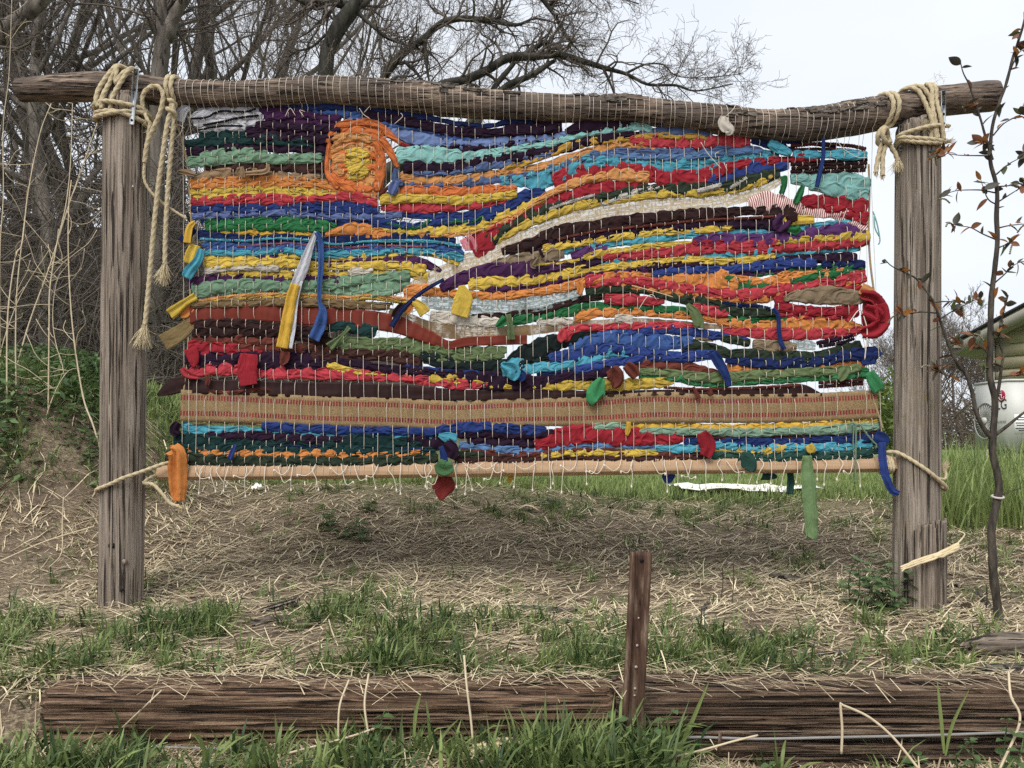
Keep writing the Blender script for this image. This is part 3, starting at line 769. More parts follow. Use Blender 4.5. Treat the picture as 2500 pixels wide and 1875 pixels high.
# ================================================================ THE LOOM: POSTS, LOG, BATTEN
def post_mesh(xb, xt, yb, yt, wb, wt, seed, mat, name):
    """a round post from (xb,yb) to (xt,yt) in photo pixels, with checks and worn faces"""
    k, m = 96, 260
    f = np.linspace(0, 1, m)
    cx = (xb + (xt - xb) * f); cy = yb + (yt - yb) * f
    c = np.stack([(cx - 1250) * S, np.full(m, Y0), ZC - (cy - HOR) * S], 1)
    r = (wb + (wt - wb) * f) * S / 2
    th = np.arange(k) / k * 2 * np.pi
    H = c[:, 2][:, None]; T = th[None, :]
    R = r[:, None] * (1 + 0.025 * (fbm(np.cos(T) * 1.5 + 5 + H * 0.8, np.sin(T) * 1.5 + 9 + H * 0.3, seed) - 0.5) * 2)
    R = R + 0.0035 * (vnoise(T / (2 * np.pi) * 26, H * 1.3 + 3, seed + 1) - 0.5) + 0.0022 * (vnoise(T / (2 * np.pi) * 60, H * 3 + 3, seed + 2) - 0.5)
    RR = np.random.default_rng(seed)
    for q in range(9):      # drying checks
        a0 = RR.uniform(0, 2 * np.pi) if q > 1 else (-np.pi / 2 + (0.12 if q == 0 else -0.5)); h0 = RR.uniform(c[:, 2].min(), c[:, 2].max()); L = RR.uniform(0.25, 0.7) if q > 1 else 1.3
        a = a0 + 0.10 * (vnoise(H * 2.2, H * 0 + q, seed) - 0.5) * 2
        d = np.abs((T - a + np.pi) % (2 * np.pi) - np.pi)
        R = R - (0.010 if q <= 1 else 0.006) * np.exp(-(d / 0.035) ** 2) * np.exp(-((H - h0) / L) ** 4)
    top = sstep(0.985, 1.0, f)[:, None]
    R = R * (1 - 0.10 * top)
    V = np.stack([c[:, 0][:, None] + R * np.cos(T), c[:, 1][:, None] + R * np.sin(T), np.broadcast_to(H, R.shape) + 0.006 * top * (vnoise(np.cos(T) * 6, np.sin(T) * 6, seed) - .5)], -1).reshape(-1, 3)
    i = np.arange(m - 1)[:, None] * k; j = np.arange(k)[None, :]; j2 = (j + 1) % k
    Q = np.stack([i + j, i + j2, i + k + j2, i + k + j], -1).reshape(-1, 4)
    V = np.vstack([V, c[-1] + [0, 0, .002]]); jj = np.arange(k)
    Tt = np.stack([(m - 1) * k + jj, (m - 1) * k + (jj + 1) % k, np.full(k, m * k)], 1)
    return V, Q, Tt

def plate(parent, pts, wpx, dy, name='metal_strap'):
    a, b = np.array(P(*pts[0], dy)), np.array(P(*pts[1], dy))
    d = unit(b - a); L = np.linalg.norm(b - a)
    R3 = np.stack([np.cross(np.array([0, 1., 0]), d), np.array([0, 1., 0]), d], 1)
    mb = MB(); boxmesh(mb, (a + b) / 2, (wpx * S, 0.003, L), R3, 0.001)
    o = mb.part(name, M_STEEL, parent, False)
    for f in (0.1, 0.38, 0.66, 0.92):
        p = a + (b - a) * f; mb = MB(); mb.add(*tube(np.array([p + [0, -.0014, 0], p + [0, -.0022, 0]]), 0.0042, 14)); mb.part('screw_hole', M_DARK, o)
    return o

lp = thing('wooden_post', 'brown weathered round post at the weaving\'s left, rope round its top', 'post', tuple(P(294, 1475)))
mb = MB(); mb.add(*post_mesh(293, 311, 1530, 240, 101, 104, 3, M_POSTL, 'l')); mb.part('shaft', M_POSTL, lp)
plate(lp, [(358, 193), (347, 326)], 13, -0.079)
mb = MB(); q = P(350, 476, -0.074); mb.add(*tube(np.array([q + [-.006, 0.01, 0], q + [0, -.008, .001], q + [.006, -.016, .002]]), 0.003, 8)); mb.part('screw', M_STEEL, lp)
# knots in the lower half
for kx, ky, kr in ((297, 1326, 9), (325, 1365, 8), (281, 1362, 5), (318, 1432, 5)):
    mb = MB(); q = P(kx, ky, -0.0745 + abs(kx - 298) * S * 0.25); th = np.linspace(0, 2 * np.pi, 13)
    mb.add(*tube(np.array([q + [0, .006, 0], q + [0, -.0015, 0]]), kr * S * 0.8, 12)); mb.part('knot', M_DARK if kr in (9, 5) else M_POSTL, lp)

rpst = thing('wooden_post', 'grey weathered round post at the weaving\'s right, split stub at its foot', 'post', tuple(P(2238, 1478)))
mb = MB(); mb.add(*post_mesh(2238, 2241, 1540, 300, 110, 98, 8, M_POSTR, 'r')); mb.part('shaft', M_POSTR, rpst)
plate(rpst, [(2274, 245), (2274, 330)], 11, -0.0795)
plate(rpst, [(2188, 312), (2188, 375)], 6, -0.03)
# the broken outer shell of wood round the foot
k, m = 40, 40
f = np.linspace(0, 1, m); TH = np.linspace(math.radians(-125), math.radians(-18), k)
topv = 1262 + 14 * vnoise(np.arange(k) * 0.45, np.zeros(k), 4) + 10 * (np.abs(np.arange(k) - 6) < 2) + 14 * (np.abs(np.arange(k) - 17) < 2) + 20 * (np.arange(k) < 3)
yy = topv[None, :] + (1520 - topv[None, :]) * f[:, None]
rr = (110 / 2 + 7 + 2.0 * vnoise(np.arange(k)[None, :] * 0.6, f[:, None] * 5, 6)) * S
cxs = 2240.0
ou = np.stack([(cxs - 1250) * S + rr * np.cos(TH), Y0 + rr * np.sin(TH), ZC - (yy - HOR) * S], -1).reshape(-1, 3)
ri = rr - 0.012
inn = np.stack([(cxs - 1250) * S + ri * np.cos(TH), Y0 + ri * np.sin(TH), ZC - (yy - HOR) * S], -1).reshape(-1, 3)
def grid(mr, kr, o): 
    i = np.arange(mr - 1)[:, None] * kr; j = np.arange(kr - 1)[None, :]
    return np.stack([i + j, i + j + 1, i + kr + j + 1, i + kr + j], -1).reshape(-1, 4) + o
n0 = m * k
edge = [[j, j + 1, n0 + j + 1, n0 + j] for j in range(k - 1)] + [[i * k, (i + 1) * k, n0 + (i + 1) * k, n0 + i * k] for i in range(m - 1)] + [[i * k + k - 1, (i + 1) * k + k - 1, n0 + (i + 1) * k + k - 1, n0 + i * k + k - 1] for i in range(m - 1)]
mb = MB(); mb.add(np.vstack([ou, inn]), np.vstack([grid(m, k, 0)[:, ::-1], grid(m, k, n0), np.array(edge)])); mb.part('split_stub', M_POSTL, rpst)

LOG = np.array([(49, 221, 54), (130, 216, 62), (217, 212, 68), (289, 212, 66), (362, 220, 66), (434, 228, 64), (579, 231, 62), (723, 225, 66), (800, 222, 68), (917, 231, 72), (1000, 237, 72), (1100, 247, 74), (1200, 256, 68), (1300, 262, 66), (1400, 266, 64), (1535, 268, 64), (1617, 277, 64), (1725, 289, 66), (1834, 303, 70), (1915, 308, 76), (1997, 304, 78), (2053, 294, 80), (2116, 283, 80), (2180, 271, 76), (2275, 250, 72), (2401, 236, 72), (2427, 234, 70)], float)
LP = smooth_path(LOG, 5.0)
def log_at(x):
    return np.interp(x, LP[:, 0], LP[:, 1]), np.interp(x, LP[:, 0], LP[:, 2])
k = 56; m = len(LP)
th = np.arange(k) / k * 2 * np.pi
ctr = np.stack([(LP[:, 0] - 1250) * S, np.full(m, Y0), ZC - (LP[:, 1] - HOR) * S], 1)
tg = np.gradient(ctr, axis=0); tg /= np.linalg.norm(tg, axis=1, keepdims=True)
nn = np.stack([-tg[:, 2], np.zeros(m), tg[:, 0]], 1); bb = np.array([0, 1.0, 0])
barkf = np.maximum.reduce([np.exp(-((LP[:, 0] - c) / wd) ** 2) * a for c, wd, a in ((1010, 120, .8), (1210, 90, .5), (1510, 60, 1), (1990, 70, 1), (2080, 60, .8), (1780, 80, .5), (1180, 60, .4))])[:, None]
X_ = LP[:, 0][:, None]; T_ = th[None, :]
Rr = LP[:, 2][:, None] * S / 2 * np.ones(k)
Rr = Rr + 0.0022 * (fbm(X_ * 0.018, np.cos(T_) * 4 + 10, 31) - 0.5) * 2 + 0.0012 * (vnoise(X_ * 0.05, T_ * 9, 32) - 0.5) * 2
plates = (vnoise(X_ * 0.085, np.cos(T_ + 1) * 7 + 9, 33) > 0.48) * 1.0
topm = sstep(-0.3, 0.4, np.sin(T_))
Rr = Rr + barkf * topm * plates * (0.0038 + 0.004 * (vnoise(X_ * 0.2, T_ * 16, 34) - 0.3))
V = ctr[:, None, :] + Rr[..., None] * (np.cos(T_)[..., None] * -bb + np.sin(T_)[..., None] * nn[:, None, :])
i = np.arange(m - 1)[:, None] * k; j = np.arange(k)[None, :]; j2 = (j + 1) % k
Q = np.stack([i + j, i + k + j, i + k + j2, i + j2], -1).reshape(-1, 4)
logo = thing('crossbeam_log', 'long crooked barked log lying across both posts', 'log', tuple(P(1250, 262)))
mb = MB(); mb.add(V.reshape(-1, 3), Q); mb.part('trunk', M_LOG, logo)
M_END = wood('cut_log_end', (0.07, 0.05, 0.035), (0.20, 0.145, 0.10), (0.31, 0.235, 0.16), (30, 30, 30), 0.5, 0)
for e, (row, sgn) in enumerate(((0, -1), (m - 1, 1))):
    mb = MB(); r0 = V[row]; cc = ctr[row]; mid = cc + (r0 - cc) * 0.55 + tg[row] * sgn * 0.0015
    mb.add(np.vstack([r0 + tg[row] * sgn * 0.0004, mid, cc + tg[row] * sgn * 0.002]), [[a, (a + 1) % k, k + (a + 1) % k, k + a] for a in range(k)], [[k + a, k + (a + 1) % k, 2 * k] for a in range(k)])
    mb.part('cut_end', M_END, logo)
# bark flakes left on the log
RR = np.random.default_rng(3)
for c, wd, nfl in ((1010, 130, 14), (1510, 55, 10), (1990, 75, 12), (2085, 55, 9), (1780, 70, 5), (1210, 60, 6), (2150, 30, 4)):
    for q in range(nfl):
        x = RR.normal(c, wd * .6); yc, wd2 = log_at(x); a = RR.uniform(0.15, 1.9) - 0.0
        L = RR.uniform(14, 34) * S; W = RR.uniform(6, 12) * S; n1, n2 = 7, 4
        u = np.linspace(-.5, .5, n1)[:, None] * L * (1 + .3 * RR.random((1, n2))); vv = np.linspace(-.5, .5, n2)[None, :] * W * (0.6 + .8 * RR.random((n1, 1)))
        rad = wd2 * S / 2 + 0.004 + 0.003 * RR.random((n1, n2)) ; an_ = a + vv / (wd2 * S / 2)
        base = np.array([(x - 1250) * S, Y0, ZC - (yc - HOR) * S])
        slope = (log_at(x + 8)[0] - log_at(x - 8)[0]) / 16
        Vt = np.stack([base[0] + u + 0 * vv, base[1] - rad * np.cos(an_), base[2] + rad * np.sin(an_) - slope * u], -1).reshape(-1, 3)
        Vb = Vt.copy(); Vb[:, 1:] = base[1:] + (Vt[:, 1:] - base[1:]) * 0.9
        nv = n1 * n2; g = grid(n1, n2, 0)
        rim = [j for j in range(n2)] + [i * n2 + n2 - 1 for i in range(1, n1)] + [(n1 - 1) * n2 + j for j in range(n2 - 2, -1, -1)] + [i * n2 for i in range(n1 - 2, 0, -1)]
        sk = [[rim[a], rim[(a + 1) % len(rim)], rim[(a + 1) % len(rim)] + nv, rim[a] + nv] for a in range(len(rim))]
        mb = MB(); mb.add(np.vstack([Vt, Vb]), np.vstack([g, g[:, ::-1] + nv, np.array(sk)])); mb.part('bark_flake', M_BARK, logo, False)

BAT = np.array([(384, 1155), (760, 1152), (1100, 1147), (1650, 1139), (2196, 1134)], float)
def bat_y(x): return np.interp(x, BAT[:, 0], BAT[:, 1])
tilt = math.radians(21); fh, fd = 0.047, 0.040
bt = thing('wooden_batten', 'straight planed pine batten tied under the weaving', 'batten', tuple(P(1290, 1147)))
mb = MB(); xsb = np.linspace(384, 2196, 60)
prof = np.array([(-fd / 2, -fh / 2 + .002), (-fd / 2, fh / 2 - .002), (-fd / 2 + .002, fh / 2), (fd / 2 - .002, fh / 2), (fd / 2, fh / 2 - .002), (fd / 2, -fh / 2 + .002), (fd / 2 - .002, -fh / 2), (-fd / 2 + .002, -fh / 2)])
c_, s_ = math.cos(tilt), math.sin(tilt)
prof = np.stack([prof[:, 0] * c_ + prof[:, 1] * s_, -prof[:, 0] * s_ + prof[:, 1] * c_], 1)   # the bar has rolled: its underside turns to the front
Vb = np.stack([np.stack([np.full(8, (x - 1250) * S), Y0 + 0.01 + prof[:, 0], ZC - (bat_y(x) - HOR) * S + prof[:, 1]], 1) for x in xsb]).reshape(-1, 3)
i = np.arange(59)[:, None] * 8; j = np.arange(8)[None, :]; j2 = (j + 1) % 8
Qb = np.stack([i + j, i + 8 + j, i + 8 + j2, i + j2], -1).reshape(-1, 4)
mb.add(Vb, Qb); n9 = 59 * 8
mb.add(Vb[:8], [[0, 1, 2, 7], [2, 3, 6, 7], [3, 4, 5, 6]]); mb.add(Vb[n9:], [[7, 2, 1, 0], [7, 6, 3, 2], [6, 5, 4, 3]])
mb.part('bar', M_BATTEN, bt, False)

# ================================================================ THE WEAVING
CL = dict(wh=(226, 227, 236), bk=(36, 36, 44), pu=(80, 38, 86), dp=(46, 19, 48), tl=(26, 62, 62), sg=(128, 168, 136), br=(80, 49, 44), tn=(170, 139, 104),
          og=(236, 146, 62), ye=(230, 194, 62), rp=(203, 56, 70), nb=(34, 60, 128), pw=(100, 120, 176), gr=(42, 122, 70), gy=(232, 184, 48), nv=(26, 44, 98),
          tq=(78, 180, 206), mb=(58, 96, 164), co=(192, 105, 105), cr=(226, 217, 202), db=(56, 33, 33), ol=(112, 132, 86), ru=(122, 60, 48), cm=(172, 28, 46),
          pl=(118, 144, 200), aq=(142, 204, 198), gb=(85, 108, 156), mu=(208, 162, 48), ro=(232, 122, 50), rb=(44, 70, 146), kh=(152, 132, 104), vi=(100, 52, 116),
          dg=(52, 66, 50), bg=(30, 44, 43), lb=(94, 136, 188), pg=(146, 184, 158), lo=(226, 156, 84), mg=(62, 148, 92), gt=(46, 88, 78), ma=(86, 40, 40), bu=(136, 112, 76), dt=(104, 92, 66))
CN = dict(wh='white', bk='black', pu='purple', dp='dark purple', tl='dark teal', sg='sage green', br='brown', tn='tan', og='orange', ye='yellow', rp='coral red', nb='deep blue',
          pw='periwinkle', gr='green', gy='golden yellow', nv='navy', tq='turquoise', mb='mid blue', co='coral', cr='cream', db='dark brown', ol='olive green', ru='rust', cm='crimson',
          pl='pale periwinkle', aq='pale aqua', gb='grey-blue', mu='mustard', ro='bright orange', rb='royal blue', kh='khaki', vi='violet', dg='dark green', bg='blackish green',
          lb='light blue', pg='pale green', lo='apricot', mg='mid green', gt='bottle green', ma='maroon', bu='burlap brown', dt='drab')
# colour, style (c cloth, l leather, n open weave, k cord, p patch without pinching, f pulled to the front), then centre and width along the strip, in photo pixels
STRIPS = """
nv c 690,258,9 760,262,13 830,262,15 900,264,13 960,276,11 1040,288,11 1100,300,9 1180,310,9 1240,300,9 1300,300,9
mb c 750,266,12 830,278,16 900,290,15 960,302,15 1040,316,13 1100,334,14 1165,340,10
dp c 880,276,14 940,287,17 1000,299,17 1050,311,19 1120,322,19 1200,326,15 1260,318,20 1330,318,17 1372,312,18
dp c 1238,303,14 1300,304,18 1372,302,16
pl c 840,290,12 900,304,22 960,319,24 1030,339,27 1100,350,22 1150,352,21 1200,347,22 1280,341,20 1340,334,18 1392,326,14
dp c 1000,356,8 1050,363,11 1120,363,17 1200,355,14 1300,346,11 1372,338,12
dp c 1380,322,10 1430,308,24 1480,305,22 1540,302,14
aq c 968,380,30 1050,378,29 1130,384,23 1200,376,19 1280,362,15 1350,350,13 1400,335,13 1450,322,15 1500,316,13 1560,310,15 1592,319,13
dp c 985,408,25 1050,410,23 1130,404,23 1200,393,23 1300,376,21 1380,358,19 1450,342,18 1520,332,13 1560,326,8
gb c 1010,425,9 1100,422,9 1180,409,14 1240,400,13 1300,387,11 1350,376,9
gb c 1500,337,9 1560,329,11 1620,320,19 1700,322,19 1740,326,12
lo c 972,432,21 1040,436,19 1100,440,17 1180,429,15 1250,420,15 1330,404,13 1400,384,15 1450,368,17 1500,354,15 1560,354,14 1602,361,9
mu c 1230,411,8 1280,397,12 1350,373,12 1400,355,15 1450,346,14 1520,339,11 1600,332,11 1680,335,11 1742,340,8
gb c 970,448,11 1040,452,13 1100,450,13 1160,443,15 1240,435,12 1300,424,13 1380,400,15 1440,380,16 1500,370,15 1580,372,15 1680,370,15 1760,364,13 1820,362,13 1862,368,12
ro c 955,468,13 985,466,17 1050,464,17 1120,468,17 1200,462,15 1262,460,14
ye c 928,490,20 990,485,15 1060,488,15 1130,490,17 1200,482,15 1262,475,15
rp c 930,508,11 990,506,20 1050,508,20 1110,504,17 1180,500,13 1240,492,8
nb c 980,523,11 1060,527,13 1130,525,13 1200,513,15 1250,500,19 1280,480,22 1332,468,20
nb c 900,539,14 960,550,15 1020,553,11 1080,543,15 1160,540,14 1212,524,14
gr k 945,545,9 985,556,9 1025,556,9 1050,538,12
gr k 1085,545,14 1120,542,14 1150,543,12 1180,532,12
ye c 880,556,15 950,559,15 1020,563,19 1100,562,19 1180,548,19 1240,526,19 1290,501,17 1332,486,11
lo c 1020,573,8 1100,574,8 1170,563,8 1240,537,8 1330,482,11 1400,449,15 1450,435,15 1520,428,22 1585,435,24
cm c 1150,606,44 1190,585,36 1225,557,27 1290,524,27 1361,493,27 1442,468,27 1500,456,26 1552,448,22 1582,446,14
cm c 1350,446,30 1400,428,34 1450,416,29 1490,411,22 1530,412,22 1580,424,29 1640,436,31 1700,434,27 1760,415,27 1800,404,21 1860,392,11 1932,386,9
tq c 1220,440,20 1260,440,20 1310,442,30 1340,436,30 1400,413,21 1450,398,18 1500,401,17 1560,405,17 1620,413,19 1680,418,19 1740,403,17 1800,392,15 1862,386,14
tq c 1290,426,11 1370,405,13 1420,389,16 1500,388,16 1580,394,16 1660,397,16 1740,390,15 1800,381,16 1870,376,18 1902,380,12
lb c 1440,376,11 1540,382,11 1640,385,11 1740,378,13 1800,371,13 1862,372,10
rp c 1535,345,19 1600,345,21 1700,347,23 1760,345,21 1832,345,25
nv c 1835,340,14 1880,350,17 1932,372,20
nv k 1840,336,9 1900,345,9 1960,350,7 2042,358,6
tq p 1875,350,20 1900,365,24 1930,378,16
ma k 1930,358,10 2000,352,9 2080,358,9 2112,366,11
ma k 1928,366,9 2000,364,8 2060,366,8 2115,374,9
tq c 1935,376,15 2000,379,14 2060,378,19 2116,381,16
cm c 1860,400,8 1920,391,11 1960,386,15 2002,387,11
db k 1945,393,9 2020,394,9 2118,390,9
db k 1930,402,9 2010,403,9 2116,399,9
db k 1932,411,9 2010,411,9 2114,408,9
db k 1930,419,9 2010,420,9 2112,416,9
aq c 1930,437,24 1990,438,28 2060,443,34 2126,456,36
aq c 1975,452,22 2060,468,26 2117,480,26
cm c 1955,498,22 2010,492,28 2070,498,33 2116,510,36
cm c 2010,508,14 2070,520,22 2117,534,30
tk c 1828,500,22 1880,491,34 1930,503,26 1980,515,21 2040,521,19 2090,539,23 2114,558,20
rb c 1715,440,17 1780,434,25 1820,418,31 1870,404,25 1927,405,16
dg c 1185,596,26 1230,560,19 1290,528,17 1350,505,15 1420,490,15 1500,478,17 1560,466,19 1620,462,19 1680,461,22 1740,460,21 1790,452,21 1840,438,21 1902,420,22
ye c 1208,588,17 1260,560,15 1330,530,15 1400,506,17 1460,495,15 1540,483,13 1620,474,15 1700,472,15 1780,466,11 1840,451,13 1886,432,14
n1 n 1005,700,22 1050,680,38 1094,660,38 1140,641,46 1175,634,48 1230,604,42 1284,582,40 1340,560,42 1400,536,44 1480,518,46 1560,509,50 1640,501,48 1720,495,44 1780,480,46 1840,461,46 1890,441,36 1906,436,24
db c 1225,616,17 1290,598,21 1340,576,23 1400,560,25 1460,552,23 1540,540,23 1620,531,21 1700,525,22 1780,519,19 1860,515,17 1920,521,30 1942,530,24
ru k 1360,587,7 1420,573,7 1500,561,7 1600,551,7 1700,541,7 1800,535,7 1892,531,9
dp c 1290,612,15 1340,593,13 1400,583,17 1500,571,15 1600,561,15 1700,551,15 1800,547,19 1880,545,24 1912,546,24
kh c 1200,648,15 1260,636,21 1330,626,23 1377,618,22
ye c 1325,608,14 1400,598,12 1500,581,12 1600,569,12 1700,563,12 1792,556,10
tq c 1375,612,16 1430,603,11 1500,593,14 1600,583,16 1680,573,13 1780,567,13 1870,563,14 1920,559,13 1990,551,13 2060,545,11 2082,548,14
vi c 1395,628,18 1440,614,20 1482,604,14
vi c 1690,586,14 1760,586,22 1850,588,22 1930,578,23 2000,570,25 2060,565,27 2112,570,20
ye c 1300,650,4 1400,637,8 1460,622,14 1520,612,11 1600,601,11 1688,593,6
pu c 1480,627,16 1560,618,16 1640,607,16 1692,599,14
dp c 1310,660,12 1380,650,14 1440,641,16 1482,634,10
cm c 1690,595,14 1760,595,11 1830,598,12 1902,596,10
rp c 1470,632,13 1530,626,15 1600,618,17 1680,609,20 1760,606,21 1820,603,24 1900,601,22 1980,598,22 2060,593,20 2119,590,18
ye c 1890,594,8 1950,587,13 2040,581,15 2100,579,20 2122,578,25
tq c 1460,642,14 1530,636,13 1600,629,13 1670,625,15 1730,621,17 1800,620,17 1880,616,15 1960,612,15 2040,608,13 2102,604,12
pu c 1075,706,16 1130,681,23 1180,665,25 1240,659,27 1300,656,26 1382,650,14
ye c 1143,696,25 1200,689,21 1257,687,19 1365,672,17 1450,656,15 1540,648,13 1620,640,13 1680,635,13 1780,637,13 1850,631,11 1892,625,12
pu c 1170,709,13 1240,703,15 1320,691,15 1400,677,15 1480,666,18 1540,660,16 1602,658,14
dp c 1540,655,16 1600,650,15 1680,646,14 1760,648,13 1850,643,13 1900,637,15 2000,631,17 2092,631,22
rb c 1590,668,14 1660,661,15 1740,659,15 1830,654,15 1900,645,20 1992,643,18
nv c 2005,646,16 2112,646,15
pu c 1620,672,9 1700,669,9 1800,668,11 1900,663,11 1962,657,8
og c 985,715,21 1030,709,21 1080,714,14 1160,722,15 1240,722,14 1320,712,15 1400,697,19 1450,683,20 1520,673,17 1580,675,15 1640,682,22 1720,680,38 1780,690,34 1802,694,26
og c 1660,673,14 1740,673,11 1800,680,14 1860,688,13 1920,673,14 1972,670,14
gr c 1750,679,11 1802,684,12
gr c 1798,701,26 1850,698,24 1885,687,14
gr c 1840,669,14 1920,659,12 1992,655,11
gr c 1990,658,15 2060,654,19 2112,650,20
og c 1880,690,19 1920,681,20 2000,669,15 2050,662,17 2082,668,12
gr c 1930,691,11 1990,676,15 2050,673,16 2090,668,14
rp c 1428,688,25 1480,684,22 1540,683,19 1600,694,17 1680,705,17 1760,717,19 1840,720,20 1900,708,19 1980,695,17 2050,686,19 2113,674,24
og c 1440,699,10 1510,694,10 1560,701,13 1640,713,15 1720,723,15 1800,729,15 1860,729,18 1900,720,14 1970,703,13 2050,694,13 2102,692,12
cm c 1890,735,32 1950,712,21 2020,703,17 2104,706,18
cm c 1890,746,20 1950,756,17 2030,762,17 2095,757,26
kh p 1912,733,10 1940,725,27 1990,722,40 2050,724,40 2098,730,28 2114,736,10
n2 n 1030,735,32 1090,738,42 1160,743,46 1240,746,46 1320,736,46 1380,722,38 1422,712,24
dg c 1430,715,20 1500,704,15 1560,706,17 1620,718,19 1700,732,20 1762,742,14
db c 1150,772,10 1240,770,12 1330,756,13 1400,736,13 1440,728,12 1480,723,13 1562,721,12
rp c 1475,728,17 1540,733,20 1622,738,10
rp c 1690,752,17 1750,761,19 1777,768,9
nv k 1752,738,12 1800,745,12 1850,748,11 1880,755,11
dg c 1755,752,16 1820,762,18 1880,764,16 1900,768,8
rp c 1900,765,14 1960,769,18 2040,771,17 2082,776,20
gr c 1245,785,21 1310,773,17 1380,761,19 1440,749,17 1500,750,15 1570,752,17 1640,757,15 1690,761,13 1730,772,10 1800,780,13 1860,779,15 1920,780,13 1962,777,7
og c 1400,772,25 1450,765,17 1520,761,15 1600,763,15 1680,769,15 1750,781,15 1820,792,17 1900,795,19 1970,786,28 2040,787,28 2090,798,15 2112,807,8
cr c 1050,770,23 1120,780,21 1200,787,19 1232,784,9
cr c 1310,786,11 1360,783,17 1400,785,12
cr c 1500,776,16 1545,781,22
n3 n 950,758,14 1000,776,22 1040,797,30 1090,808,36 1160,813,32 1240,809,26 1290,806,26 1340,801,22 1420,793,20 1500,786,16 1560,783,14 1670,791,14 1720,796,14 1782,799,8
rp c 1372,825,26 1400,806,15 1480,799,13 1560,796,13 1640,796,15 1692,798,8
rp c 1760,808,13 1830,812,19 1920,816,21 2000,815,19 2060,812,19 2102,805,16
bg c 1240,880,15 1280,866,31 1330,845,37 1380,830,25 1430,819,19 1467,809,12
bg c 1025,868,21 1080,882,25 1150,890,22 1230,892,23 1290,886,15 1342,876,12
rb c 1480,816,14 1560,809,15 1640,806,17 1700,813,17 1760,821,14 1832,831,8
mb c 1390,851,21 1440,833,23 1500,825,25 1580,832,28 1640,838,27 1692,831,18
rb c 1340,876,17 1400,867,23 1450,853,23 1500,853,17 1580,861,19 1640,869,17 1700,867,20 1742,860,14
rb c 1400,906,15 1480,891,17 1530,881,15 1600,873,13 1680,875,15 1742,868,13
nv c 1310,912,14 1370,906,15 1442,899,16
tq c 1225,905,36 1260,899,38 1300,898,21 1370,893,19 1430,882,19 1490,863,17 1542,865,12
dg c 1665,840,28 1720,851,24 1780,863,17 1840,869,23 1920,873,23 2000,870,21 2060,858,21 2102,840,16
kh c 1698,822,13 1742,831,10
kh c 1838,840,17 1890,845,21 1945,847,16
dg c 1760,824,14 1830,838,14
dg n 1935,838,26 1970,842,26 1992,846,18
dp k 1995,838,11 2040,829,12 2092,815,11
dp k 2000,846,9 2050,838,9 2085,827,8
nv c 1770,880,11 1850,887,17 1930,886,19 2010,880,19 2080,866,21 2132,868,30 2142,871,34
ru c 1550,891,19 1610,887,21 1680,899,19 1740,911,15 1762,917,10
og c 1775,896,19 1830,902,15 1900,900,15 1960,895,15 2020,891,15 2080,886,17 2112,893,14
ol c 1555,906,13 1620,909,15 1690,919,18 1760,922,19 1840,917,19 1920,912,17 2000,908,17 2080,903,17 2102,900,14
mg c 1560,917,15 1620,917,15 1690,931,15 1740,938,13 1800,929,17 1880,928,15 1960,923,13 2040,920,15 2122,911,21
ru k 1620,946,7 1720,951,8 1840,947,8 1952,941,8
ma k 2000,944,9 2060,940,10 2108,936,9
ma k 1998,935,8 2060,931,9 2106,928,8
dp c 1420,925,15 1480,906,20 1503,900,11
wh c 482,272,14 560,268,15 632,270,14
wh c 466,286,16 560,282,16 640,286,16
wh c 474,300,16 560,297,16 638,300,16
wh c 485,314,15 560,312,16 602,316,15
bk k 470,294,5 510,290,5 540,276,5 600,277,5 628,270,5
bk k 500,309,5 550,299,5 590,290,5 634,285,5
bk k 488,322,5 540,313,5 595,312,5
pu c 633,271,15 720,268,16 800,278,16
pu c 645,285,16 740,283,16 832,292,16
pu c 660,297,15 740,297,16 838,304,15
dp c 625,308,16 720,312,16 832,318,16
dp c 600,321,16 700,325,16 820,332,16
dp c 600,332,12 700,338,14 815,345,16
tl c 487,331,18 600,333,19 702,345,15
tl c 452,353,17 560,344,18 640,340,18 700,347,17 767,353,17
dp c 455,369,21 560,361,19 650,356,18 750,362,22 818,363,26
sg c 490,384,18 540,377,18 600,372,18 652,378,16
sg c 458,399,21 520,393,19 600,388,18 680,390,17 787,387,19
br c 502,410,19 600,405,18 680,406,21 760,409,22 808,401,22
tn c 465,438,9 520,426,17 600,421,18 680,430,17 782,435,14
og c 462,446,15 560,441,15 640,437,15 740,441,15 802,447,13
og c 463,456,13 560,453,13 640,450,13 760,453,13 832,467,13
ye c 465,470,13 560,465,15 640,459,15 740,467,14 822,471,13
ye c 466,481,11 580,475,13 660,468,13 740,478,13 822,477,11
rp c 467,489,13 600,484,14 680,482,14 720,490,14 800,485,14 860,481,17 922,500,15
rp c 467,495,10 600,493,11 702,496,11
nb c 468,501,15 600,502,15 760,500,15 830,497,17 902,507,17
nb c 468,513,15 600,513,15 780,513,17 927,513,17
pw c 470,530,13 560,524,13 700,521,12 800,528,12 900,530,13 982,525,11
nb c 490,541,13 600,536,12 750,533,12 830,541,15 962,547,17
gr c 500,546,15 600,541,15 720,541,15 780,546,15 822,557,13
gr c 503,557,15 600,555,14 720,556,14 802,561,15
gy c 505,560,11 560,566,12 640,567,13 700,571,12 772,575,9
og c 795,573,12 860,561,22 910,568,22 955,573,14
nv c 480,571,19 560,582,17 700,584,17 770,588,14 830,588,22 950,584,23 1050,582,21 1112,593,17
tq k 490,585,7 600,589,7 680,583,7 760,589,8 820,598,7 900,591,7 1000,590,10 1060,592,9 1122,601,9
mb c 495,597,13 600,597,13 700,596,13 760,600,12 900,601,12 1050,600,12 1127,609,13
mb c 505,607,13 640,607,16 720,603,15 800,608,12 950,607,12 1100,613,12 1132,623,13
co k 580,603,4 700,595,5 760,600,4 860,605,5 930,600,5 1052,605,5
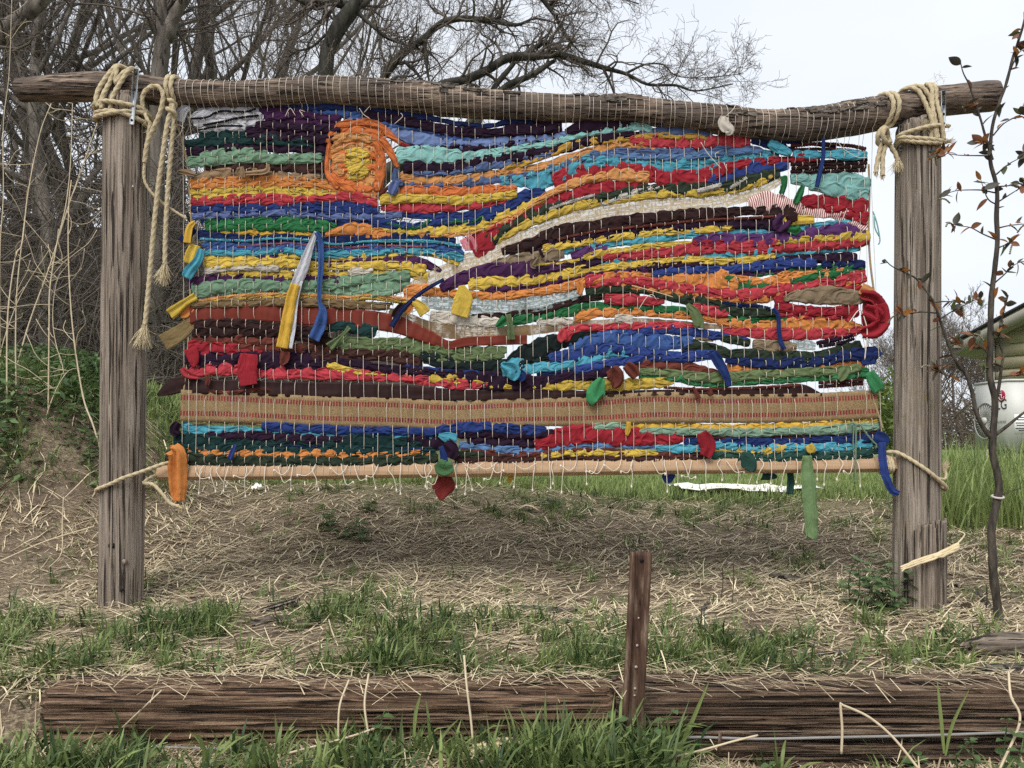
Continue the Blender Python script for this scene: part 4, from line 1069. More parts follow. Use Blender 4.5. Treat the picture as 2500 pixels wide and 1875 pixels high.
tq c 500,618,11 600,619,11 700,613,12 770,624,13 880,618,12 1000,613,13 1080,619,13 1132,629,15
ye c 500,632,15 600,630,13 680,624,12 800,629,9 900,627,13 980,622,10 1050,617,13 1100,632,15 1122,643,13
pu c 600,631,9 640,628,16 720,637,15 800,647,15 880,639,15 950,635,20 1020,641,18 1060,653,14 1077,663,8
ye c 500,647,19 600,643,17 680,641,17 780,651,14 900,649,15 1000,651,17 1040,661,21
cr c 500,659,15 580,653,13 682,656,13
cr c 850,664,15 912,659,11
ye c 540,666,17 640,669,14 700,673,15 780,669,13 830,673,12 920,667,13 1010,670,15 1045,680,24
pu c 460,692,24 520,685,19 640,681,19 760,683,19 852,687,15
sg c 470,711,29 540,701,23 620,697,21 700,700,19 800,695,19 860,686,19 950,677,17 1002,673,21
sg c 540,713,17 650,713,17 760,709,19 860,706,23 950,700,23 1002,695,19
sg c 855,717,12 962,715,13
lo k 480,737,9 540,728,11 620,721,12 700,719,11 780,723,11 850,727,11 900,721,11 950,727,12 1012,734,13
ye k 485,742,9 540,733,10 620,727,10 700,725,10 780,729,10 850,733,10 900,728,10 950,733,10 1010,742,12
dt k 500,742,8 600,735,7 700,731,7 850,737,7 960,742,6
bu c 470,746,11 560,741,15 700,738,15 850,743,15 952,751,11
te l 465,768,46 560,765,43 640,762,46 720,770,46 850,776,46 958,790,44 1040,820,34 1094,842,21 1148,834,23 1286,829,24
tl c 550,781,7 640,789,11 722,801,9
db c 475,796,21 560,789,17 640,797,21 720,806,19 802,815,15
db c 470,812,21 560,810,19 700,815,19 780,830,19 812,836,17
tl c 800,801,17 840,796,17 900,806,26 919,812,25
ol c 805,846,22 850,833,18 920,836,18 1000,838,19 1080,852,20 1140,858,20 1237,856,15
ol c 815,857,15 850,845,14 920,851,17 1000,854,19 1080,871,19 1140,876,18 1232,866,14
ru c 468,830,19 540,828,16 640,830,19 702,836,15
ru c 560,845,15 620,850,15 700,850,17 780,849,15 832,851,11
br c 740,845,19 800,856,19 870,861,17 950,863,17 1010,871,15 1037,881,11
br c 760,869,15 850,871,12 950,877,12 1032,884,19
cm c 460,851,30 520,850,23 600,853,17 642,858,11
dp c 455,886,40 520,871,21 600,873,21 640,876,24 720,878,23 782,877,26
dp c 460,896,24 540,889,19 660,892,15 780,893,15 860,887,14 920,899,15 1000,906,15 1100,920,20 1160,927,30 1260,934,30 1340,930,21 1422,916,17
rp c 455,915,15 490,906,20 540,901,21 620,908,19 700,911,21 800,913,21 880,917,19 950,921,15 1040,929,17 1110,936,20 1180,939,14 1192,941,5
ye f 800,888,20 830,900,17 880,910,9 942,915,4
ye c 990,914,11 1050,920,19 1100,924,17 1140,931,11 1180,940,11 1250,946,8
nb c 955,912,12 990,900,14 1050,904,12 1120,908,12 1200,914,10 1260,918,8
ye c 1295,946,6 1360,942,17 1447,940,21 1520,940,21 1600,934,19 1645,930,14
ml l 470,944,36 600,946,36 700,950,37 850,953,37 1000,958,35 1130,965,28 1300,962,23 1450,962,15 1600,958,13 1750,958,15 1880,955,23 1950,952,31 2006,964,6
ru k 510,955,9 560,959,12 640,951,11 668,956,7
bb l 442,991,78 560,994,76 690,1000,74 800,1005,73 950,1008,73 1100,1014,70 1200,1010,69 1300,1007,69 1447,1004,72 1600,995,76 1720,998,70 1800,998,70 1950,996,70 2050,992,70 2143,987,70
tn k 470,1035,5 540,1033,5 640,1037,5
nb c 640,1041,15 720,1045,15 850,1051,14 950,1051,14 1040,1055,14 1100,1048,17 1180,1043,19 1250,1047,19 1334,1053,18
tq c 445,1037,19 470,1048,17 560,1052,15 640,1053,13 700,1055,13 800,1059,13 900,1063,13 960,1063,15 1040,1065,11 1078,1069,9
dp c 500,1063,13 600,1063,15 700,1069,18 800,1073,17 862,1075,13
dp c 995,1072,15 1040,1078,26 1088,1080,32
dp c 1116,1059,17 1200,1059,16 1290,1061,16 1352,1057,15
dp c 1140,1076,17 1220,1079,17 1300,1081,17 1342,1078,11
tl c 425,1076,27 500,1076,25 600,1082,15 700,1083,15 800,1083,15 880,1077,26 960,1079,25 1032,1087,15
tl c 425,1091,21 500,1093,23 600,1095,15 720,1097,17 850,1099,17 960,1099,17 1064,1103,17
nb k 640,1087,5 760,1090,5 900,1094,5 1052,1096,5
og c 415,1094,13 470,1101,13 560,1107,13 650,1107,13 720,1113,13 770,1105,15 850,1111,12 920,1113,13 1000,1109,13 1052,1105,11
dg c 405,1116,25 470,1119,21 560,1123,19 700,1125,19 850,1123,19 950,1123,19 1070,1119,19
dg k 460,1131,10 600,1135,8 760,1133,8 902,1131,8
lb c 1120,1087,13 1180,1093,13 1260,1101,16 1330,1097,13 1400,1089,13 1480,1087,13 1560,1089,12 1622,1086,11
cm c 1305,1086,21 1370,1067,34 1440,1059,33 1520,1064,30 1580,1067,27 1640,1069,25 1672,1073,13
ru c 1125,1099,11 1180,1105,13 1250,1111,13 1320,1109,12 1400,1101,12 1480,1102,10 1560,1107,10 1650,1111,12 1702,1113,9
dg c 1120,1109,15 1182,1109,13
ye c 1320,1113,11 1380,1107,11 1450,1105,13 1500,1109,11 1560,1105,11 1607,1109,9
br c 1110,1123,15 1200,1119,15 1300,1123,14 1400,1119,14 1500,1119,12 1620,1119,13 1722,1113,17
pg c 1445,1042,13 1500,1039,11 1532,1041,9
gy c 1530,1044,20 1590,1041,19 1680,1047,19 1760,1045,15 1850,1045,17 1950,1040,14 2050,1034,14 2142,1028,13
pg c 1560,1052,9 1600,1053,12 1740,1055,12 1850,1057,16 1900,1053,14 2000,1051,15 2090,1045,19 2144,1041,15
br c 1580,1056,12 1640,1060,12 1740,1064,12 1820,1067,14 1900,1067,14 2000,1061,14 2080,1057,15 2152,1051,19
nb c 1670,1077,14 1760,1077,14 1850,1080,15 1950,1077,14 2050,1073,14 2153,1067,21
tq c 1600,1093,15 1650,1097,15 1700,1093,15 1760,1089,14 1850,1093,15 1960,1092,14 2040,1088,15 2133,1083,15
tq c 1985,1098,11 2132,1095,11
ye c 1690,1099,9 1760,1097,8 1850,1103,8 1900,1095,15 1960,1089,17 1982,1089,21
gt c 1720,1113,14 1800,1112,15 1900,1113,14 2000,1107,13 2100,1105,15 2147,1099,11
gt c 1800,1121,9 1950,1119,9 2132,1113,9
wp c 1470,500,8 1540,472,8 1600,456,7
wp k 1340,512,8 1400,492,9 1450,478,9
wp k 1500,490,8 1560,474,11 1610,457,8
wp k 1700,470,11 1745,458,13 1760,452,8
wp k 1780,462,8 1800,450,11 1822,436,10
ro c 818,312,14 860,304,15 925,314,14
ro c 806,326,14 860,318,15 938,328,14
lo c 806,340,14 860,334,15 940,343,14
ro c 806,354,14 860,348,15 940,357,14
lo c 804,369,14 860,363,15 940,371,14
ro c 803,383,14 860,378,15 940,385,14
lo c 803,397,14 860,392,15 940,399,14
ro c 804,411,14 860,407,15 940,413,14
lo c 806,425,14 860,421,15 938,427,14
ro c 810,439,14 860,436,15 936,441,14
lo c 816,453,14 860,450,15 934,455,14
ro c 824,467,14 870,465,15 930,469,14
ro p 800,352,14 812,326,16 838,306,18 882,298,18 925,308,18 955,333,15 980,352,8
ro p 806,345,10 800,390,10 803,430,13 827,462,16
lo p 814,360,14 838,342,18 880,338,16 905,350,12
ro p 870,330,14 905,325,18 930,350,16
ro c 822,324,18 870,322,20 930,328,24
ro c 815,344,18 870,340,19 935,348,24
ro p 920,345,18 930,390,22 929,430,22 920,468,20
lo c 818,366,20 860,356,20 905,356,16
lo p 812,392,26 845,388,26
lo p 812,418,26 842,420,24
ro c 822,450,22 870,456,22 932,452,22
lo c 845,440,18 890,441,24 926,434,16
lo c 868,474,16 900,477,18 940,468,16
ro p 812,420,14 830,448,20 870,470,18
ye f 846,376,16 875,380,18 900,378,16
ye f 840,394,16 872,408,18 906,412,15
ye f 856,424,16 884,408,18 902,392,15
ye f 836,388,15 850,371,16 878,370,17 903,383,16
ye f 842,402,19 880,396,22 908,402,18
ye f 850,417,18 880,417,20 900,424,16
ye f 848,433,14 872,433,17 892,430,12
ro p 932,338,18 958,382,15 973,412,9
ru k 920,482,9 945,462,9 968,440,8
cm k 968,340,9 980,352,12 1002,360,9
gb p 968,412,12 965,440,16 985,452,13
"""
M_TICK, nt_, b_ = nodes_of('striped_ticking')
uvn = N(nt_, 'TexCoord').outputs['UV']; wv = N(nt_, 'TexWave'); wv.inputs['Scale'].default_value = 26.0; wv.inputs['Distortion'].default_value = 1.6; wv.inputs['Detail Scale'].default_value = 1.2
mpn = N(nt_, 'Mapping'); mpn.inputs['Scale'].default_value = (1.6, 0.06, 1); nt_.links.new(uvn, mpn.inputs[0]); nt_.links.new(mpn.outputs[0], wv.inputs[0])
nt_.links.new(ramp(nt_, wv.outputs['Fac'], [(0.45, tuple(lin((222, 196, 190)))), (0.58, tuple(lin((120, 62, 66))))]), b_.inputs['Base Color']); b_.inputs['Roughness'].default_value = 0.95
def leather(name, rgb, rough):
    m, nt, b = nodes_of(name); c = lin(rgb)
    n = noise(nt, mapping(nt, (4, 20, 20)), 1.0, 5, 0.6)
    nt.links.new(mixc(nt, n, c * 0.75, c * 1.25), b.inputs['Base Color']); b.inputs['Roughness'].default_value = rough; b.inputs['Specular IOR Level'].default_value = 0.12
    bump(nt, b, noise(nt, mapping(nt), 420, 3, 0.6), 0.15, 0.002); return m
M_TERRA = leather('terracotta_leather', (104, 44, 34), 0.6)
M_CHOC = leather('dark_brown_leather', (44, 27, 27), 0.6)
def burlap_band():
    m, nt, b = nodes_of('jute_webbing'); uv = N(nt, 'TexCoord').outputs['UV']
    sep = N(nt, 'SeparateXYZ'); nt.links.new(uv, sep.inputs[0])
    v = sep.outputs['Y']; u = sep.outputs['X']
    base = ramp(nt, noise(nt, mapping(nt, (420, 60, 900)), 1.0, 3, 0.7), [(0.40, tuple(lin((84, 68, 46)))), (0.5, tuple(lin((128, 106, 74)))), (0.60, tuple(lin((168, 146, 110))))])
    base = mixc(nt, mathn(nt, 'MULTIPLY', noise(nt, mapping(nt, (900, 60, 50)), 1.0, 2, 0.6), 0.5), base, tuple(lin((126, 98, 62))))
    def band(lo, hi):
        return mathn(nt, 'MULTIPLY', mathn(nt, 'GREATER_THAN', v, lo), mathn(nt, 'LESS_THAN', v, hi))
    bands = mathn(nt, 'ADD', band(0.155, 0.315), band(0.65, 0.805))
    saw = mathn(nt, 'FRACT', mathn(nt, 'MULTIPLY', u, 95.0))
    dash = mathn(nt, 'MULTIPLY', mathn(nt, 'LESS_THAN', saw, 0.62), ramp(nt, noise(nt, mapping(nt, (40, 30, 160)), 1.0, 3, 0.7), [(0.55, (1, 1, 1)), (0.68, (0.35, 0.35, 0.35))]))
    red = ramp(nt, noise(nt, mapping(nt, (5, 5, 5)), 1.0, 3, 0.7), [(0.35, tuple(lin((98, 30, 38)))), (0.55, tuple(lin((124, 42, 40)))), (0.7, tuple(lin((92, 44, 76))))])
    col = mixc(nt, mathn(nt, 'MULTIPLY', bands, dash), base, red)
    nt.links.new(col, b.inputs['Base Color']); b.inputs['Roughness'].default_value = 0.95
    bump(nt, b, noise(nt, mapping(nt, (500, 60, 900)), 1.0, 3, 0.7), 0.4, 0.003); return m
M_WEB = burlap_band()
M_N1 = gauze('pale_burlap_gauze', (212, 194, 162), (150, 124, 84), 0.60)
M_N2 = gauze('green_grey_gauze', (160, 174, 172), (66, 78, 66), 0.58)
M_N3 = gauze('brown_burlap_gauze', (168, 146, 106), (126, 100, 62), 0.42)
SPECIAL = dict(tk=(M_TICK, 'red and white striped ticking strip'), te=(M_TERRA, 'smooth terracotta leather strip'), ml=(M_CHOC, 'dark brown leather strip'),
               bb=(M_WEB, 'wide jute webbing with two dashed red lines'), n1=(M_N1, 'pale open-weave burlap strip'), n2=(M_N2, 'grey-green open-weave burlap strip'),
               n3=(M_N3, 'brown open-weave burlap strip'), wp=(fabric((206, 202, 194)), 'white strip twisted round the green one'))
NW = 100
XT = np.linspace(452, 2122, NW) + rng.normal(0, 1.6, NW); XB = np.linspace(446, 2150, NW) + rng.normal(0, 2.0, NW)
def warp_x(kk, y): return XT[kk] + (XB[kk] - XT[kk]) * (y - 270) / (1150 - 270.0)
tap = thing('woven_tapestry', 'big rag weaving of colourful cloth strips hanging from the log', 'weaving', tuple(P(1290, 720)))
ROWS = []
def strip_geo(pts, style, par, seed, dlay):
    """a strip of cloth woven through the warp -> vertices, faces, uv and what the warp needs to know"""
    raw = np.array(pts, float)
    sp = smooth_path(raw, 2.9 if style != 'n' else 4.0)
    n = len(sp); x, y, wd = sp.T
    R = np.random.default_rng(seed)
    dx = np.gradient(x); dyv = np.gradient(y); L = np.hypot(dx, dyv) + 1e-9
    s = np.concatenate([[0], np.cumsum(np.hypot(np.diff(x), np.diff(y)))])
    cloth = style in 'cfp'
    if style == 'c' and len(sp) > 8:
        nn_ = len(s)
        y = y + 2.6 * (vnoise(s * 0.045, s * 0 + seed, 4) - 0.5) + 1.6 * (vnoise(s * 0.13, s * 0 + seed, 5) - 0.5)
        wd = wd * (1.06 + 0.34 * (vnoise(s * 0.035, s * 0 + seed, 6) - 0.5))
    tx, ty = dx / L, dyv / L; nxp, nyp = -ty, tx            # the normal points down the photo
    flat = style in 'ln'
    if flat: t = np.full(n, 0.0011)
    elif style == 'k': t = wd * S * 0.48
    else: t = np.clip(wd * S * 0.20, 0.0024, 0.0052)
    shift = np.full(n, dlay); pinch = np.ones(n); bulge = np.zeros(n)
    cross = []
    if style != 'p' and abs(x[-1] - x[0]) > 14:
        for kk in range(NW):
            xw = warp_x(kk, y[n // 2])
            if xw < min(x[0], x[-1]) - 1 or xw > max(x[0], x[-1]) + 1: continue
            i = int(np.argmin(np.abs(x - warp_x(kk, np.interp(xw, x, y) if x[-1] > x[0] else y[n // 2]))))
            front = (kk + par) % 2 == 0
            if R.random() < 0.10: front = not front
            if style == 'f': front = R.random() < 0.25
            g = np.exp(-((s - s[i]) / 6.5) ** 2); gn = np.exp(-((s - s[i]) / 3.4) ** 2)
            if front:
                shift += 0.0026 * gn if not flat else 0.0022 * g
                if cloth: pinch *= 1 - 0.12 * g * R.uniform(0.2, 1.3)
            else:
                shift -= (0.0006 if not flat else 0.0022) * g
                bulge += g
            cross.append((kk, y[i], wd[i], front, dlay))
    if cloth:
        taper = 1 - 0.30 * np.exp(-s / 6.0) - 0.30 * np.exp(-(s[-1] - s) / 6.0)
        pinch = pinch * taper
    hw = wd * 0.5 * S * pinch * ({'c': 1.42, 'f': 1.2, 'p': 1.12}[style] if cloth else 1.0)
    tt = t * (0.62 + 0.38 * np.clip(pinch, 0, 1)) * (1 + 0.12 * bulge * (not flat))
    if flat:
        kf = 9; v = np.linspace(-1, 1, kf)
        V1 = []
        ruff = 0.0035 if style == 'l' else 0.006
        cur = ruff * (fbm(s[:, None] * 0.012 + v[None, :] * 0.4, v[None, :] * 1.1 + seed, seed) - 0.5) * 2
        edge = 1 + (0.03 if style == 'l' else 0.10) * (vnoise(s[:, None] * 0.12, np.sign(v)[None, :] * 3 + seed, 2) - 0.5) * 2 * (np.abs(v)[None, :] > 0.9)
        off = v[None, :] * hw[:, None] * edge
        dep = shift[:, None] + cur
        if style == 'n': dep = dep + 0.002 * (vnoise(s[:, None] * 0.2, v[None, :] * 6 + seed, 9) - 0.5)
        X = (x[:, None] - 1250) * S + nxp[:, None] * off; Z = ZC - (y[:, None] - HOR) * S - nyp[:, None] * off
        F = np.stack([X, Y0 + dep - 0.0011, Z], -1).reshape(-1, 3)
        uv = np.stack([np.broadcast_to(s[:, None] * S, (n, kf)), np.broadcast_to((v[None, :] + 1) / 2, (n, kf))], -1).reshape(-1, 2)
        g = grid(n, kf, 0)
        if style == 'n': return F, g[:, ::-1], uv, cross, sp
        B = F + np.array([0, 0.0022, 0]); nv = n * kf
        rim = list(range(kf)) + [i * kf + kf - 1 for i in range(1, n)] + [(n - 1) * kf + j for j in range(kf - 2, -1, -1)] + [i * kf for i in range(n - 2, 0, -1)]
        rim = np.array(rim); rn = np.roll(rim, -1)
        sk = np.stack([rim, rn, rn + nv, rim + nv], 1)
        return np.vstack([F, B]), np.vstack([g[:, ::-1], g + nv, sk]), np.vstack([uv, uv]), cross, sp
    if style == 'k':
        kc = 7; th = np.arange(kc) / kc * 2 * np.pi
        tw = s[:, None] * 0.32; r = hw[:, None] * (1 + 0.20 * np.cos(3 * (th[None, :] - tw)) + 0.15 * (vnoise(s[:, None] * 0.15, th[None, :] * 0 + seed, 3) - .5))
        off = r * np.cos(th); dep = shift[:, None] + r * np.sin(th) * 0.8
    else:
        kc = 14; th = np.arange(kc) / kc * 2 * np.pi
        ct = np.cos(th); st = np.sin(th)
        ce = np.sign(ct) * np.abs(ct) ** 0.75; se = np.sign(st) * np.abs(st) ** 0.8
        off = hw[:, None] * ce[None, :]
        # folds running along the strip, gathered where the warp pinches it
        fold = fbm(s[:, None] * 0.032 + 0.5 * ce[None, :], ce[None, :] * 1.5 + seed * 1.7 + s[:, None] * 0.03, seed, 2) - 0.5
        fine = np.abs(vnoise(s[:, None] * 0.09 + ce[None, :] * 0.9, ce[None, :] * 2.2 + seed - s[:, None] * 0.05, 5) - 0.5) * 1.6 - 0.3
        amp = 0.9 + 0.6 * (1 - np.clip(pinch, 0, 1))
        dep = shift[:, None] - tt[:, None] * se[None, :] * (1 + 0.0 * fold) - (tt * amp)[:, None] * (2.4 * fold + 1.1 * fine) * np.clip(0.25 + np.abs(se), 0, 1)[None, :]
        edg = 1 + 0.22 * (vnoise(s[:, None] * 0.11, np.sign(ce)[None, :] * 5 + seed, 7) - 0.5) * (np.abs(ce)[None, :] > 0.6)
        off = off * edg
    kc = off.shape[1]
    X = (x[:, None] - 1250) * S + nxp[:, None] * off; Z = ZC - (y[:, None] - HOR) * S - nyp[:, None] * off
    V = np.stack([X, Y0 + dep, Z], -1).reshape(-1, 3)
    i = np.arange(n - 1)[:, None] * kc; j = np.arange(kc)[None, :]; j2 = (j + 1) % kc
    Qs = np.stack([i + j, i + j2, i + kc + j2, i + kc + j], -1).reshape(-1, 4)
    uv = np.stack([np.broadcast_to(s[:, None] * S, (n, kc)), np.broadcast_to(np.cos(np.arange(kc) / kc * 2 * np.pi)[None, :] * .5 + .5, (n, kc))], -1).reshape(-1, 2)
    caps = []
    for row in (0, n - 1):
        b = row * kc; h = kc // 2
        for a in range(1, h):
            caps.append([b + a - 1 + 0, b + a, b + (kc - a) % kc, b + (kc - a + 1) % kc])
    return V, np.vstack([Qs, np.array(caps)]), uv, cross, sp

CROSS = {kk: [] for kk in range(NW)}
PAR = []
def parity(pts):
    """neighbouring rows go over and under the warp in turn"""
    p = np.array(pts); x0, x1 = p[0, 0], p[-1, 0]; vote = 0.0
    for q, pr in PAR:
        a, b = max(min(x0, x1), q[0, 0]), min(max(x0, x1), q[-1, 0])
        if b - a < 15: continue
        xs_ = np.linspace(a, b, 9); o = np.argsort(p[:, 0])
        d = np.abs(np.interp(xs_, p[o, 0], p[o, 1]) - np.interp(xs_, q[:, 0], q[:, 1])); h = 0.75 * (np.interp(xs_, p[o, 0], p[o, 2]) + np.interp(xs_, q[:, 0], q[:, 2]))
        vote += (b - a) * float(np.mean(d < h)) * (1 if pr else -1)
    r = 0 if vote > 0 else 1
    if x1 > x0: PAR.append((p, r))
    return r
PARTNAME = dict(c='rag_strip', f='rag_strip', p='rag_patch', k='twisted_cord', l='flat_band', n='gauze_strip')
for si, line in enumerate([l for l in STRIPS.strip().split('\n') if l.strip()]):
    f = line.split(); col, style = f[0], f[1]
    pts = [tuple(float(q) for q in p.split(',')) for p in f[2:]]
    dl = float(rng.uniform(-0.0045, 0.0035)) - (0.006 if style in 'fp' else 0) - (0.010 if col == 'bk' else 0.0) - (0.004 if (col in ('wp',) or (style == 'k' and col in ('bk', 'co', 'gr', 'tq', 'ru', 'nb'))) else 0) + (0.003 if style == 'n' else 0)
    V, Q, uv, cross, sp = strip_geo(pts, style, parity(pts), si + 1, dl)
    for kk, yy, ww, fr, d_ in cross: CROSS[kk].append((yy, ww, fr, d_))
    mat, lab = SPECIAL[col] if col in SPECIAL else (fabric(CL[col]), CN[col] + (' cotton cord' if style == 'k' else ' open-weave scrap' if style == 'n' else ' cotton rag strip'))
    if style == 'n' and col == 'dg': mat = M_N2
    mb = MB(); mb.add(V, Q, None, None, uv); mb.part(PARTNAME[style], mat, tap, label=lab)

# warp strings: over the log, down through the rags, round the batten
for kk in range(NW):
    pts = []
    yl, wl = log_at(XT[kk]); r = wl * S / 2 + 0.0022
    cx, cz = (XT[kk] - 1250) * S, ZC - (yl - HOR) * S
    lean = rng.normal(0, 2.5) * S
    for a in np.linspace(math.radians(200), math.radians(-62), 22):
        rr_ = r + 0.0016 * math.sin(a * 3 + kk)
        pts.append([cx + lean * math.cos(a) * 1.0, Y0 - rr_ * math.cos(a), cz + rr_ * math.sin(a)])
    rows = sorted(CROSS[kk])
    # merge rows closer than a few pixels, keeping the front one
    ylast = yl + wl / 2
    ye_ = bat_y(XB[kk]) - 17
    seq = []
    for yy, ww, fr, d_ in rows:
        if seq and yy - seq[-1][0] < 5.0:
            if fr and not seq[-1][2]: seq[-1] = (yy, ww, fr, d_)
            continue
        seq.append((yy, ww, fr, d_))
    jit = rng.normal(0, 1)
    for yy, ww, fr, d_ in seq:
        h = min(ww * 0.30, 9.0)
        dep = (-0.0092 + min(d_, 0)) if fr else 0.0088
        for q in (-h, 0, h):
            xx = warp_x(kk, yy + q) + 1.2 * math.sin((yy + q) * 0.013 + kk)
            pts.append([(xx - 1250) * S, Y0 + dep + (0.0006 if q else 0), ZC - (yy + q - HOR) * S])
    xx = warp_x(kk, ye_)
    cyb = bat_y(XB[kk])
    for dpx, dep in ((-20, -0.003), (-17, -0.0040), (9, -0.0185), (18.5, 0.018), (20, 0.03)):
        pts.append([(warp_x(kk, cyb) - 1250) * S, Y0 + dep, ZC - (cyb + dpx - HOR) * S])
    pts = np.array(pts)
    pts[22:-5] = pts[22:-5][np.argsort(-pts[22:-5, 2], kind='stable')]
    keep = np.concatenate([[True], np.linalg.norm(np.diff(pts, axis=0), axis=1) > 0.0008]); pts = pts[keep]
    mb = MB(); mb.add(*tube(pts, 0.00095, 4, cap=False)); mb.part('warp_string', M_STRING, tap)

# ---------------------------------------------------------------- loose tails of cloth on the weaving
def ribbon_tail(pts, mat, name='rag_tail', label=None, dy=-0.012, curl=0.006, fold=0.5, seed=0, th=0.0014, ragged=0.06, parent=None, k=9):
    """a hanging end of cloth: (x, y, width[, depth]) in photo pixels"""
    p = np.array([(q[0], q[1], q[2], q[3] if len(q) > 3 else 0.0) for q in pts], float)
    sp = smooth_path(p, 3.0); n = len(sp); x, y, wd, ex = sp.T
    dx = np.gradient(x); dv = np.gradient(y); L = np.hypot(dx, dv) + 1e-9; tx, ty = dx / L, dv / L; nx_, ny_ = -ty, tx
    s = np.concatenate([[0], np.cumsum(np.hypot(np.diff(x), np.diff(y)))])
    v = np.linspace(-1, 1, k)
    off = v[None, :] * wd[:, None] / 2 * S
    off = off * (1 + ragged * (vnoise(s[:, None] * 0.3, np.sign(v)[None, :] * 4 + seed, 3) - .5) * 2 * (np.abs(v)[None, :] > .95))
    dep = dy + ex[:, None] - wd[:, None] * S * 0.22 * fold * (np.cos(v * math.pi * 1.5 + seed)[None, :] * (0.6 + vnoise(s * 0.03, s * 0 + seed, 2)[:, None])) + curl * (vnoise(s * 0.035, s * 0 + seed, 6)[:, None] - 0.5)
    dep = dep + 0.003 * (fbm(s[:, None] * 0.09, v[None, :] * 2 + seed, 8, 2) - 0.5)
    X = (x[:, None] - 1250) * S + nx_[:, None] * off; Z = ZC - (y[:, None] - HOR) * S - ny_[:, None] * off
    F = np.stack([X, Y0 + dep - th / 2, Z], -1).reshape(-1, 3); B = F + np.array([0, th, 0]); nv = n * k
    g = grid(n, k, 0)
    rim = np.array(list(range(k)) + [i * k + k - 1 for i in range(1, n)] + [(n - 1) * k + j for j in range(k - 2, -1, -1)] + [i * k for i in range(n - 2, 0, -1)]); rn = np.roll(rim, -1)
    mb = MB(); mb.add(np.vstack([F, B]), np.vstack([g[:, ::-1], g + nv, np.stack([rim, rn, rn + nv, rim + nv], 1)]), None, None, np.tile(np.stack([np.broadcast_to(s[:, None] * S, (n, k)), np.broadcast_to((v[None, :] + 1) * .5 * np.maximum(wd[:, None] / 16, 1), (n, k))], -1).reshape(-1, 2), (2, 1)))
    return mb.part(name, mat, tap if parent is None else parent, label=label)

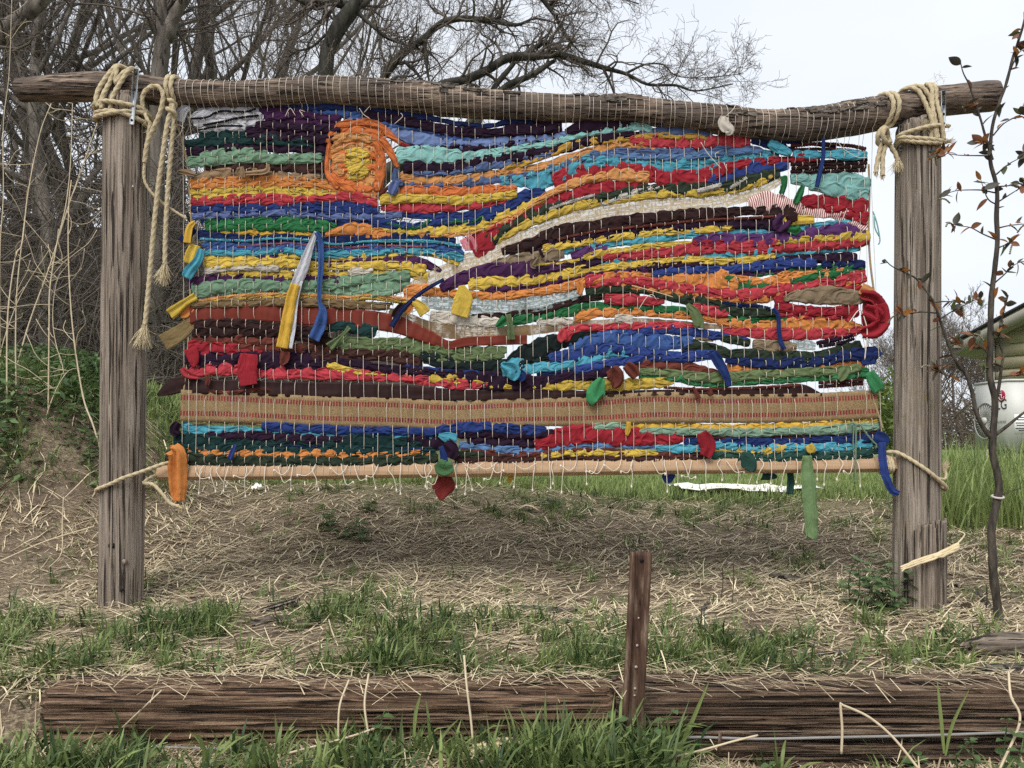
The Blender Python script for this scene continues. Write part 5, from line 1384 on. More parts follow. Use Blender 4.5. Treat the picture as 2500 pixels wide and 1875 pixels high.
def fc(k): return fabric(CL[k], None, True)
TAILS = [
    ([(776, 570, 9), (760, 610, 17), (745, 655, 25), (726, 702, 25)], 'wh', 'white end of the long two-tone hanging strip', -.024, .4),
    ([(727, 698, 22), (716, 735, 25), (706, 790, 27), (694, 852, 28)], 'gy', 'yellow end of the long two-tone hanging strip', -.028, .35),
    ([(740, 690, 8), (728, 740, 8), (722, 800, 9), (714, 853, 9)], 'wh', None, -.022, .1),
    ([(776, 572, 10), (786, 590, 14), (788, 650, 15), (784, 700, 13), (785, 740, 10), (792, 765, 22), (784, 800, 32), (770, 832, 30)], 'mb', 'blue hanging strip knotted half way', -.026, .6),
    ([(480, 545, 10), (468, 560, 18), (462, 597, 20)], 'gy', 'yellow flag end at the left edge', -.02, .3),
    ([(478, 560, 14), (455, 580, 22), (445, 592, 22)], 'nv', None, -.006, .4),
    ([(498, 612, 16), (490, 640, 20), (470, 665, 26), (462, 682, 24)], 'tq', 'turquoise end hanging at the left edge', -.026, .5),
    ([(480, 600, 24), (470, 630, 30), (468, 645, 26)], 'ye', None, -.012, .5),
    ([(482, 725, 22), (460, 738, 18), (435, 757, 26), (418, 770, 28)], 'ye', 'yellow frayed end at the left edge', -.014, .5),
    ([(470, 750, 20), (452, 765, 26), (440, 768, 16)], 'og', None, -.004, .4),
    ([(472, 785, 30), (440, 812, 40), (398, 838, 44)], 'web', 'tan canvas tab sticking out on the left', -.002, .05),
    ([(470, 935, 26), (440, 938, 40), (410, 950, 32), (384, 965, 8)], 'choc', 'dark leather end pointing left', .002, .08),
    ([(464, 262, 16), (448, 275, 24), (440, 300, 26)], 'wh', 'white end at the top left corner', -.012, .5),
    ([(614, 866, 40), (612, 885, 46), (609, 910, 46), (614, 942, 40)], 'cm', 'crimson frayed end hanging in front', -.026, .15),
    ([(470, 852, 34), (478, 880, 26), (476, 898, 8)], 'cm', None, -.018, .2),
    ([(448, 900, 14), (462, 915, 20), (490, 922, 10)], 'rp', None, -.016, .4),
    ([(700, 860, 24), (698, 878, 26), (690, 892, 10)], 'ru', None, -.02, .4),
    ([(510, 915, 12), (512, 930, 14), (510, 942, 10)], 'ru', None, -.018, .5),
    ([(440, 1032, 18), (430, 1050, 24), (440, 1062, 18)], 'dp', None, -.016, .6),
    ([(430, 1094, 34), (443, 1108, 36), (444, 1150, 40), (445, 1195, 36), (447, 1222, 22)], 'og', 'orange pleated end hanging by the left post', -.036, .9),
    ([(580, 1086, 6), (572, 1105, 12), (566, 1122, 12)], 'rb', None, -.02, .5),
    ([(855, 800, 12), (838, 820, 8), (806, 850, 24)], 'ol', None, -.016, .5),
    ([(1128, 700, 14), (1132, 728, 44), (1128, 752, 46), (1122, 774, 44)], 'ye', 'broad yellow flap with a pointed top', -.026, .12),
    ([(1008, 735, 14), (1028, 752, 26), (1040, 768, 30)], 'ye', None, -.022, .3),
    ([(1010, 738, 10), (1000, 755, 20), (990, 766, 16)], 'og', None, -.018, .5),
    ([(1085, 685, 8), (1050, 705, 9), (1020, 725, 9), (995, 748, 10), (975, 772, 12), (958, 800, 14)], 'nv', 'thin navy strip slanting across the gap', -.024, .4),
    ([(988, 745, 18), (972, 765, 22), (966, 778, 18)], 'db', None, -.02, .5),
    ([(1410, 690, 12), (1416, 705, 18), (1412, 722, 12)], 'og', None, -.02, .5),
    ([(1240, 770, 14), (1246, 800, 16), (1248, 832, 20)], 'ol', None, -.022, .6),
    ([(1236, 780, 26), (1222, 792, 20), (1212, 800, 8)], 'gr', None, -.02, .6),
    ([(1675, 745, 10), (1692, 765, 22), (1702, 790, 26), (1700, 800, 22)], 'ol', 'olive tied end in the middle right', -.022, .4),
    ([(1882, 755, 11), (1895, 775, 11), (1896, 810, 11), (1902, 840, 12), (1910, 855, 12)], 'nb', 'dark blue braided end hanging down', -.024, .6),
    ([(2003, 345, 10), (2003, 390, 10), (1992, 440, 12), (1988, 462, 10)], 'nb', 'dark blue yarn end at the top right', -.026, .6),
    ([(1488, 902, 28), (1498, 915, 42), (1502, 932, 36), (1496, 948, 12)], 'ru', 'rust tied end in the lower middle', -.026, .7),
    ([(1525, 892, 22), (1540, 905, 30), (1552, 922, 22)], 'ru', None, -.022, .6),
    ([(1468, 925, 16), (1456, 950, 40), (1452, 970, 46), (1458, 978, 40)], 'mg', 'green end hanging over the jute webbing', -.026, .4),
    ([(1735, 862, 22), (1752, 890, 24), (1766, 915, 18), (1776, 945, 10)], 'nb', 'navy tassel hanging on the right', -.028, .7),
    ([(1690, 945, 6), (1697, 960, 10), (1702, 974, 14)], 'ru', None, -.02, .5),
    ([(1732, 945, 6), (1731, 958, 12), (1732, 966, 12)], 'ru', None, -.02, .5),
    ([(2100, 878, 30), (2135, 872, 36), (2142, 875, 32)], 'nb', None, -.008, .2),
    ([(2115, 910, 24), (2132, 940, 34), (2140, 955, 30)], 'mg', 'green end at the right edge', -.02, .3),
    ([(2062, 902, 20), (2050, 920, 22), (2042, 930, 10)], 'ol', None, -.02, .4),
    ([(2130, 1068, 36), (2150, 1075, 34), (2155, 1085, 20)], 'nb', None, -.018, .4),
    ([(2142, 1080, 18), (2142, 1120, 20), (2148, 1160, 20), (2165, 1195, 18), (2182, 1204, 14)], 'rb', 'royal blue tail hanging by the right post', -.04, .5),
    ([(1962, 1112, 24), (1962, 1150, 32), (1966, 1200, 36), (1970, 1260, 34), (1973, 1305, 30), (1972, 1312, 24)], 'sgl', 'long leaf-green tail hanging below the batten', -.036, .35),
    ([(1805, 1105, 14), (1818, 1125, 38), (1824, 1140, 34), (1822, 1150, 20)], 'gt', 'bottle green end over the batten', -.036, .15),
    ([(1935, 1150, 16), (1938, 1180, 18), (1934, 1208, 18)], 'gt', None, .03, .5),
    ([(1870, 1155, 40), (1890, 1162, 22), (1905, 1166, 6)], 'gt', None, .035, .3),
    ([(1708, 1056, 24), (1718, 1075, 38), (1724, 1095, 36), (1716, 1114, 24)], 'cm', 'crimson gauze end near the batten', -.026, .3),
    ([(1088, 1080, 30), (1105, 1100, 34), (1098, 1118, 28)], 'dp', None, -.02, .4),
    ([(1078, 1090, 10), (1085, 1115, 18), (1086, 1138, 20)], 'nb', None, -.028, .6),
    ([(1070, 1128, 24), (1085, 1142, 40), (1108, 1138, 20)], 'mg2', None, -.034, .3),
    ([(1068, 1168, 40), (1082, 1185, 56), (1078, 1205, 34), (1076, 1222, 10)], 'ru2', 'rust red scrap hanging under the batten', .012, .3),
    ([(1626, 1155, 20), (1638, 1165, 36), (1648, 1172, 20)], 'rb', None, .03, .2),
    ([(1240, 1164, 24), (1252, 1168, 26)], 'gy', None, .03, .2),
    ([(1072, 1062, 8), (1092, 1068, 26), (1116, 1072, 24)], 'tq', None, -.018, .3),
    ([(1533, 1030, 10), (1531, 1050, 14), (1528, 1064, 6)], 'gy', None, -.018, .3),
    ([(1312, 632, 12), (1300, 650, 14), (1308, 656, 8)], 'kh', None, -.02, .6),
    ([(1968, 1086, 20), (1975, 1098, 24), (1977, 1106, 14)], 'ye', None, -.024, .3),
    ([(1315, 610, 7), (1326, 632, 7)], 'db', None, -.02, .4),
    ([(1225, 892, 14), (1250, 905, 36), (1252, 922, 30), (1250, 930, 10)], 'tq', 'turquoise tied end in the middle', -.024, .6),
    ([(1262, 905, 14), (1272, 918, 26), (1266, 930, 16)], 'nb', None, -.022, .6),
    ([(1758, 302, 20), (1756, 320, 30), (1768, 336, 26), (1760, 342, 10)], 'cr', 'cream folded scrap tied to the log', -.062, .5),
    ([(1910, 432, 20), (1912, 452, 16), (1905, 476, 14)], 'gr', None, -.012, .6),
    ([(1958, 455, 10), (1950, 475, 18), (1938, 500, 16)], 'gr', None, -.014, .6),
    ([(1915, 535, 40), (1900, 555, 40), (1895, 568, 20)], 'pu', None, -.014, .5),
    ([(1928, 528, 30), (1932, 545, 20)], 'db', None, -.018, .5),
    ([(1915, 545, 12), (1925, 540, 24), (1985, 538, 20)], 'ye', None, -.012, .2),
    ([(1920, 560, 14), (1940, 562, 26), (1948, 555, 14)], 'gr', None, -.012, .5),
    ([(2098, 705, 30), (2118, 715, 30), (2135, 722, 14)], 'lo', None, -.012, .3),
    ([(2096, 722, 26), (2130, 730, 34), (2148, 760, 40), (2146, 790, 38)], 'cm', None, -.020, .8),
    ([(2140, 745, 34), (2146, 785, 42), (2128, 808, 40), (2095, 815, 26)], 'cm', None, -.026, .9),
    ([(2100, 760, 30), (2125, 772, 40), (2140, 782, 30)], 'cm', None, -.030, .7),
    ([(658, 405, 8), (652, 422, 14), (598, 428, 10)], 'tn', None, -.018, .5),
    ([(595, 412, 8), (597, 430, 14), (600, 440, 8)], 'tn', None, -.022, .5),
    ([(440, 420, 12), (460, 424, 14), (480, 430, 8)], 'tn', None, -.01, .5),
    ([(970, 445, 16), (962, 465, 24), (958, 480, 14)], 'pw', None, -.018, .6),
    ([(1376, 806, 12), (1372, 825, 26), (1376, 834, 20)], 'rp', None, -.018, .5),
    ([(1135, 580, 30), (1148, 600, 36), (1150, 612, 30)], 'gz', 'thin pink gauze end', -.002, .2),
]
EXTRA = dict(web=fabric((160, 136, 88), None, True), choc=M_CHOC, sgl=fabric((122, 152, 100), None, True), mg2=fabric((84, 130, 82), None, True), ru2=fabric((140, 46, 42), None, True), gz=gauze('pink_gauze', (226, 150, 164), (190, 60, 84), 0.6))
for ti, (pts, c, lab, dy, fo) in enumerate(TAILS):
    ribbon_tail(pts, EXTRA[c] if c in EXTRA else fc(c), label=lab, dy=dy, fold=fo, seed=ti + 1)
# the crimson bundle bulging from the right edge
mb = MB(); Rb = np.random.default_rng(77)
for kx in range(1):
    nu, nv_ = 40, 22
    uu = np.linspace(0, 2 * np.pi, nu, endpoint=False); vv = np.linspace(0.02, np.pi - 0.02, nv_)
    U, Vv = np.meshgrid(uu, vv); rx, ry, rz = 20 * S, 0.014, 40 * S
    base = P(2124, 772, -0.004)
    f_ = 1 + 0.55 * (fbm(U * 2.5, Vv * 1.2, 21) - .5) + 0.40 * (fbm(U * 5, Vv * 2.2, 23) - .5)
    f_[:, -1] = f_[:, 0] * .5 + f_[:, -1] * .5
    Vx = np.stack([base[0] + rx * np.sin(Vv) * np.cos(U) * f_, base[1] + ry * np.sin(Vv) * np.sin(U) * f_ , base[2] + rz * np.cos(Vv) * f_], -1).reshape(-1, 3)
    i = np.arange(nv_ - 1)[:, None] * nu; j = np.arange(nu)[None, :]; j2 = (j + 1) % nu
    mb.add(Vx, np.stack([i + j, i + nu + j, i + nu + j2, i + j2], -1).reshape(-1, 4), None, None, np.stack([Vv * .05, np.abs(U - np.pi) * 1.1], -1).reshape(-1, 2))
mb.part('rag_bundle', fc('cm'), tap, label='crimson cloth bundle bulging at the right edge')
# selvedge cords at both edges and loose yarns
def yarn(pts, r, mat, parent, name='loose_string', dy=-.02, k=5, step=6, label=None, smooth=True):
    p = np.array([(q[0], q[1], q[2] if len(q) > 2 else dy) for q in pts], float)
    sp = smooth_path(p, step)
    w_ = np.array([P(a, b, c) for a, b, c in sp])
    mb = MB(); mb.add(*tube(w_, r, k)); return mb.part(name, mat, parent, label=label)
M_TANC = plain('tan_cord', (0.33, 0.25, 0.14), 0.95, 0.1, 0.3, 200, bstr=0.5)
M_TEALY = plain('grey_green_yarn', (0.13, 0.20, 0.13), 0.95, 0.1, 0.3, 200, bstr=0.5)
yarn([(430, 300), (445, 350), (458, 412), (464, 500), (468, 620), (462, 760), (455, 900), (447, 960)], 0.0036, M_TANC, tap, 'selvedge_cord', dy=0.004)
yarn([(2122, 400), (2124, 470), (2122, 560), (2126, 640), (2136, 720), (2140, 760)], 0.0038, M_TANC, tap, 'selvedge_cord', dy=0.004)
yarn([(2126, 960), (2134, 985), (2146, 1020), (2155, 1048)], 0.0042, M_TANC, tap, 'selvedge_cord', dy=-.004)
yarn([(2125, 520), (2135, 550), (2142, 590), (2138, 600)], 0.0025, fc('aq'), tap, 'loose_yarn')
yarn([(2128, 530), (2130, 560), (2140, 580)], 0.0025, fc('aq'), tap, 'loose_yarn')
yarn([(2062, 1036), (2080, 1036), (2082, 1080), (2080, 1180)], 0.0034, M_TEALY, tap, 'loose_yarn', dy=-.026)
yarn([(2092, 1036), (2108, 1060), (2125, 1080), (2132, 1086), (2130, 1096)], 0.0034, M_TEALY, tap, 'loose_yarn', dy=-.026)
yarn([(2078, 1040), (2076, 1085), (2082, 1108)], 0.0028, M_TEALY, tap, 'loose_yarn', dy=-.024)
yarn([(2065, 790), (2090, 760), (2104, 790), (2108, 820), (2102, 880)], 0.002, M_STRING, tap, dy=-.03)
yarn([(1556, 760), (1575, 730), (1590, 722), (1600, 735)], 0.0012, M_STRING, tap, dy=-.022)
yarn([(1540, 700), (1600, 716), (1640, 728)], 0.0016, M_STALK, tap, dy=-.022)
for pts in ([(1708, 353), (1725, 380), (1757, 416)], [(1745, 392), (1743, 380), (1752, 376)], [(1764, 402), (1772, 422)], [(2035, 340), (2050, 365), (2085, 388), (2110, 390)],
            [(745, 290), (735, 275), (748, 278)], [(965, 308), (985, 290), (980, 282)], [(892, 280), (905, 265), (912, 255)], [(880, 270), (890, 285), (905, 295)],
            [(1762, 300, -.06), (1778, 285, -.062), (1785, 272, -.058)], [(700, 290), (712, 270), (725, 288)], [(530, 258), (538, 250), (560, 256)], [(415, 336), (430, 325), (440, 310), (455, 318)],
            [(432, 345), (448, 328), (452, 305)]):
    yarn(pts, 0.0013, M_STRING, tap, dy=-.02)
# knotted ends dangling over the batten
RD = np.random.default_rng(17)
xd = list(np.linspace(470, 2100, 62) + RD.normal(0, 9, 62))
for q, x0 in enumerate(xd):
    yb = bat_y(x0); y_0 = yb - 19 + RD.uniform(0, 6); typ = RD.random()
    if 1955 < x0 < 1985: continue
    if typ < 0.66:
        x1 = x0 + RD.normal(0, 8); y1 = yb + RD.uniform(30, 58)
        pts = [(x0, y_0, -.008), (x0 + RD.normal(0, 4), yb - 4, -.022), ((x0 + x1) / 2, yb + 16, -.028), (x1, y1, -.02)]
    else:
        x1 = x0 + RD.choice([-1, 1]) * RD.uniform(22, 48); y1 = yb + RD.uniform(-10, 28)
        pts = [(x0, y_0, -.008), (x0 + (x1 - x0) * .15, yb - 2, -.022), (x0 + (x1 - x0) * .5, max(y1, yb) + RD.uniform(2, 10), -.028), (x1, y1, -.026)]
    p = np.array(pts); sp = smooth_path(p, 5); W_ = np.array([P(a, b, c) for a, b, c in sp])
    r = np.full(len(W_), 0.0014); ek = W_[-1]
    mb = MB(); mb.add(*tube(np.vstack([W_, ek + [0, 0, -.001], ek + [0, 0, -.004], ek + [.0005, 0, -.009]]), np.concatenate([r, [0.0034, 0.0032, 0.0046]]), 5)); mb.part('knotted_end', M_STRING, tap)
yarn([(490, 1135), (485, 1150), (492, 1160), (500, 1150)], 0.0014, M_STRING, tap, dy=-.024)
for a, b in ((1130, 1180), (1250, 1310), (1215, 1160)):
    yarn([(a, 1128), ((a + b) / 2, 1145), (b, 1130)], 0.0014, M_STRING, tap, dy=-.024)

# ================================================================ ROPES
def rope_part(pts, parent, r=0.0078, name='strand', dy=0.0, step=2.2):
    p = np.array([(q[0], q[1], q[2] if len(q) > 2 else dy) for q in pts], float)
    sp = smooth_path(p, step); W_ = np.array([P(a, b, c) for a, b, c in sp])
    mb = MB(); mb.add(*tube(W_, r, 12, True, 3, 2 * math.pi / (r * 10.5), 0.15)); return mb.part(name, M_ROPE, parent)

def fray(p, d, parent, n=70, L=0.05, spread=0.35, seed=0, mat=None):
    R = np.random.default_rng(seed); mb = MB(); p = np.array(p); d = unit(np.array(d, float))
    for q in range(n):
        dd = unit(d + R.normal(0, spread, 3) * .6); a = p + R.normal(0, 0.003, 3); l = L * R.uniform(.6, 1.1)
        b = a + dd * l * .5 + R.normal(0, .0015, 3); c = b + unit(dd + R.normal(0, .25, 3)) * l * .5
        mb.add(*tube(np.array([a, b, c]), [0.0011, 0.0010, 0.0005], 3, False))
    return mb.part('frayed_end', mat or M_FRAY, parent, kind='stuff')

def whiskers(W0, parent, n, seed):
    R = np.random.default_rng(seed); mb = MB()
    for q in range(n):
        a = W0[R.integers(len(W0))] + R.normal(0, .004, 3); d = unit(R.normal(0, 1, 3)); l = R.uniform(.008, .03)
        mb.add(*tube(np.array([a, a + d * l * .5 + R.normal(0, .002, 3), a + d * l]), 0.0004, 3, False))
    mb.part('stray_fibres', M_FRAY, parent, kind='stuff')

LF = -0.083   # in front of the post
r1 = thing('rope_lashing', 'pale sisal rope lashing log to brown post, loop hanging on its right', 'rope', tuple(P(310, 290)))
over = lambda pts: pts
for pts in ([(318, 182, .02), (312, 174, -.02), (300, 176, -.045), (284, 205, -.062), (268, 240, -.075), (264, 270, LF), (270, 285, LF)],
            [(325, 181, .02), (315, 176, -.03), (303, 180, -.05), (288, 225, -.064), (279, 262, LF), (277, 290, LF)],
            [(300, 178, -.02), (302, 182, -.05), (305, 222, -.062), (318, 200, -.060), (337, 181, -.04), (330, 178, .02)],
            [(337, 178, -.02), (334, 184, -.05), (318, 220, -.066), (303, 258, LF + .004), (296, 290, LF + .004)],
            [(256, 300, -.03), (248, 282, -.04), (256, 272, -.068), (290, 273, LF - .006), (330, 278, LF - .004), (366, 283, -.056), (374, 288, .0)],
            [(254, 308, -.03), (252, 296, -.05), (268, 294, -.076), (310, 296, LF - .003), (345, 305, -.074), (372, 313, -.04), (378, 318, 0)],
            [(252, 306, -.04), (256, 305, -.068), (300, 302, LF - .008), (340, 294, -.078), (370, 292, -.05), (376, 296, 0)]):
    rope_part(pts, r1)
loop = [(372, 296, -.05), (366, 270, -.06), (370, 248, -.062), (386, 232, -.062), (404, 230, -.06), (415, 246, -.058), (414, 268, -.058), (406, 298, -.058), (392, 328, -.056), (382, 350, -.055), (374, 376, -.054), (369, 410, -.05), (367, 440, -.05), (373, 464, -.048), (392, 490, -.04), (420, 512, -.03), (459, 537, -.015)]
rope_part(loop[:12], r1); rope_part(loop[10:], r1, r=0.005, name='thin_end')
rope_part([(368, 286, -.05), (378, 308, -.06), (384, 318, -.058), (380, 340, -.055), (374, 370, -.05)], r1, r=.0065)
whiskers(np.array([P(x, y, -.08) for x, y in ((270, 280), (330, 280), (300, 200), (380, 320), (400, 240), (385, 340))]), r1, 40, 1)

r2 = thing('hanging_rope', 'doubled sisal rope hanging from the log, two frayed ends', 'rope', tuple(P(412, 500)))
for x0 in (421, 433):
    yl, wl = log_at(x0); rr = wl * S / 2 + .007
    pts = [(x0 + (2 if a < 0 else 0), yl - rr / S * math.sin(a), -rr * math.cos(a)) for a in np.radians([170, 130, 95, 60, 30, 0, -25, -50])]
    rope_part(pts, r2)
rope_part([(424, 258, -.045), (434, 262, -.055), (440, 268, -.04), (430, 275, -.03)], r2)
rope_part([(430, 258, -.05), (438, 280, -.05), (428, 300, -.052), (421, 340, -.055), (413, 395, -.055), (405, 450, -.055), (396, 530, -.055), (388, 615, -.055), (381, 700, -.056), (372, 800, -.058)], r2)
rope_part([(436, 258, -.05), (431, 285, -.046), (435, 310, -.042), (432, 350, -.042), (428, 400, -.042), (424, 450, -.042), (419, 520, -.042), (416, 590, -.042), (415, 652, -.042)], r2)
rope_part([(418, 275, -.04), (430, 285, -.058), (440, 290, -.05), (436, 300, -.035), (424, 296, -.04)], r2)
fray(P(372, 798, -.058), (-.12, 0, -1), r2, 130, .09, .30, 3); fray(P(415, 650, -.042), (-.10, 0, -1), r2, 120, .08, .32, 4)
whiskers(np.array([P(x, y, -.05) for x, y in ((421, 340), (405, 450), (388, 600), (380, 700), (430, 400), (418, 560))]), r2, 45, 2)

r3 = thing('rope_lashing', 'pale sisal rope lashing log to grey post', 'rope', tuple(P(2240, 300)))
RF = -0.080
for pts in ([(2190, 235, .02), (2196, 227, -.03), (2212, 230, -.048), (2226, 245, -.058), (2240, 288, -.072), (2250, 328, RF), (2258, 360, RF)],
            [(2206, 225, .02), (2214, 219, -.02), (2230, 226, -.05), (2242, 245, -.06), (2250, 262, -.062), (2253, 300, -.075), (2262, 358, RF + .004)],
            [(2258, 216, .02), (2257, 210, -.015), (2256, 232, -.052), (2254, 262, -.062), (2249, 305, -.076), (2246, 358, RF + .006)],
            [(2270, 216, .02), (2269, 210, -.015), (2266, 232, -.052), (2264, 264, -.062), (2268, 312, RF), (2277, 360, -.074)],
            [(2188, 350, 0), (2182, 342, -.04), (2200, 338, -.066), (2235, 333, RF - .008), (2270, 327, -.076), (2292, 322, -.052), (2300, 320, -.045)],
            [(2186, 352, 0), (2183, 348, -.045), (2200, 354, -.068), (2240, 362, RF - .006), (2276, 364, -.074), (2290, 358, -.055), (2294, 356, -.04)],
            [(2186, 358, 0), (2186, 354, -.045), (2206, 364, -.07), (2240, 370, RF - .004), (2272, 368, -.074), (2286, 362, -.055)]):
    rope_part(pts, r3, r=.0072)
fray(P(2292, 357, -.045), (1, -.2, .1), r3, 26, .03, .3, 5)
whiskers(np.array([P(x, y, -.08) for x, y in ((2240, 280), (2258, 212), (2270, 212), (2290, 340), (2230, 335))]), r3, 40, 6)
r4 = thing('knotted_rope', 'knotted sisal rope hanging from the log left of the grey post', 'rope', tuple(P(2150, 330)))
for x0, dx in ((2155, -2), (2167, 0)):
    yl, wl = log_at(x0); rr = wl * S / 2 + .007
    pts = [(x0 + 7 * math.cos(a * 1.4) + dx, yl - rr / S * math.sin(a), -rr * math.cos(a)) for a in np.radians([150, 120, 95, 60, 30, 5, -20, -45, -60])] + [(2152 + dx, 325, -.03)]
    rope_part(pts, r4)
rope_part([(2152, 318, -.03), (2138, 328, -.04), (2132, 345, -.035), (2140, 358, -.02), (2154, 352, -.008), (2160, 338, -.02), (2150, 326, -.042), (2140, 335, -.05), (2144, 352, -.045), (2156, 358, -.035), (2166, 350, -.02), (2160, 335, -.012)], r4, r=.0085)
rope_part([(2143, 352, -.03), (2139, 375, -.028), (2134, 400, -.026), (2130, 428, -.026)], r4)
rope_part([(2156, 352, -.03), (2150, 372, -.03), (2146, 395, -.028), (2146, 436, -.028)], r4)
rope_part([(2160, 352, -.02), (2170, 366, -.02), (2180, 382, -.02), (2186, 398, -.02)], r4)
fray(P(2186, 396, -.02), (-.1, 0, -1), r4, 70, .05, .5, 7); fray(P(2130, 424, -.026), (0, 0, -1), r4, 30, .02, .3, 8); fray(P(2146, 432, -.028), (0, 0, -1), r4, 30, .02, .3, 9)
whiskers(np.array([P(x, y, -.04) for x, y in ((2150, 330), (2160, 345), (2172, 260), (2140, 345))]), r4, 40, 10)
r5 = thing('guy_rope', 'sisal rope tying the batten\'s left end round the brown post', 'rope', tuple(P(330, 1165)))
rope_part([(372, 1180, .03), (340, 1195, .09), (262, 1206, .06), (250, 1199, -.02), (262, 1192, -.07), (300, 1178, -.085), (327, 1165, -.082), (360, 1152, -.06), (416, 1130, -.026), (425, 1140, .0)], r5, r=.0066)
rope_part([(356, 1178, -.02), (370, 1168, -.02), (386, 1160, -.02)], r5, r=.006)
rope_part([(362, 1178, -.04), (388, 1182, -.045), (411, 1203, -.05), (430, 1226, -.05), (452, 1234, -.05)], r5, r=.0062)
fray(P(450, 1233, -.05), (.7, 0, -.6), r5, 60, .03, .5, 11)
r6 = thing('guy_rope', 'sisal rope tying the batten\'s right end round the grey post', 'rope', tuple(P(2230, 1150)))
for dx in (0, 8, 15):
    rope_part([(2152 + dx, 1118, .03), (2154 + dx, 1112, .0), (2156 + dx, 1118, -.014), (2157 + dx, 1142, -.03), (2158 + dx, 1152, -.01), (2158 + dx, 1156, .03)], r6, r=.006)
rope_part([(2160, 1104, -.01), (2178, 1104, -.03), (2198, 1118, -.06), (2230, 1145, -.088), (2264, 1171, -.082), (2288, 1188, -.06), (2296, 1194, -.03), (2294, 1188, .02)], r6, r=.0068)
rope_part([(2262, 1166, -.085), (2280, 1168, -.07), (2293, 1160, -.045), (2296, 1145, -.03)], r6, r=.005)
fray(P(2293, 1152, -.03), (.2, 0, 1), r6, 80, .04, .3, 12)
# thin wire round the right post's foot
stp = thing('husk_strip', 'dry bent husk strip leaning on the grey post\'s foot', 'husk')
mb = MB(); pp = np.array([P(2155, 1372, -.13), P(2200, 1356, -.115), P(2250, 1342, -.108), P(2300, 1322, -.10)])
sp = smooth_path(pp, .02)
for o_ in (0, 1, 2):
    wv_ = sp + np.array([0, -.004 * o_, -.006 * o_]) + np.random.default_rng(o_).normal(0, .0015, sp.shape)
    mb.add(*tube(wv_, np.linspace(.004, .008, len(sp)) * (1 - .15 * o_), 6))
mb.part('blade', M_HUSK, stp)
mb = MB(); pp = smooth_path(np.array([P(2296, 1322, -.10), P(2312, 1305, -.10), P(2316, 1295, -.10), P(2305, 1290, -.09)]), .01); mb.add(*tube(pp, .003, 5)); mb.part('curl', M_HUSK, stp)

# ================================================================ TIMBERS, STAKE, WIRE
def timber(name, label, x0, x1, yf, z0, z1, depth, seed, mat, ang=0.0):
    L = x1 - x0; n = int(L / 0.009); k = 132
    # rounded rectangle section
    a = np.arange(k) / k * 2 * np.pi; ca, sa = np.cos(a), np.sin(a)
    q = 1 / np.maximum(np.abs(ca), np.abs(sa)); rr = np.minimum(q, 1.22)
    hy, hz = depth / 2, (z1 - z0) / 2
    X = np.linspace(x0, x1, n)[:, None]; U = a[None, :]
    grain = (vnoise(X * 3.0, U * 11, seed) - .5) * .010 + (vnoise(X * 9, U * 26, seed + 1) - .5) * .006 + (fbm(X * 2, U * 1.5, seed + 2) - .5) * .022
    R = np.random.default_rng(seed)
    deep = np.zeros((n, k))
    for c in range(40):
        u0 = R.uniform(-1.3, 1.6); xc = R.uniform(x0, x1); l = R.uniform(.12, .6)
        uu = u0 + .12 * (vnoise(X * 2.5, X * 0 + c, seed) - .5)
        d = np.abs((U - uu + np.pi) % (2 * np.pi) - np.pi)
        deep += R.uniform(.005, .017) * np.exp(-(d / R.uniform(.018, .034)) ** 2) * np.exp(-((X - xc) / l) ** 4)
    rad = rr[None, :] + (grain - deep) / min(hy, hz)
    endr = sstep(0, .02, X - x0) * sstep(0, .02, x1 - X)
    rad = rad * (.93 + .07 * endr)
    V = np.stack([np.broadcast_to(X, rad.shape) + .006 * (vnoise(U * 3 + X * 0, X * 40, 4) - .5), yf + hy - ca[None, :] * rad * hy + (X - x0) * math.tan(ang), (z0 + z1) / 2 + sa[None, :] * rad * hz], -1).reshape(-1, 3)
    i = np.arange(n - 1)[:, None] * k; j = np.arange(k)[None, :]; j2 = (j + 1) % k
    Q = np.stack([i + j, i + k + j, i + k + j2, i + j2], -1).reshape(-1, 4)
    c0 = V[:k].mean(0); c1 = V[-k:].mean(0); nv = len(V)
    T = [[jj, (jj + 1) % k, nv] for jj in range(k)] + [[(n - 1) * k + (jj + 1) % k, (n - 1) * k + jj, nv + 1] for jj in range(k)]
    t = thing(name, label, 'timber', ((x0 + x1) / 2, yf + hy, z0))
    mb = MB(); mb.add(np.vstack([V, c0 + [-.002, 0, 0], c1 + [.002, 0, 0]]), Q, T); mb.part('beam', mat, t)
    return t
YT = 2.00
tl_ = timber('garden_timber', 'reddish-brown cracked timber in the foreground, left of the rusty stake', (96 - 1250) * YT / FPX, (1500 - 1250) * YT / FPX, YT, -.212, -.052, .16, 41, M_TIE, 0.004)
tr_ = timber('garden_timber', 'brown grained timber in the foreground, right of the rusty stake', (1508 - 1250) * YT / FPX, 1.9, YT + .015, -.185, -.048, .155, 47, M_TIE2, 0.0)
timber('lower_board', 'dark low board under the right-hand timber', (1700 - 1250) * YT / FPX, 1.85, YT + .02, -.262, -.198, .06, 53, M_TIE2, 0.0)
cable = smooth_path(np.array([PD(1590, 1806, 1.975), PD(1700, 1800, 1.985), PD(1850, 1804, 1.99), PD(2050, 1800, 1.99), PD(2280, 1795, 1.99), PD(2420, 1790, 1.99), PD(2560, 1786, 1.99)]), .03)
mb = MB(); mb.add(*tube(cable, .0036, 8)); mb.part('wire_cable', plain('grey_cable', (.22, .21, .20), .6, .3, .2, 40), None, label='thin grey wire stapled along the right-hand timber', cat='wire')
cable = smooth_path(np.array([PD(330, 1822, 1.975), PD(560, 1828, 1.98), PD(800, 1826, 1.98)]), .03)
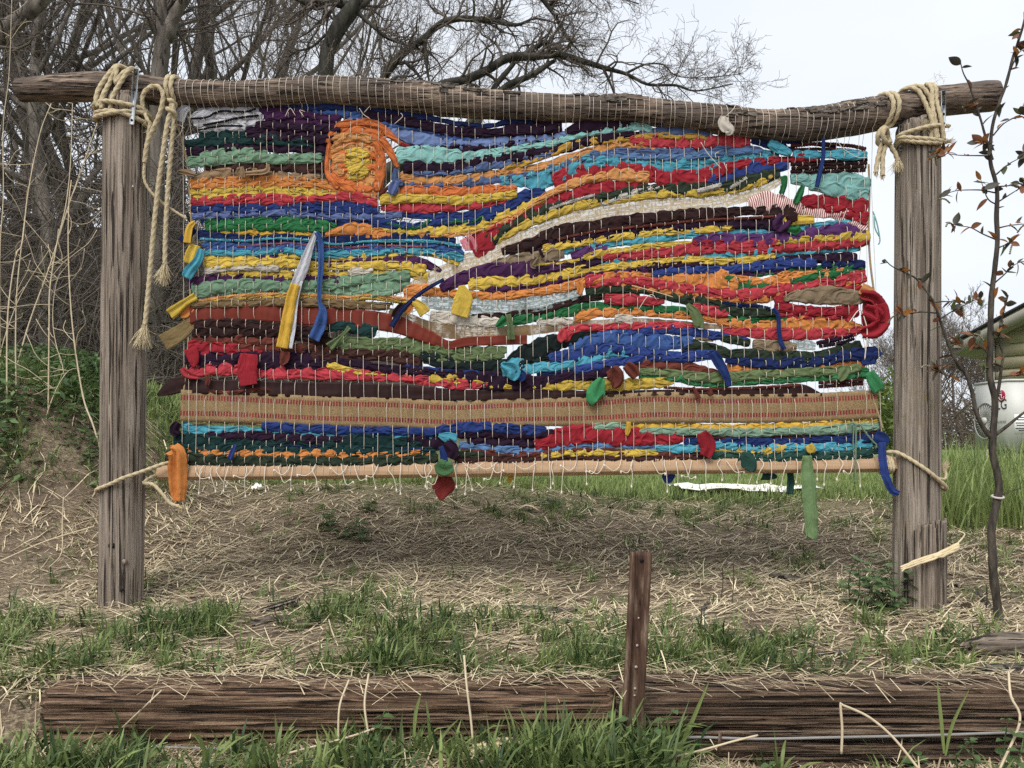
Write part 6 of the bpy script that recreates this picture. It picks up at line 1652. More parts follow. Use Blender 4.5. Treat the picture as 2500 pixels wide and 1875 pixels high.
mb = MB(); mb.add(*tube(cable, .0034, 8)); mb.part('wire_cable', bpy.data.materials['grey_cable'], None, label='thin grey wire low along the left-hand timber', cat='wire')
mb = MB(); mb.add(*tube(np.array([PD(1758, 1790, 1.985), PD(1757, 1812, 1.98), PD(1755, 1836, 1.985)]), [.004, .0045, .0035], 8)); mb.part('rusty_spike', M_RUST, None, label='rusty spike bent over the wire on the right-hand timber', cat='nail')

# rusty channel stake
YS = 1.955; top = PD(1566, 1348, YS); bot = PD(1541, 1830, YS); ax_ = unit(top - bot)
st_ = thing('metal_stake', 'rusty steel channel stake standing in front of the timbers', 'stake', tuple(bot))
hw = .0275
prof = [(-hw, 0), (-hw + .014, 0), (-hw + .017, .016), (hw - .017, .016), (hw - .014, 0), (hw, 0), (hw, .004), (hw - .011, .004), (hw - .014, .020), (-hw + .014, .020), (-hw + .011, .004), (-hw, .004)]
side = unit(np.cross(np.array([0, 1., 0]), ax_)); bk = np.array([0, 1.0, 0])
rows = []; fr = np.linspace(0, 1, 40)
for f in fr:
    for (u, v) in prof:
        p = bot + (top - bot) * f + side * u + bk * v
        if f == 1: p = p + ax_ * (-.006 * max(0, 1 - abs(u + .004) / .012))
        rows.append(p)
k = len(prof); i = np.arange(39)[:, None] * k; j = np.arange(k)[None, :]; j2 = (j + 1) % k
Q = np.stack([i + j, i + j2, i + k + j2, i + k + j], -1).reshape(-1, 4)
e = 39 * k
capq = [[e + 0, e + 1, e + 10, e + 11], [e + 1, e + 2, e + 9, e + 10], [e + 2, e + 3, e + 8, e + 9], [e + 3, e + 4, e + 7, e + 8], [e + 4, e + 5, e + 6, e + 7]]
mb = MB(); mb.add(np.array(rows), np.vstack([Q, capq])); mb.part('channel', M_RUST, st_, False)
M_SPOT = plain('pale_spot', (.42, .37, .31), .8, .2, .3, 90)  # pale tone for the small hole discs; the largest disc is dark
for f, r_ in ((.955, .0050), (.52, .0034), (.41, .0040), (.30, .0034), (.265, .0026), (.14, .003), (.66, .0025)):
    p = bot + (top - bot) * f + bk * .0155 + side * (.004)
    mb = MB(); mb.add(*tube(np.array([p, p - bk * .002]), r_, 10)); mb.part('bolt_hole', M_SPOT if r_ < .0045 else M_DARK, st_)

# ================================================================ SAPLING
YSP = 2.62
base = hit(2432, 1520); YSP = base[1]
def SP(px, py, d=0.0): return PD(px, py, YSP) + np.array([0, d, 0])
sap = thing('sapling', 'slim young tree with bronze-green new leaves in front of the grey post', 'tree', tuple(base))
def sbranch(pts, r0, r1, name, parent=sap):
    p = np.array([SP(*q) for q in pts]); sp = smooth_path(p, .012); n = len(sp)
    wob = (np.stack([vnoise(np.arange(n) * .13, np.zeros(n), 60 + c) for c in range(3)], 1) - .5) * .006
    rad = np.linspace(r0, r1, n) * (1 + .18 * (vnoise(np.arange(n) * .3, np.ones(n), 66) - .5))
    mb = MB(); mb.add(*tube(sp + wob, rad, 10)); mb.part(name, M_SAPL, parent); return sp
twigs = []
t0 = sbranch([(2433, 1545), (2437, 1500), (2428, 1420), (2422, 1350), (2421, 1290), (2432, 1230), (2437, 1190), (2430, 1140), (2424, 1100), (2426, 1060), (2430, 1010), (2428, 970), (2418, 930), (2414, 880), (2418, 800), (2424, 700), (2432, 610), (2434, 520), (2430, 450), (2420, 400), (2418, 360), (2424, 310), (2440, 250), (2455, 210), (2470, 150), (2488, 95), (2502, 30), (2512, -40)], .0145, .003, 'trunk')
twigs.append(sbranch([(2424, 1072), (2405, 1050), (2385, 1010), (2372, 950), (2355, 910), (2330, 875), (2312, 830), (2292, 775), (2276, 735), (2258, 705), (2238, 680), (2215, 668), (2180, 650), (2160, 632)], .008, .0016, 'branch'))
twigs.append(sbranch([(2428, 1062), (2450, 1045), (2480, 1022), (2520, 995)], .006, .004, 'branch'))
twigs.append(sbranch([(2422, 390), (2405, 330), (2388, 270), (2368, 215), (2352, 180), (2345, 150)], .005, .0016, 'branch'))
twigs.append(sbranch([(2434, 968), (2440, 930), (2446, 890), (2450, 865), (2440, 830), (2445, 780), (2462, 720)], .0055, .0018, 'branch'))
for pts in ([(2432, 585), (2400, 570), (2370, 555), (2340, 552), (2320, 545)], [(2428, 470), (2390, 462), (2340, 465), (2310, 475), (2292, 485)], [(2420, 380), (2380, 378), (2330, 378), (2300, 372)], [(2437, 556), (2470, 548), (2510, 545)],
            [(2424, 330), (2450, 300), (2480, 285), (2505, 275)], [(2432, 425), (2460, 400), (2490, 385), (2510, 378)], [(2434, 455), (2460, 452), (2505, 445)], [(2432, 495), (2470, 470), (2505, 450)], [(2428, 610), (2450, 598), (2475, 590)],
            [(2428, 690), (2450, 670), (2470, 650), (2490, 640)], [(2292, 780), (2330, 755), (2370, 738), (2395, 728)], [(2278, 738), (2300, 735), (2330, 735), (2350, 745)], [(2285, 764), (2250, 760), (2220, 765), (2190, 768)],
            [(2330, 872), (2300, 900), (2270, 905)], [(2352, 915), (2340, 920), (2310, 915), (2270, 895)], [(2355, 925), (2380, 912), (2410, 905), (2430, 885)], [(2440, 920), (2465, 916), (2500, 914)],
            [(2418, 870), (2400, 850), (2380, 835), (2378, 815)], [(2385, 265), (2372, 258), (2350, 262)], [(2466, 170), (2485, 130), (2500, 120)], [(2430, 1215), (2450, 1205), (2475, 1195), (2505, 1188)], [(2300, 372), (2290, 372), (2280, 376)],
            [(2312, 830), (2330, 838), (2350, 845)], [(2434, 500), (2412, 485), (2400, 455), (2395, 440)], [(2426, 355), (2412, 352), (2392, 348)]):
    twigs.append(sbranch(pts, .0026, .0010, 'twig'))
def leaf_mesh(name, mat, L=1.0, W=.36, fold=.18, curl=.25, serr=0.0, n=7):
    V = []; 
    for i in range(n + 1):
        t = i / n; wv = W * math.sin(math.pi * t ** .8) ** .9 * (1 + (serr if i % 2 else -serr) * (0 < i < n))
        z = -curl * t * t
        V += [[-wv * .5, t * L, z + fold * wv], [0, t * L, z], [wv * .5, t * L, z + fold * wv]]
    Q = []
    for i in range(n):
        a = i * 3; Q += [[a, a + 1, a + 4, a + 3], [a + 1, a + 2, a + 5, a + 4]]
    return make_mesh(name, np.array(V), Q, None, mat, True)
M_LB = plain('bronze_leaf', (.17, .062, .032), .5, .4, .3, 60, c2=(.22, .095, .045), transl=.35, bstr=.2)
M_LG = plain('olive_leaf', (.055, .070, .028), .5, .4, .3, 60, c2=(.10, .12, .045), transl=.3, bstr=.2)
M_LD = plain('dark_leaf', (.034, .036, .026), .5, .4, .3, 60, c2=(.06, .055, .035), transl=.25, bstr=.2)
M_LO = plain('orange_leaf', (.27, .10, .030), .5, .4, .3, 60, c2=(.34, .15, .04), transl=.4, bstr=.2)
LM = [leaf_mesh('leaf', m_) for m_ in (M_LB, M_LG, M_LD, M_LO)]
LM2 = [leaf_mesh('leaf', m_, W=.55, curl=-.1) for m_ in (M_LB, M_LG, M_LD, M_LO)]
import mathutils
def place_leaf(me, parent, p, d, roll, size, name='leaf'):
    o = obj(name, me, parent); d = unit(np.array(d)); 
    q = mathutils.Vector(d).to_track_quat('Y', 'Z'); o.rotation_mode = 'QUATERNION'
    o.rotation_quaternion = q @ mathutils.Quaternion((0, 1, 0), roll); o.scale = (size,) * 3
    o.location = np.array(p) - wloc(parent); return o
RL = np.random.default_rng(23)
M_CAT = plain('catkin', (.20, .19, .12), .9, .2, .3, 200, bstr=.8)
for ti, sp in enumerate(twigs + [t0[int(len(t0) * .45):]]):
    nl = int(6 + 6 * RL.random()) if ti > 3 else (18 if ti in (0, 3) else 7)
    if ti == len(twigs): nl = 24
    if ti in (1,): nl = 0
    for c in range(nl):
        f = RL.uniform(.35, 1.0) if ti != len(twigs) else RL.uniform(.1, 1)
        if ti > 3 and c < 4: f = 1.0 - .04 * c
        q = sp[min(int(f * (len(sp) - 1)), len(sp) - 1)]
        if q[2] < .55: continue
        d = RL.normal(0, 1, 3); d[1] *= .6; d[2] = d[2] * .8 + .25
        m_ = RL.choice([0, 0, 1, 2, 2, 2, 3], 1)[0]
        place_leaf((LM if RL.random() < .6 else LM2)[m_], sap, q, d, RL.uniform(-1.5, 1.5), RL.uniform(.026, .050))
    if ti > 3 and RL.random() < .55:
        q = sp[-1]; d = unit(np.array([RL.normal(0, 1), RL.normal(0, .4), RL.normal(-.2, .5)])); dr = np.array([0, 0, -.012])
        pth = smooth_path(np.array([q, q + d * .02, q + d * .036 + dr]), .003)
        mb = MB(); mb.add(*tube(pth, .0028 * (1 + .3 * np.sin(np.arange(len(pth)) * 2.4)), 7)); mb.part('catkin', M_CAT, sap)
mb = MB(); th = np.linspace(0, 2 * np.pi, 19); c_ = SP(2436, 1213)
mb.add(*tube(np.array([c_ + [.017 * math.cos(t), .017 * math.sin(t), .004 * math.sin(t)] for t in th]), .004, 6, False)); mb.part('paper_band', fabric((222, 214, 206)), sap)

# ================================================================ DRY STALKS ON THE LEFT BANK
STK = [
    ([(17, 985), (19, 774), (38, 627), (54, 593), (69, 467), (98, 325), (125, 253)], .0055, 'tall pale dry stalk at the far left, leaning right past the log\'s end'),
    ([(40, 960), (38, 837), (42, 702), (57, 563), (66, 490), (80, 400)], .005, 'pale dry stalk beside the far left one, straight'),
    ([(40, 900), (72, 787), (122, 648), (165, 510), (200, 410), (231, 318), (252, 258)], .0055, 'pale dry stalk slanting right up to the brown post\'s rope'),
    ([(118, 1000), (120, 795), (122, 702), (140, 590), (160, 505), (172, 400), (177, 253)], .005, 'pale dry stalk rising straight between the slanting ones'),
    ([(255, 1130), (228, 1040), (202, 964), (177, 795), (167, 626), (168, 500), (174, 440)], .006, 'pale dry stalk bowed over beside the brown post'),
    ([(115, 1010), (140, 945), (168, 905), (195, 900)], .004, 'short arched dry stalk low on the bank'),
    ([(2, 860), (30, 770), (62, 700), (120, 610)], .004, 'thin dry stalk crossing the far left ones'),
    ([(0, 620), (8, 480), (8, 307), (22, 180), (29, 0)], .004, 'thin dry stem along the photo\'s left edge'),
    ([(160, 930), (130, 800), (138, 690), (170, 640)], .0035, 'thin curved dry stem in the middle of the bank'),
]
RS = np.random.default_rng(51)
for pts, r, lab in STK:
    bse = hit(pts[0][0], min(pts[0][1], 1120) + 15); D = float(np.clip(bse[1], 3.2, 4.3))
    p = np.array([PD(x, y, D + .04 * i_) for i_, (x, y) in enumerate(pts)])
    gz_ = float(ground_z(p[0][0], p[0][1])); p = np.vstack([[p[0][0], p[0][1], min(gz_, p[0][2]) - .02], p])
    t = thing('dry_stalk', lab, 'stalk', tuple(p[0]), 'dry weed stalks on the left bank')
    sp = smooth_path(p, .02); n = len(sp)
    rad = np.linspace(r, r * .45, n); rad[::7] *= 1.25
    mb = MB(); mb.add(*tube(sp, rad * .72, 7)); mb.part('stem', M_STALK, t)
    for c in range(RS.integers(5, 9)):
        i_ = RS.integers(int(n * .25), n); d = unit(np.array([RS.choice([-1, 1]) * RS.uniform(.5, 1), RS.normal(0, .5), RS.uniform(-.2, .7)])); l = RS.uniform(.08, .34)
        q = [sp[i_]]
        for s_ in range(4):
            d = unit(d + np.array([0, 0, .12]) + RS.normal(0, .28, 3)); q.append(q[-1] + d * l / 4)
        mb = MB(); mb.add(*tube(smooth_path(np.array(q), .03), .0016, 5)); mb.part('side_stem', M_STALK, t)

# ================================================================ GRASS, STRAW, LEAVES (uncountable)
def proj(x, y, z): return 1250 + x * FPX / y, HOR - (z - ZC) * FPX / y
GP = [(470, 1545, 250, 75, 1.0), (260, 1500, 160, 60, .5), (850, 1500, 150, 70, .9), (900, 1610, 190, 70, 1.0), (1080, 1560, 200, 60, .7), (1150, 1650, 300, 55, .7), (90, 1650, 170, 110, .9), (1470, 1650, 160, 90, .9), (1450, 1440, 70, 50, .7),
      (1780, 1600, 190, 55, .7), (1350, 1235, 260, 50, .9), (1720, 1235, 360, 60, 1.2), (1000, 1230, 200, 40, .6), (2050, 1250, 200, 60, .8), (2150, 1180, 120, 60, .8), (2420, 1230, 170, 90, 1.2), (860, 1205, 100, 40, .6), (640, 1180, 120, 30, .5), (130, 1070, 230, 130, 1.0),
      (300, 1180, 120, 50, .5), (430, 1080, 90, 90, .8), (1250, 1440, 60, 30, .4), (2260, 1600, 150, 40, .5), (2350, 1700, 120, 60, .3), (700, 1490, 120, 40, .8), (1660, 1330, 60, 30, .5), (1960, 1370, 80, 30, .4)]
def gdens(px, py):
    d = np.full(px.shape, .05)
    for cx, cy, rx, ry, a in GP: d = np.maximum(d, a * np.exp(-((px - cx) / rx) ** 2 - ((py - cy) / ry) ** 2))
    return d
def scatter(n, ylo, yhi, R, pw=2.0, xm=.72):
    u = R.random(n); a, b = ylo ** (1 - pw), yhi ** (1 - pw)
    y = (a + (b - a) * u) ** (1 / (1 - pw)); x = (R.random(n) * 2 - 1) * xm * y
    return x, y
def blades(name, label, x, y, L, W, R, mat, bend=.5, lean=.35, cat='grass', flat=False, zoff=0.0, segs=3, rnd=None, az=None):
    n = len(x); z = ground_z(x, y) + zoff
    az = R.random(n) * 2 * np.pi if az is None else az; sd = np.stack([-np.sin(az), np.cos(az), np.zeros(n)], 1)
    p0 = np.stack([x, y, z], 1)
    if flat:
        el = R.normal(0, .16, n) + .06
    else:
        el = np.pi / 2 - np.abs(R.normal(0, lean, n))
    bd = R.uniform(.2, 1.3, n) * bend * (R.choice([-1, 1], n) if flat else 1)
    rows = []; p = p0.copy()
    sag = R.normal(0, .3, n) if flat else np.zeros(n)
    wv = [1.0, .92, .7, .0] if not flat else [.8, 1.0, .9, .6]
    yawb = R.normal(0, .25, n) if not flat else R.normal(0, .05, n) + (R.random(n) < .12) * R.normal(0, .4, n)
    for s_ in range(segs + 1):
        t = s_ / segs
        wd = (W * wv[min(int(t * 3 + .001), 3)])[:, None]
        sdd = sd if not flat else sd
        tiltv = np.stack([np.zeros(n), np.zeros(n), wd[:, 0] * .35], 1)
        rows.append(np.stack([p - sdd * wd / 2, p + sdd * wd / 2 + (tiltv if not flat else 0)], 1))
        e_ = el - bd * t; a2 = az + yawb * t * 2
        dv = np.stack([np.cos(a2) * np.cos(e_), np.sin(a2) * np.cos(e_), np.sin(e_)], 1)
        p = p + dv * (L / segs)[:, None]
        if flat:
            gz = ground_z(p[:, 0], p[:, 1]) + zoff; p[:, 2] = np.maximum(p[:, 2], gz + .001)
            p[:, 2] = np.minimum(p[:, 2], gz + .035)
    V = np.stack(rows, 1).reshape(n, -1, 3); m = V.shape[1]
    o = (np.arange(n) * m)[:, None]
    Q = np.concatenate([o + np.array([[2 * s_, 2 * s_ + 1, 2 * s_ + 3, 2 * s_ + 2]]) for s_ in range(segs)], 0)
    rv = (R.random(n) if rnd is None else rnd)
    return obj(name, make_mesh(name, V.reshape(-1, 3), Q, None, mat, True, None, {'rnd': np.repeat(rv, m)}), None, label, cat, None, 'stuff')

R = np.random.default_rng(101)
# green blades among the straw, growing in tufts
def tufts(name, label, cx, cy, nb, Lm, R, mat, rad=.022, wlo=.0030, whi=.0075):
    k = R.poisson(nb, len(cx)) + 3; idx = np.repeat(np.arange(len(cx)), k); n = len(idx)
    az = R.random(n) * 2 * np.pi; rr = rad * np.sqrt(R.random(n)); x = cx[idx] + rr * np.cos(az); y = cy[idx] + rr * np.sin(az)
    tl = (Lm * R.uniform(.55, 1.35, len(cx)))[idx]; L = np.clip(tl * R.uniform(.4, 1.2, n), .012, .30)
    hue = np.clip(R.beta(1.6, 2.2, len(cx))[idx] + R.normal(0, .16, n), 0, 1)
    return blades(name, label, x, y, L, R.uniform(wlo, whi, n) * np.clip(L / .08, .55, 1.2), R, mat, 1.3, .75, rnd=hue, az=az + R.normal(0, .6, n))
x, y = scatter(30000, 2.10, 5.0, R); px, py = proj(x, y, ground_z(x, y, False))
d = gdens(px, py) * np.clip(3.4 * (fbm(x * 3.5, y * 3.5, 71) - .32), .05, 1.4); d = np.where(y < 2.19, d * .25, d)
keep = R.random(len(x)) < d * .30; x, y = x[keep], y[keep]
tufts('grass_tufts', 'green grass tufts growing through the straw behind the timbers', x, y, 14, np.where(y < 2.7, .072, .055), R, M_GRASS)
x, y = scatter(5200, 1.74, 1.985, R); px, py = proj(x, y, ground_z(x, y, False))
fd = .05 + np.maximum.reduce([np.exp(-((px - c) / w_) ** 2) * a for c, w_, a in ((40, 120, 1.0), (330, 110, .35), (640, 90, .35), (940, 110, .6), (1170, 70, .35), (1420, 150, 1.0), (1620, 60, .6), (2150, 40, .2), (2400, 120, .15))])
keep = R.random(len(x)) < fd * .42 * np.clip(3 * (fbm(x * 6, y * 6, 77) - .3), .1, 1.3); x, y, px = x[keep], y[keep], px[keep]
tufts('front_grass', 'longer green grass tufts in front of the timbers', x, y, 9, np.where(np.abs(px - 1420) < 230, .14, .10), R, M_GRASS, .02, .004, .0095)
# the left bank's grass and weeds
n = 26000; D = R.uniform(3.05, 4.9, n); px = R.uniform(-120, 470, n); x = (px - 1250) * D / FPX
qy = proj(x, D, ground_z(x, D, False))[1]
keep = R.random(n) < np.clip((1235 - qy) / 90, 0.02, 1) * np.clip(2.4 * (fbm(x * 3, D * 3, 75) - .3), .05, 1); x, D = x[keep], D[keep]
blades('bank_grass', 'long green grass on the left bank', x, D, np.clip(R.gamma(5, .016, len(x)), .03, .22), R.uniform(.003, .006, len(x)), R, M_GRASS, 1.1, .75)
# lawn behind
n = 52000; u = R.random(n); D = (4.35 ** -1 + (13 ** -1 - 4.35 ** -1) * u) ** -1; px = R.uniform(-50, 2600, n); x = (px - 1250) * D / FPX
blades('lawn_grass', 'bright green lawn grass behind the weaving', x, D, R.uniform(.03, .085, n), R.uniform(.005, .011, n), R, M_GRASS, .5, .4, segs=2, rnd=np.clip(R.normal(.75, .2, n), 0, 1))
# tall grass on the right
n = 7000; D = R.uniform(3.7, 6.2, n); px = R.uniform(2290, 2600, n); x = (px - 1250) * D / FPX
blades('tall_grass', 'tall bright grass at the lawn\'s right behind the grey post', x, D, np.clip(R.gamma(7, .030, n), .06, .42), R.uniform(.005, .010, n), R, M_GRASS, .6, .3, rnd=np.clip(R.normal(.8, .2, n), 0, 1))
# straw and hay lying about: fine chaff below, longer pieces on top
def straw_at(n0, ylo, yhi, R):
    x, y = scatter(n0, ylo, yhi, R); px, py = proj(x, y, ground_z(x, y, False))
    d = .30 + .75 * np.exp(-((py - 1310) / 150) ** 2); d = d * (1 - .85 * np.exp(-((px - 90) / 190) ** 2 - ((py - 1370) / 120) ** 2)); d = d * np.clip(.42 + 2.6 * (fbm(x * 2.6, y * 2.6, 81) - .30), .28, 1.4)
    d = np.where((px < 270) & (py < 1230), .18, d); keep = R.random(len(x)) < d
    return x[keep], y[keep]
x, y = straw_at(60000, 2.12, 4.75, R); n = len(x)
blades('straw_chaff', 'short dry chaff scattered over the bank', x, y, np.clip(R.gamma(2.0, .013, n), .008, .06), R.uniform(.0012, .0034, n), R, M_STRAW, .10, flat=True, cat='straw', zoff=.002, segs=2, rnd=np.clip(R.beta(1.2, 1.8, n), 0, 1))
x, y = straw_at(46000, 2.12, 4.75, R); n = len(x); az = np.where(R.random(n) < .55, R.normal(.25, .5, n) + np.pi * (R.random(n) < .5), R.random(n) * 2 * np.pi)
blades('straw_litter', 'pale dry straw and hay lying in mats over the bank', x, y, np.clip(R.gamma(2.6, .030, n), .03, .24), R.uniform(.0018, .0056, n), R, M_STRAW, .10, flat=True, cat='straw', zoff=.006, rnd=np.clip(R.beta(1.9, 1.0, n), 0, 1), az=az)
x, y = scatter(11000, 1.72, 2.0, R); n = len(x)
blades('straw_at_timbers', 'dry straw on the soil in front of the timbers', x, y, np.clip(R.gamma(2.2, .026, n), .012, .2), R.uniform(.0014, .0048, n), R, M_STRAW, .14, flat=True, cat='straw', zoff=.004, rnd=np.clip(R.beta(1.1, 1.9, n), 0, 1))
# straw lying on the timbers
n = 900; x = R.uniform(-1.2, 1.7, n); y = R.uniform(2.01, 2.2, n); az = R.normal(0, .9, n); L = R.uniform(.02, .12, n); z = -.046 + R.uniform(0, .02, n)
a = np.stack([x, y, z], 1); dv = np.stack([np.cos(az), np.sin(az) - .2, R.normal(-.05, .15, n)], 1) * L[:, None]; wv_ = np.stack([-np.sin(az), np.cos(az), np.zeros(n)], 1) * R.uniform(.0006, .0014, n)[:, None]
V = np.stack([a - wv_, a + wv_, a + dv + wv_, a + dv - wv_], 1).reshape(-1, 3)
obj('straw_on_timbers', make_mesh('straw_on_timbers', V, np.arange(n * 4).reshape(-1, 4), None, M_STRAW, False, None, {'rnd': np.repeat(R.random(n), 4)}), None, 'dry straw lying along the timbers\' top edges', 'straw', None, 'stuff')
# broad-leaved weeds on the left bank
n = 14000; D = R.uniform(3.1, 4.7, n); px = R.uniform(-150, 300, n); x = (px - 1250) * D / FPX
gz = ground_z(x, D); qy = proj(x, D, gz)[1]
keep = R.random(n) < np.clip((1250 - qy) / 80, 0, 1) * np.clip(2.2 * (fbm(x * 2.5, D * 2.5, 91) - .28), 0, 1); x, D, gz = x[keep], D[keep], gz[keep]; n = len(x)
c = np.stack([x, D, gz + R.random(n) ** 1.4 * .16], 1); u = R.normal(0, 1, (n, 3)); u[:, 2] *= .35; u /= np.linalg.norm(u, axis=1, keepdims=True)
v = np.cross(u, np.array([0, 0, 1.]) + R.normal(0, .4, (n, 3))); v /= np.linalg.norm(v, axis=1, keepdims=True); s_ = R.uniform(.012, .030, n)[:, None]
V = np.stack([c - u * s_, c - u * s_ * .2 + v * s_ * .5, c + u * s_ + np.array([0, 0, -.006]), c - u * s_ * .2 - v * s_ * .5], 1).reshape(-1, 3)
obj('bank_weeds', make_mesh('bank_weeds', V, np.arange(n * 4).reshape(-1, 4), None, M_WEED, False, None, {'rnd': np.repeat(R.random(n), 4)}), None, 'dense broad-leaved weeds covering the left bank', 'weeds', None, 'stuff')

# ================================================================ SINGLE PLANTS AND SMALL THINGS
WL_ = [leaf_mesh('leaf', M_WEED, W=.72, serr=.16, curl=.3, n=10)]
for me in WL_:
    at = me.attributes.new('rnd', 'FLOAT', 'POINT'); at.data.foreach_set('value', np.full(len(me.vertices), .45, np.float32))
RP = np.random.default_rng(61)
def weed(px, Y, h, nl, size, label, spread=.03, stems=1):
    x = (px - 1250) * Y / FPX; z = float(ground_z(x, Y)); t = thing('weed', label, 'plant', (x, Y, z), 'leafy weeds round the timbers and post')
    for s_ in range(stems):
        ox, oy = (RP.normal(0, spread, 2) if stems > 1 else (0, 0)); b_ = np.array([x + ox, Y + oy, float(ground_z(x + ox, Y + oy)) - .01]); hh = h * RP.uniform(.7, 1.1)
        q = smooth_path(np.array([b_, b_ + [RP.normal(0, .012), RP.normal(0, .01), hh * .55], b_ + [RP.normal(0, .025), RP.normal(0, .02), hh]]), .01)
        mb = MB(); mb.add(*tube(q, np.linspace(.0024, .0012, len(q)), 6)); mb.part('stem', M_WEED, t)
        for c in range(nl):
            f = (c + 1) / nl; p = q[int(f * (len(q) - 1))]; a0 = c * 1.57 + RP.uniform(0, .5)
            for k_ in (0, 1):
                a = a0 + k_ * math.pi; d = (math.cos(a), math.sin(a), RP.uniform(-.1, .5))
                place_leaf(WL_[0], t, p, d, RP.normal(0, .2), size * (1.1 - .45 * f) * RP.uniform(.8, 1.15))
for a in [(930, 1.93, .10, 5, .042, 'serrated leafy weed in front of the left timber\'s mossy middle', .02, 2), (1560, 1.93, .15, 6, .040, 'tall serrated weed beside the rusty stake\'s foot', .025, 3), (1480, 1.92, .10, 5, .036, 'leafy weed in the grass left of the rusty stake', .03, 2),
          (1882, 1.93, .07, 3, .044, 'small lone leafy seedling under the right timber\'s wire', .01, 1), (2265, 1.90, .055, 4, .050, 'low spreading weed at the photo\'s bottom right', .03, 3), (2370, 1.93, .12, 5, .034, 'upright weed against the right timber, left of another', .012, 2),
          (2448, 1.95, .16, 5, .036, 'upright weed against the right timber, nearest the right edge', .014, 2), (2140, 2.74, .17, 6, .050, 'dense dark leafy plant at the grey post\'s foot', .055, 9), (830, 3.55, .10, 4, .055, 'low leafy plant on the straw behind the batten\'s left half', .06, 6),
          (1430, 2.62, .03, 3, .036, 'small pale rosette left of the rusty stake\'s top', .04, 4)]:
    weed(*a)
# two broad grass blades by the right timber and a few near the stake
def big_blade(pts, w_, lab):
    p = np.array([PD(*q) for q in pts]); sp = smooth_path(p, .01); n = len(sp); t_ = np.linspace(0, 1, n); wd = w_ * np.sin(np.pi * np.clip(t_ * .85 + .13, 0, 1)) ** .7
    sd = np.array([1., 0.15, 0]); V = np.vstack([np.stack([sp - sd * wd[:, None] / 2, sp + [0, .0015, 0], sp + sd * wd[:, None] / 2], 1).reshape(-1, 3)])
    mb = MB(); mb.add(V, grid(n, 3, 0), None, .8); mb.part('broad_grass', M_GRASS, None, label=lab, cat='grass', group='broad single grass blades')
big_blade([(2305, 1840, 1.93), (2298, 1760, 1.93), (2288, 1660, 1.93)], .010, 'upright bright broad blade in front of the right timber')
big_blade([(2308, 1845, 1.93), (2325, 1770, 1.925), (2365, 1685, 1.92)], .010, 'broad blade leaning right in front of the right timber')
big_blade([(1650, 1850, 1.93), (1690, 1760, 1.93), (1730, 1665, 1.93)], .012, 'broad blade leaning right, just right of the rusty stake')
big_blade([(1650, 1840, 1.90), (1665, 1810, 1.90), (1690, 1785, 1.90)], .010, 'short broad blade right of the rusty stake\'s foot')
big_blade([(1010, 1800, 1.93), (1015, 1740, 1.93), (1028, 1690, 1.93)], .009, 'broad blade before the left timber\'s mossy middle')
# bent dry stems in the foreground
def stem(pts, r, lab):
    p = np.array([PD(*q) for q in pts]); sp = smooth_path(p, .012) if len(p) > 2 else p
    mb = MB(); mb.add(*tube(sp, r, 6)); mb.part('fallen_straw', M_STALK, None, label=lab, cat='straw', group='single dry stems in the foreground')
stem([(2054, 1840, 1.93), (2056, 1780, 1.93), (2052, 1722, 1.93), (2058, 1722, 1.93), (2120, 1750, 1.93), (2180, 1800, 1.91), (2245, 1880, 1.88)], .0034, 'pale dry stem bent in two before the right timber')
stem([(1133, 1600, 2.03), (1140, 1680, 1.985), (1150, 1760, 1.96), (1158, 1850, 1.94)], .003, 'pale dry stem hanging straight over the left timber')
stem([(900, 1645, 2.02), (890, 1720, 1.97), (900, 1800, 1.95), (893, 1840, 1.94)], .0028, 'pale dry stem hanging over the timber, right one of a pair')
stem([(852, 1660, 2.03), (830, 1720, 1.97), (826, 1790, 1.95), (830, 1830, 1.94)], .0028, 'pale dry stem hanging over the timber, left one of a pair')
stem([(395, 1685, 1.985), (300, 1775, 1.97)], .0022, 'thin dry stem slanting across the left timber\'s left part')
stem([(2462, 1640, 2.02), (2468, 1700, 1.97), (2490, 1760, 1.95), (2440, 1880, 1.90)], .0032, 'pale dry stem at the photo\'s bottom right corner')
stem([(0, 1370, 2.98), (110, 1322, 3.0), (230, 1285, 3.02)], .0028, 'long dry stem lying on the bare earth left of the brown post')
stem([(700, 1840, 1.92), (850, 1800, 1.93), (925, 1775, 1.95)], .0028, 'dry stem lying before the left timber')
stem([(1590, 1860, 1.88), (1700, 1835, 1.88), (1790, 1810, 1.9), (1850, 1795, 1.92)], .0026, 'dry stem lying before the right timber')
stem([(155, 1215, 3.1), (152, 1280, 3.08), (150, 1350, 3.02), (120, 1385, 3.0)], .0022, 'thin hanging dry stem on the bare earth bank')
for px, py, h in ((1786, 1480, 110), (1760, 1460, 70), (2405, 1500, 70)):
    b_ = hit(px, py); p1 = b_ + np.array([.006, 0, h * b_[1] / FPX]); mb = MB(); mb.add(*tube(smooth_path(np.array([b_ - [0, 0, .01], (b_ + p1) / 2 + [.004, 0, 0], p1]), .02), .0022, 5))
    mb.part('dead_shoot', M_SAPL, None, label={1786: 'taller dark upright twig right of the rusty stake', 1760: 'shorter dark upright twig right of the rusty stake', 2405: 'thin dead shoot beside the sapling\'s foot'}[px], cat='twig')
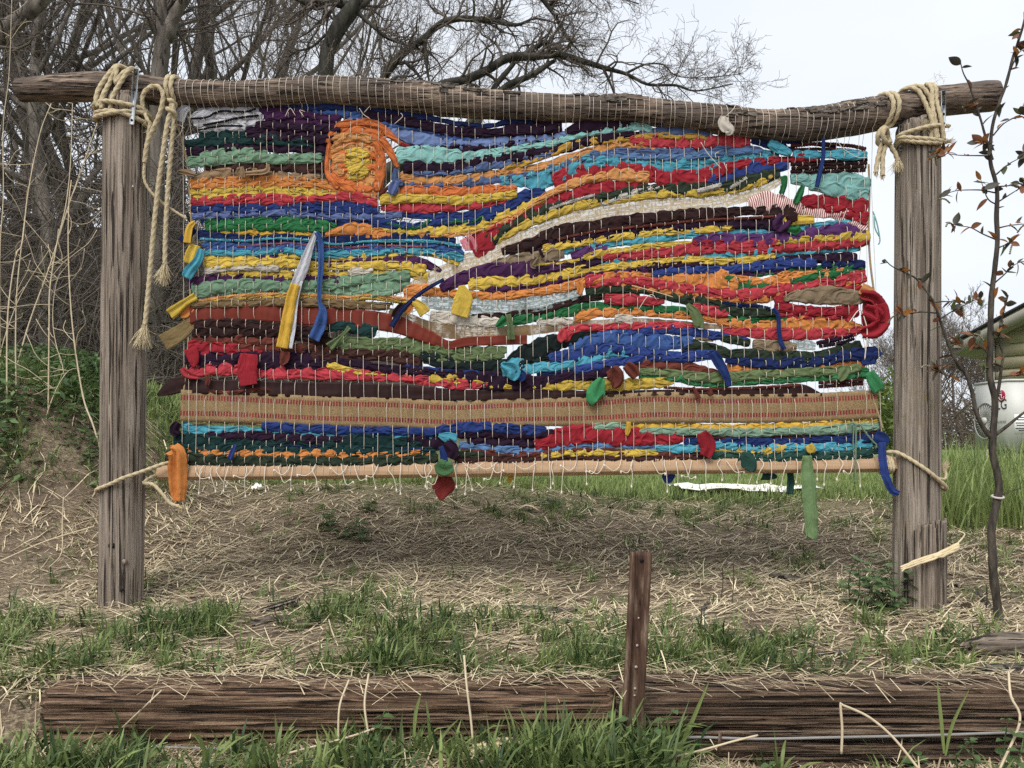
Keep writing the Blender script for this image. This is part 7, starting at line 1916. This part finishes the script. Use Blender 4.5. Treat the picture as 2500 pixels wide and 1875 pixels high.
def stick(a, b, r, lab, mat=None):
    pa, pb = hit(*a), hit(*b); mid = (pa + pb) / 2 + [0, 0, .004]; sp = smooth_path(np.array([pa + [0, 0, r * .6], mid + [0, 0, r * .5], pb + [0, 0, r * .6]]), .012)
    mb = MB(); n = len(sp); mb.add(*tube(sp + np.random.default_rng(int(a[0])).normal(0, r * .18, sp.shape), r * (1 + .3 * (vnoise(np.arange(n) * .5, np.zeros(n), int(a[0])) - .5)), 8)); mb.part('stick', mat or M_BARK, None, label=lab, cat='stick', group='sticks lying on the bank')
stick((610, 1530), (710, 1515), .012, 'short thick stick lying in the grass left of the middle')
stick((1240, 1490), (1410, 1500), .011, 'grey stick lying level, left of the rusty stake')
stick((1450, 1545), (1500, 1585), .006, 'dark bent twig close left of the rusty stake')
stick((1705, 1520), (1725, 1480), .008, 'short stick standing up in the straw right of the rusty stake')
stick((1960, 1608), (2065, 1598), .007, 'dark stick just above the right timber')
stick((1975, 1580), (2020, 1575), .006, 'short dark stick above another near the right timber')
stick((2380, 1440), (2430, 1500), .007, 'dark fallen twig against the sapling\'s foot')
stick((2330, 1430), (2385, 1455), .006, 'thin dark twig left of the sapling\'s foot')
stick((1880, 1410), (1960, 1420), .011, 'reddish rotten stick in the straw before the leaf-green tail')
def clod(px, py, r, lab, sq=.7):
    b_ = hit(px, py); nu, nv_ = 20, 12; U, Vv = np.meshgrid(np.linspace(0, 2 * np.pi, nu, endpoint=False), np.linspace(.02, np.pi - .02, nv_))
    f = 1 + .5 * (fbm(np.cos(U) * np.sin(Vv) * 2 + px, np.sin(U) * np.sin(Vv) * 2 + np.cos(Vv) * 2, 7) - .5)
    V = np.stack([r * np.sin(Vv) * np.cos(U) * f, r * np.sin(Vv) * np.sin(U) * f, r * sq * np.cos(Vv) * f], -1).reshape(-1, 3) + b_ + [0, 0, r * .3]
    i = np.arange(nv_ - 1)[:, None] * nu; j = np.arange(nu)[None, :]; j2 = (j + 1) % nu
    mb = MB(); mb.add(V, np.stack([i + j, i + nu + j, i + nu + j2, i + j2], -1).reshape(-1, 4)); mb.part('soil_clod', M_CLOD, None, label=lab, cat='clod', group='clods of earth')
clod(452, 1668, .024, 'larger clod of earth behind the left timber\'s left part'); clod(738, 1662, .017, 'small clod of earth behind the left timber, left one of two'); clod(806, 1662, .014, 'small clod of earth behind the left timber, right one of two')
clod(545, 1478, .013, 'dark clod of earth right of the brown post\'s foot'); clod(2360, 1490, .022, 'dark clod of earth between grey post and sapling')
# corn husks
def husk(px, Y, rz, L, W, lab, lift=.02, n=14, k=7, seed=0, curl=1.0):
    x = (px - 1250) * Y / FPX; z = float(ground_z(x, Y)); R_ = np.random.default_rng(seed)
    t_ = np.linspace(0, 1, n); v = np.linspace(-1, 1, k); wd = W * np.sin(np.pi * (t_ * .8 + .16)) ** .7
    a = v[None, :] * curl
    X = (t_[:, None] - .5) * L + 0 * a; Yy = np.sin(a) * wd[:, None] / 2; Zz = lift * np.sin(np.pi * t_)[:, None] + np.cos(a) * wd[:, None] * .35 + .004 * (fbm(t_[:, None] * 6, v[None, :] * 3 + seed, 5) - .5) * 2
    c, s_ = math.cos(rz), math.sin(rz)
    V = np.stack([x + X * c - Yy * s_, Y + X * s_ + Yy * c, z + .004 + Zz], -1).reshape(-1, 3); B = V - [0, 0, .0016]; nv_ = n * k; g = grid(n, k, 0)
    rim = np.array(list(range(k)) + [i * k + k - 1 for i in range(1, n)] + [(n - 1) * k + j for j in range(k - 2, -1, -1)] + [i * k for i in range(n - 2, 0, -1)]); rn = np.roll(rim, -1)
    mb = MB(); mb.add(np.vstack([V, B]), np.vstack([g, g[:, ::-1] + nv_, np.stack([rim, rim + nv_, rn + nv_, rn], 1)])); mb.part('corn_husk', M_HUSK, None, label=lab, cat='husk', group='dry corn husks')
husk(1240, 1.955, .05, .20, .045, 'broad dry corn husk at the bottom middle, top one of the heap', .018, seed=1)
husk(1190, 1.94, .45, .16, .035, 'dry corn husk at the bottom middle, left one of the heap', .012, seed=2)
husk(1320, 1.94, -.35, .20, .035, 'dry corn husk at the bottom middle, right one of the heap', .010, seed=3)
husk(1215, 1.92, -.9, .10, .040, 'short crumpled corn husk in front of the heap', .016, seed=4)
p_ = hit(1290, 1250); husk(1290, p_[1], -.25, .11, .035, 'dry husk leaf arched on the straw under the batten', .018, seed=5, curl=.8)
p_ = hit(630, 1195); 
# rotten wood at the right edge
def lump(name, lab, cat, c, size, rz, seed, mat, amp=.3):
    nu, nv_ = 48, 24; U, Vv = np.meshgrid(np.linspace(0, 2 * np.pi, nu, endpoint=False), np.linspace(.02, np.pi - .02, nv_))
    sx = np.cos(Vv); cy = np.sin(Vv) ** .5 * np.cos(U); cz = np.sin(Vv) ** .5 * np.sin(U)
    f = 1 + amp * (fbm(sx * 2.5 + seed, U * 2.2, seed) - .5) + .18 * (vnoise(sx * 5, U * 7, seed + 1) - .5)
    f[:, -1] = .5 * (f[:, -2] + f[:, 0])
    V = np.stack([sx * size[0] * (1 + .1 * (vnoise(U * 2, Vv * 3, 4) - .5)), cy * size[1] * f, cz * size[2] * f], -1).reshape(-1, 3) @ rotm('z', rz).T + np.array(c)
    i = np.arange(nv_ - 1)[:, None] * nu; j = np.arange(nu)[None, :]; j2 = (j + 1) % nu
    mb = MB(); mb.add(V, np.stack([i + j, i + j2, i + nu + j2, i + nu + j], -1).reshape(-1, 4)); return mb.part(name, mat, None, label=lab, cat=cat)
M_ROT = wood('rotten_wood', (.045, .035, .028), (.15, .12, .092), (.30, .25, .195), (5, 50, 50), .9, .42)
b_ = hit(2470, 1600); lump('rotten_log', 'grey rotten log stump lying at the right edge above the timber', 'log', b_ + [.06, .03, .02], (.20, .05, .038), .12, 3, M_ROT)
b_ = hit(2470, 1640); lump('bark_slab', 'thin brown bark slab under the rotten log at the right edge', 'bark', b_ + [.05, .0, .008], (.15, .03, .012), .05, 5, M_BARK)
b_ = hit(680, 1490); mb = MB(); boxmesh(mb, b_ + [0, .02, .012], (.13, .07, .02), rotm('y', -.28) @ rotm('z', .1), .004); mb.part('plank_offcut', M_POSTR, None, False, label='grey plank offcut lying in the grass left of the middle', cat='plank')
b_ = hit(2240, 1622); mb = MB(); mb.add(*tube(np.array([b_ + [-.02, 0, .006], b_ + [.0, .0, .010], b_ + [.022, .004, .008]]), [.006, .009, .006], 8)); mb.part('birch_twig', fabric((214, 204, 190)), None, label='pale stub of twig above the right timber', cat='stick')
b_ = hit(1680, 1460); husk(1690, b_[1], .3, .035, .022, 'small orange-brown dead leaf right of the rusty stake', .006, seed=9, n=8, k=5)
# paper scrap and white sheet
def crumple(name, lab, cat, c, sx, sy, amp, seed, mat, lift=.01, n=26, rz=0.0):
    u = np.linspace(-.5, .5, n); U, Vv = np.meshgrid(u, u)
    ed = 1 + .08 * (vnoise(U * 7 + seed, Vv * 7, seed) - .5)
    X = U * sx * ed; Yy = Vv * sy * ed; c_, s_ = math.cos(rz), math.sin(rz)
    xx = c[0] + X * c_ - Yy * s_; yy = c[1] + X * s_ + Yy * c_
    z = ground_z(xx, yy, False) + lift + amp * (fbm(U * 5 + seed, Vv * 5, seed, 3) - .25)
    V = np.stack([xx, yy, z], -1).reshape(-1, 3); B = V - [0, 0, .003]; g = grid(n, n, 0); nv_ = n * n
    rim = np.array(list(range(n)) + [i * n + n - 1 for i in range(1, n)] + [(n - 1) * n + j for j in range(n - 2, -1, -1)] + [i * n for i in range(n - 2, 0, -1)]); rn = np.roll(rim, -1)
    mb = MB(); mb.add(np.vstack([V, B]), np.vstack([g, g[:, ::-1] + nv_, np.stack([rim, rim + nv_, rn + nv_, rn], 1)])); return mb.part(name, mat, None, label=lab, cat=cat)
M_SHEET = plain('white_sheet', (.78, .76, .70), .8, .2, .06, 10, bstr=.1)
crumple('white_sheet', 'white plastic sheet spread on the lawn behind the weaving', 'sheet', ((1815 - 1250) * 4.75 / FPX, 4.75, 0), .85, .38, .06, 3, M_SHEET, .04)
p_ = hit(628, 1200); crumple('paper_scrap', 'small crumpled white paper under the batten\'s left part', 'paper', p_, .05, .05, .05, 6, M_SHEET, .012, 14)
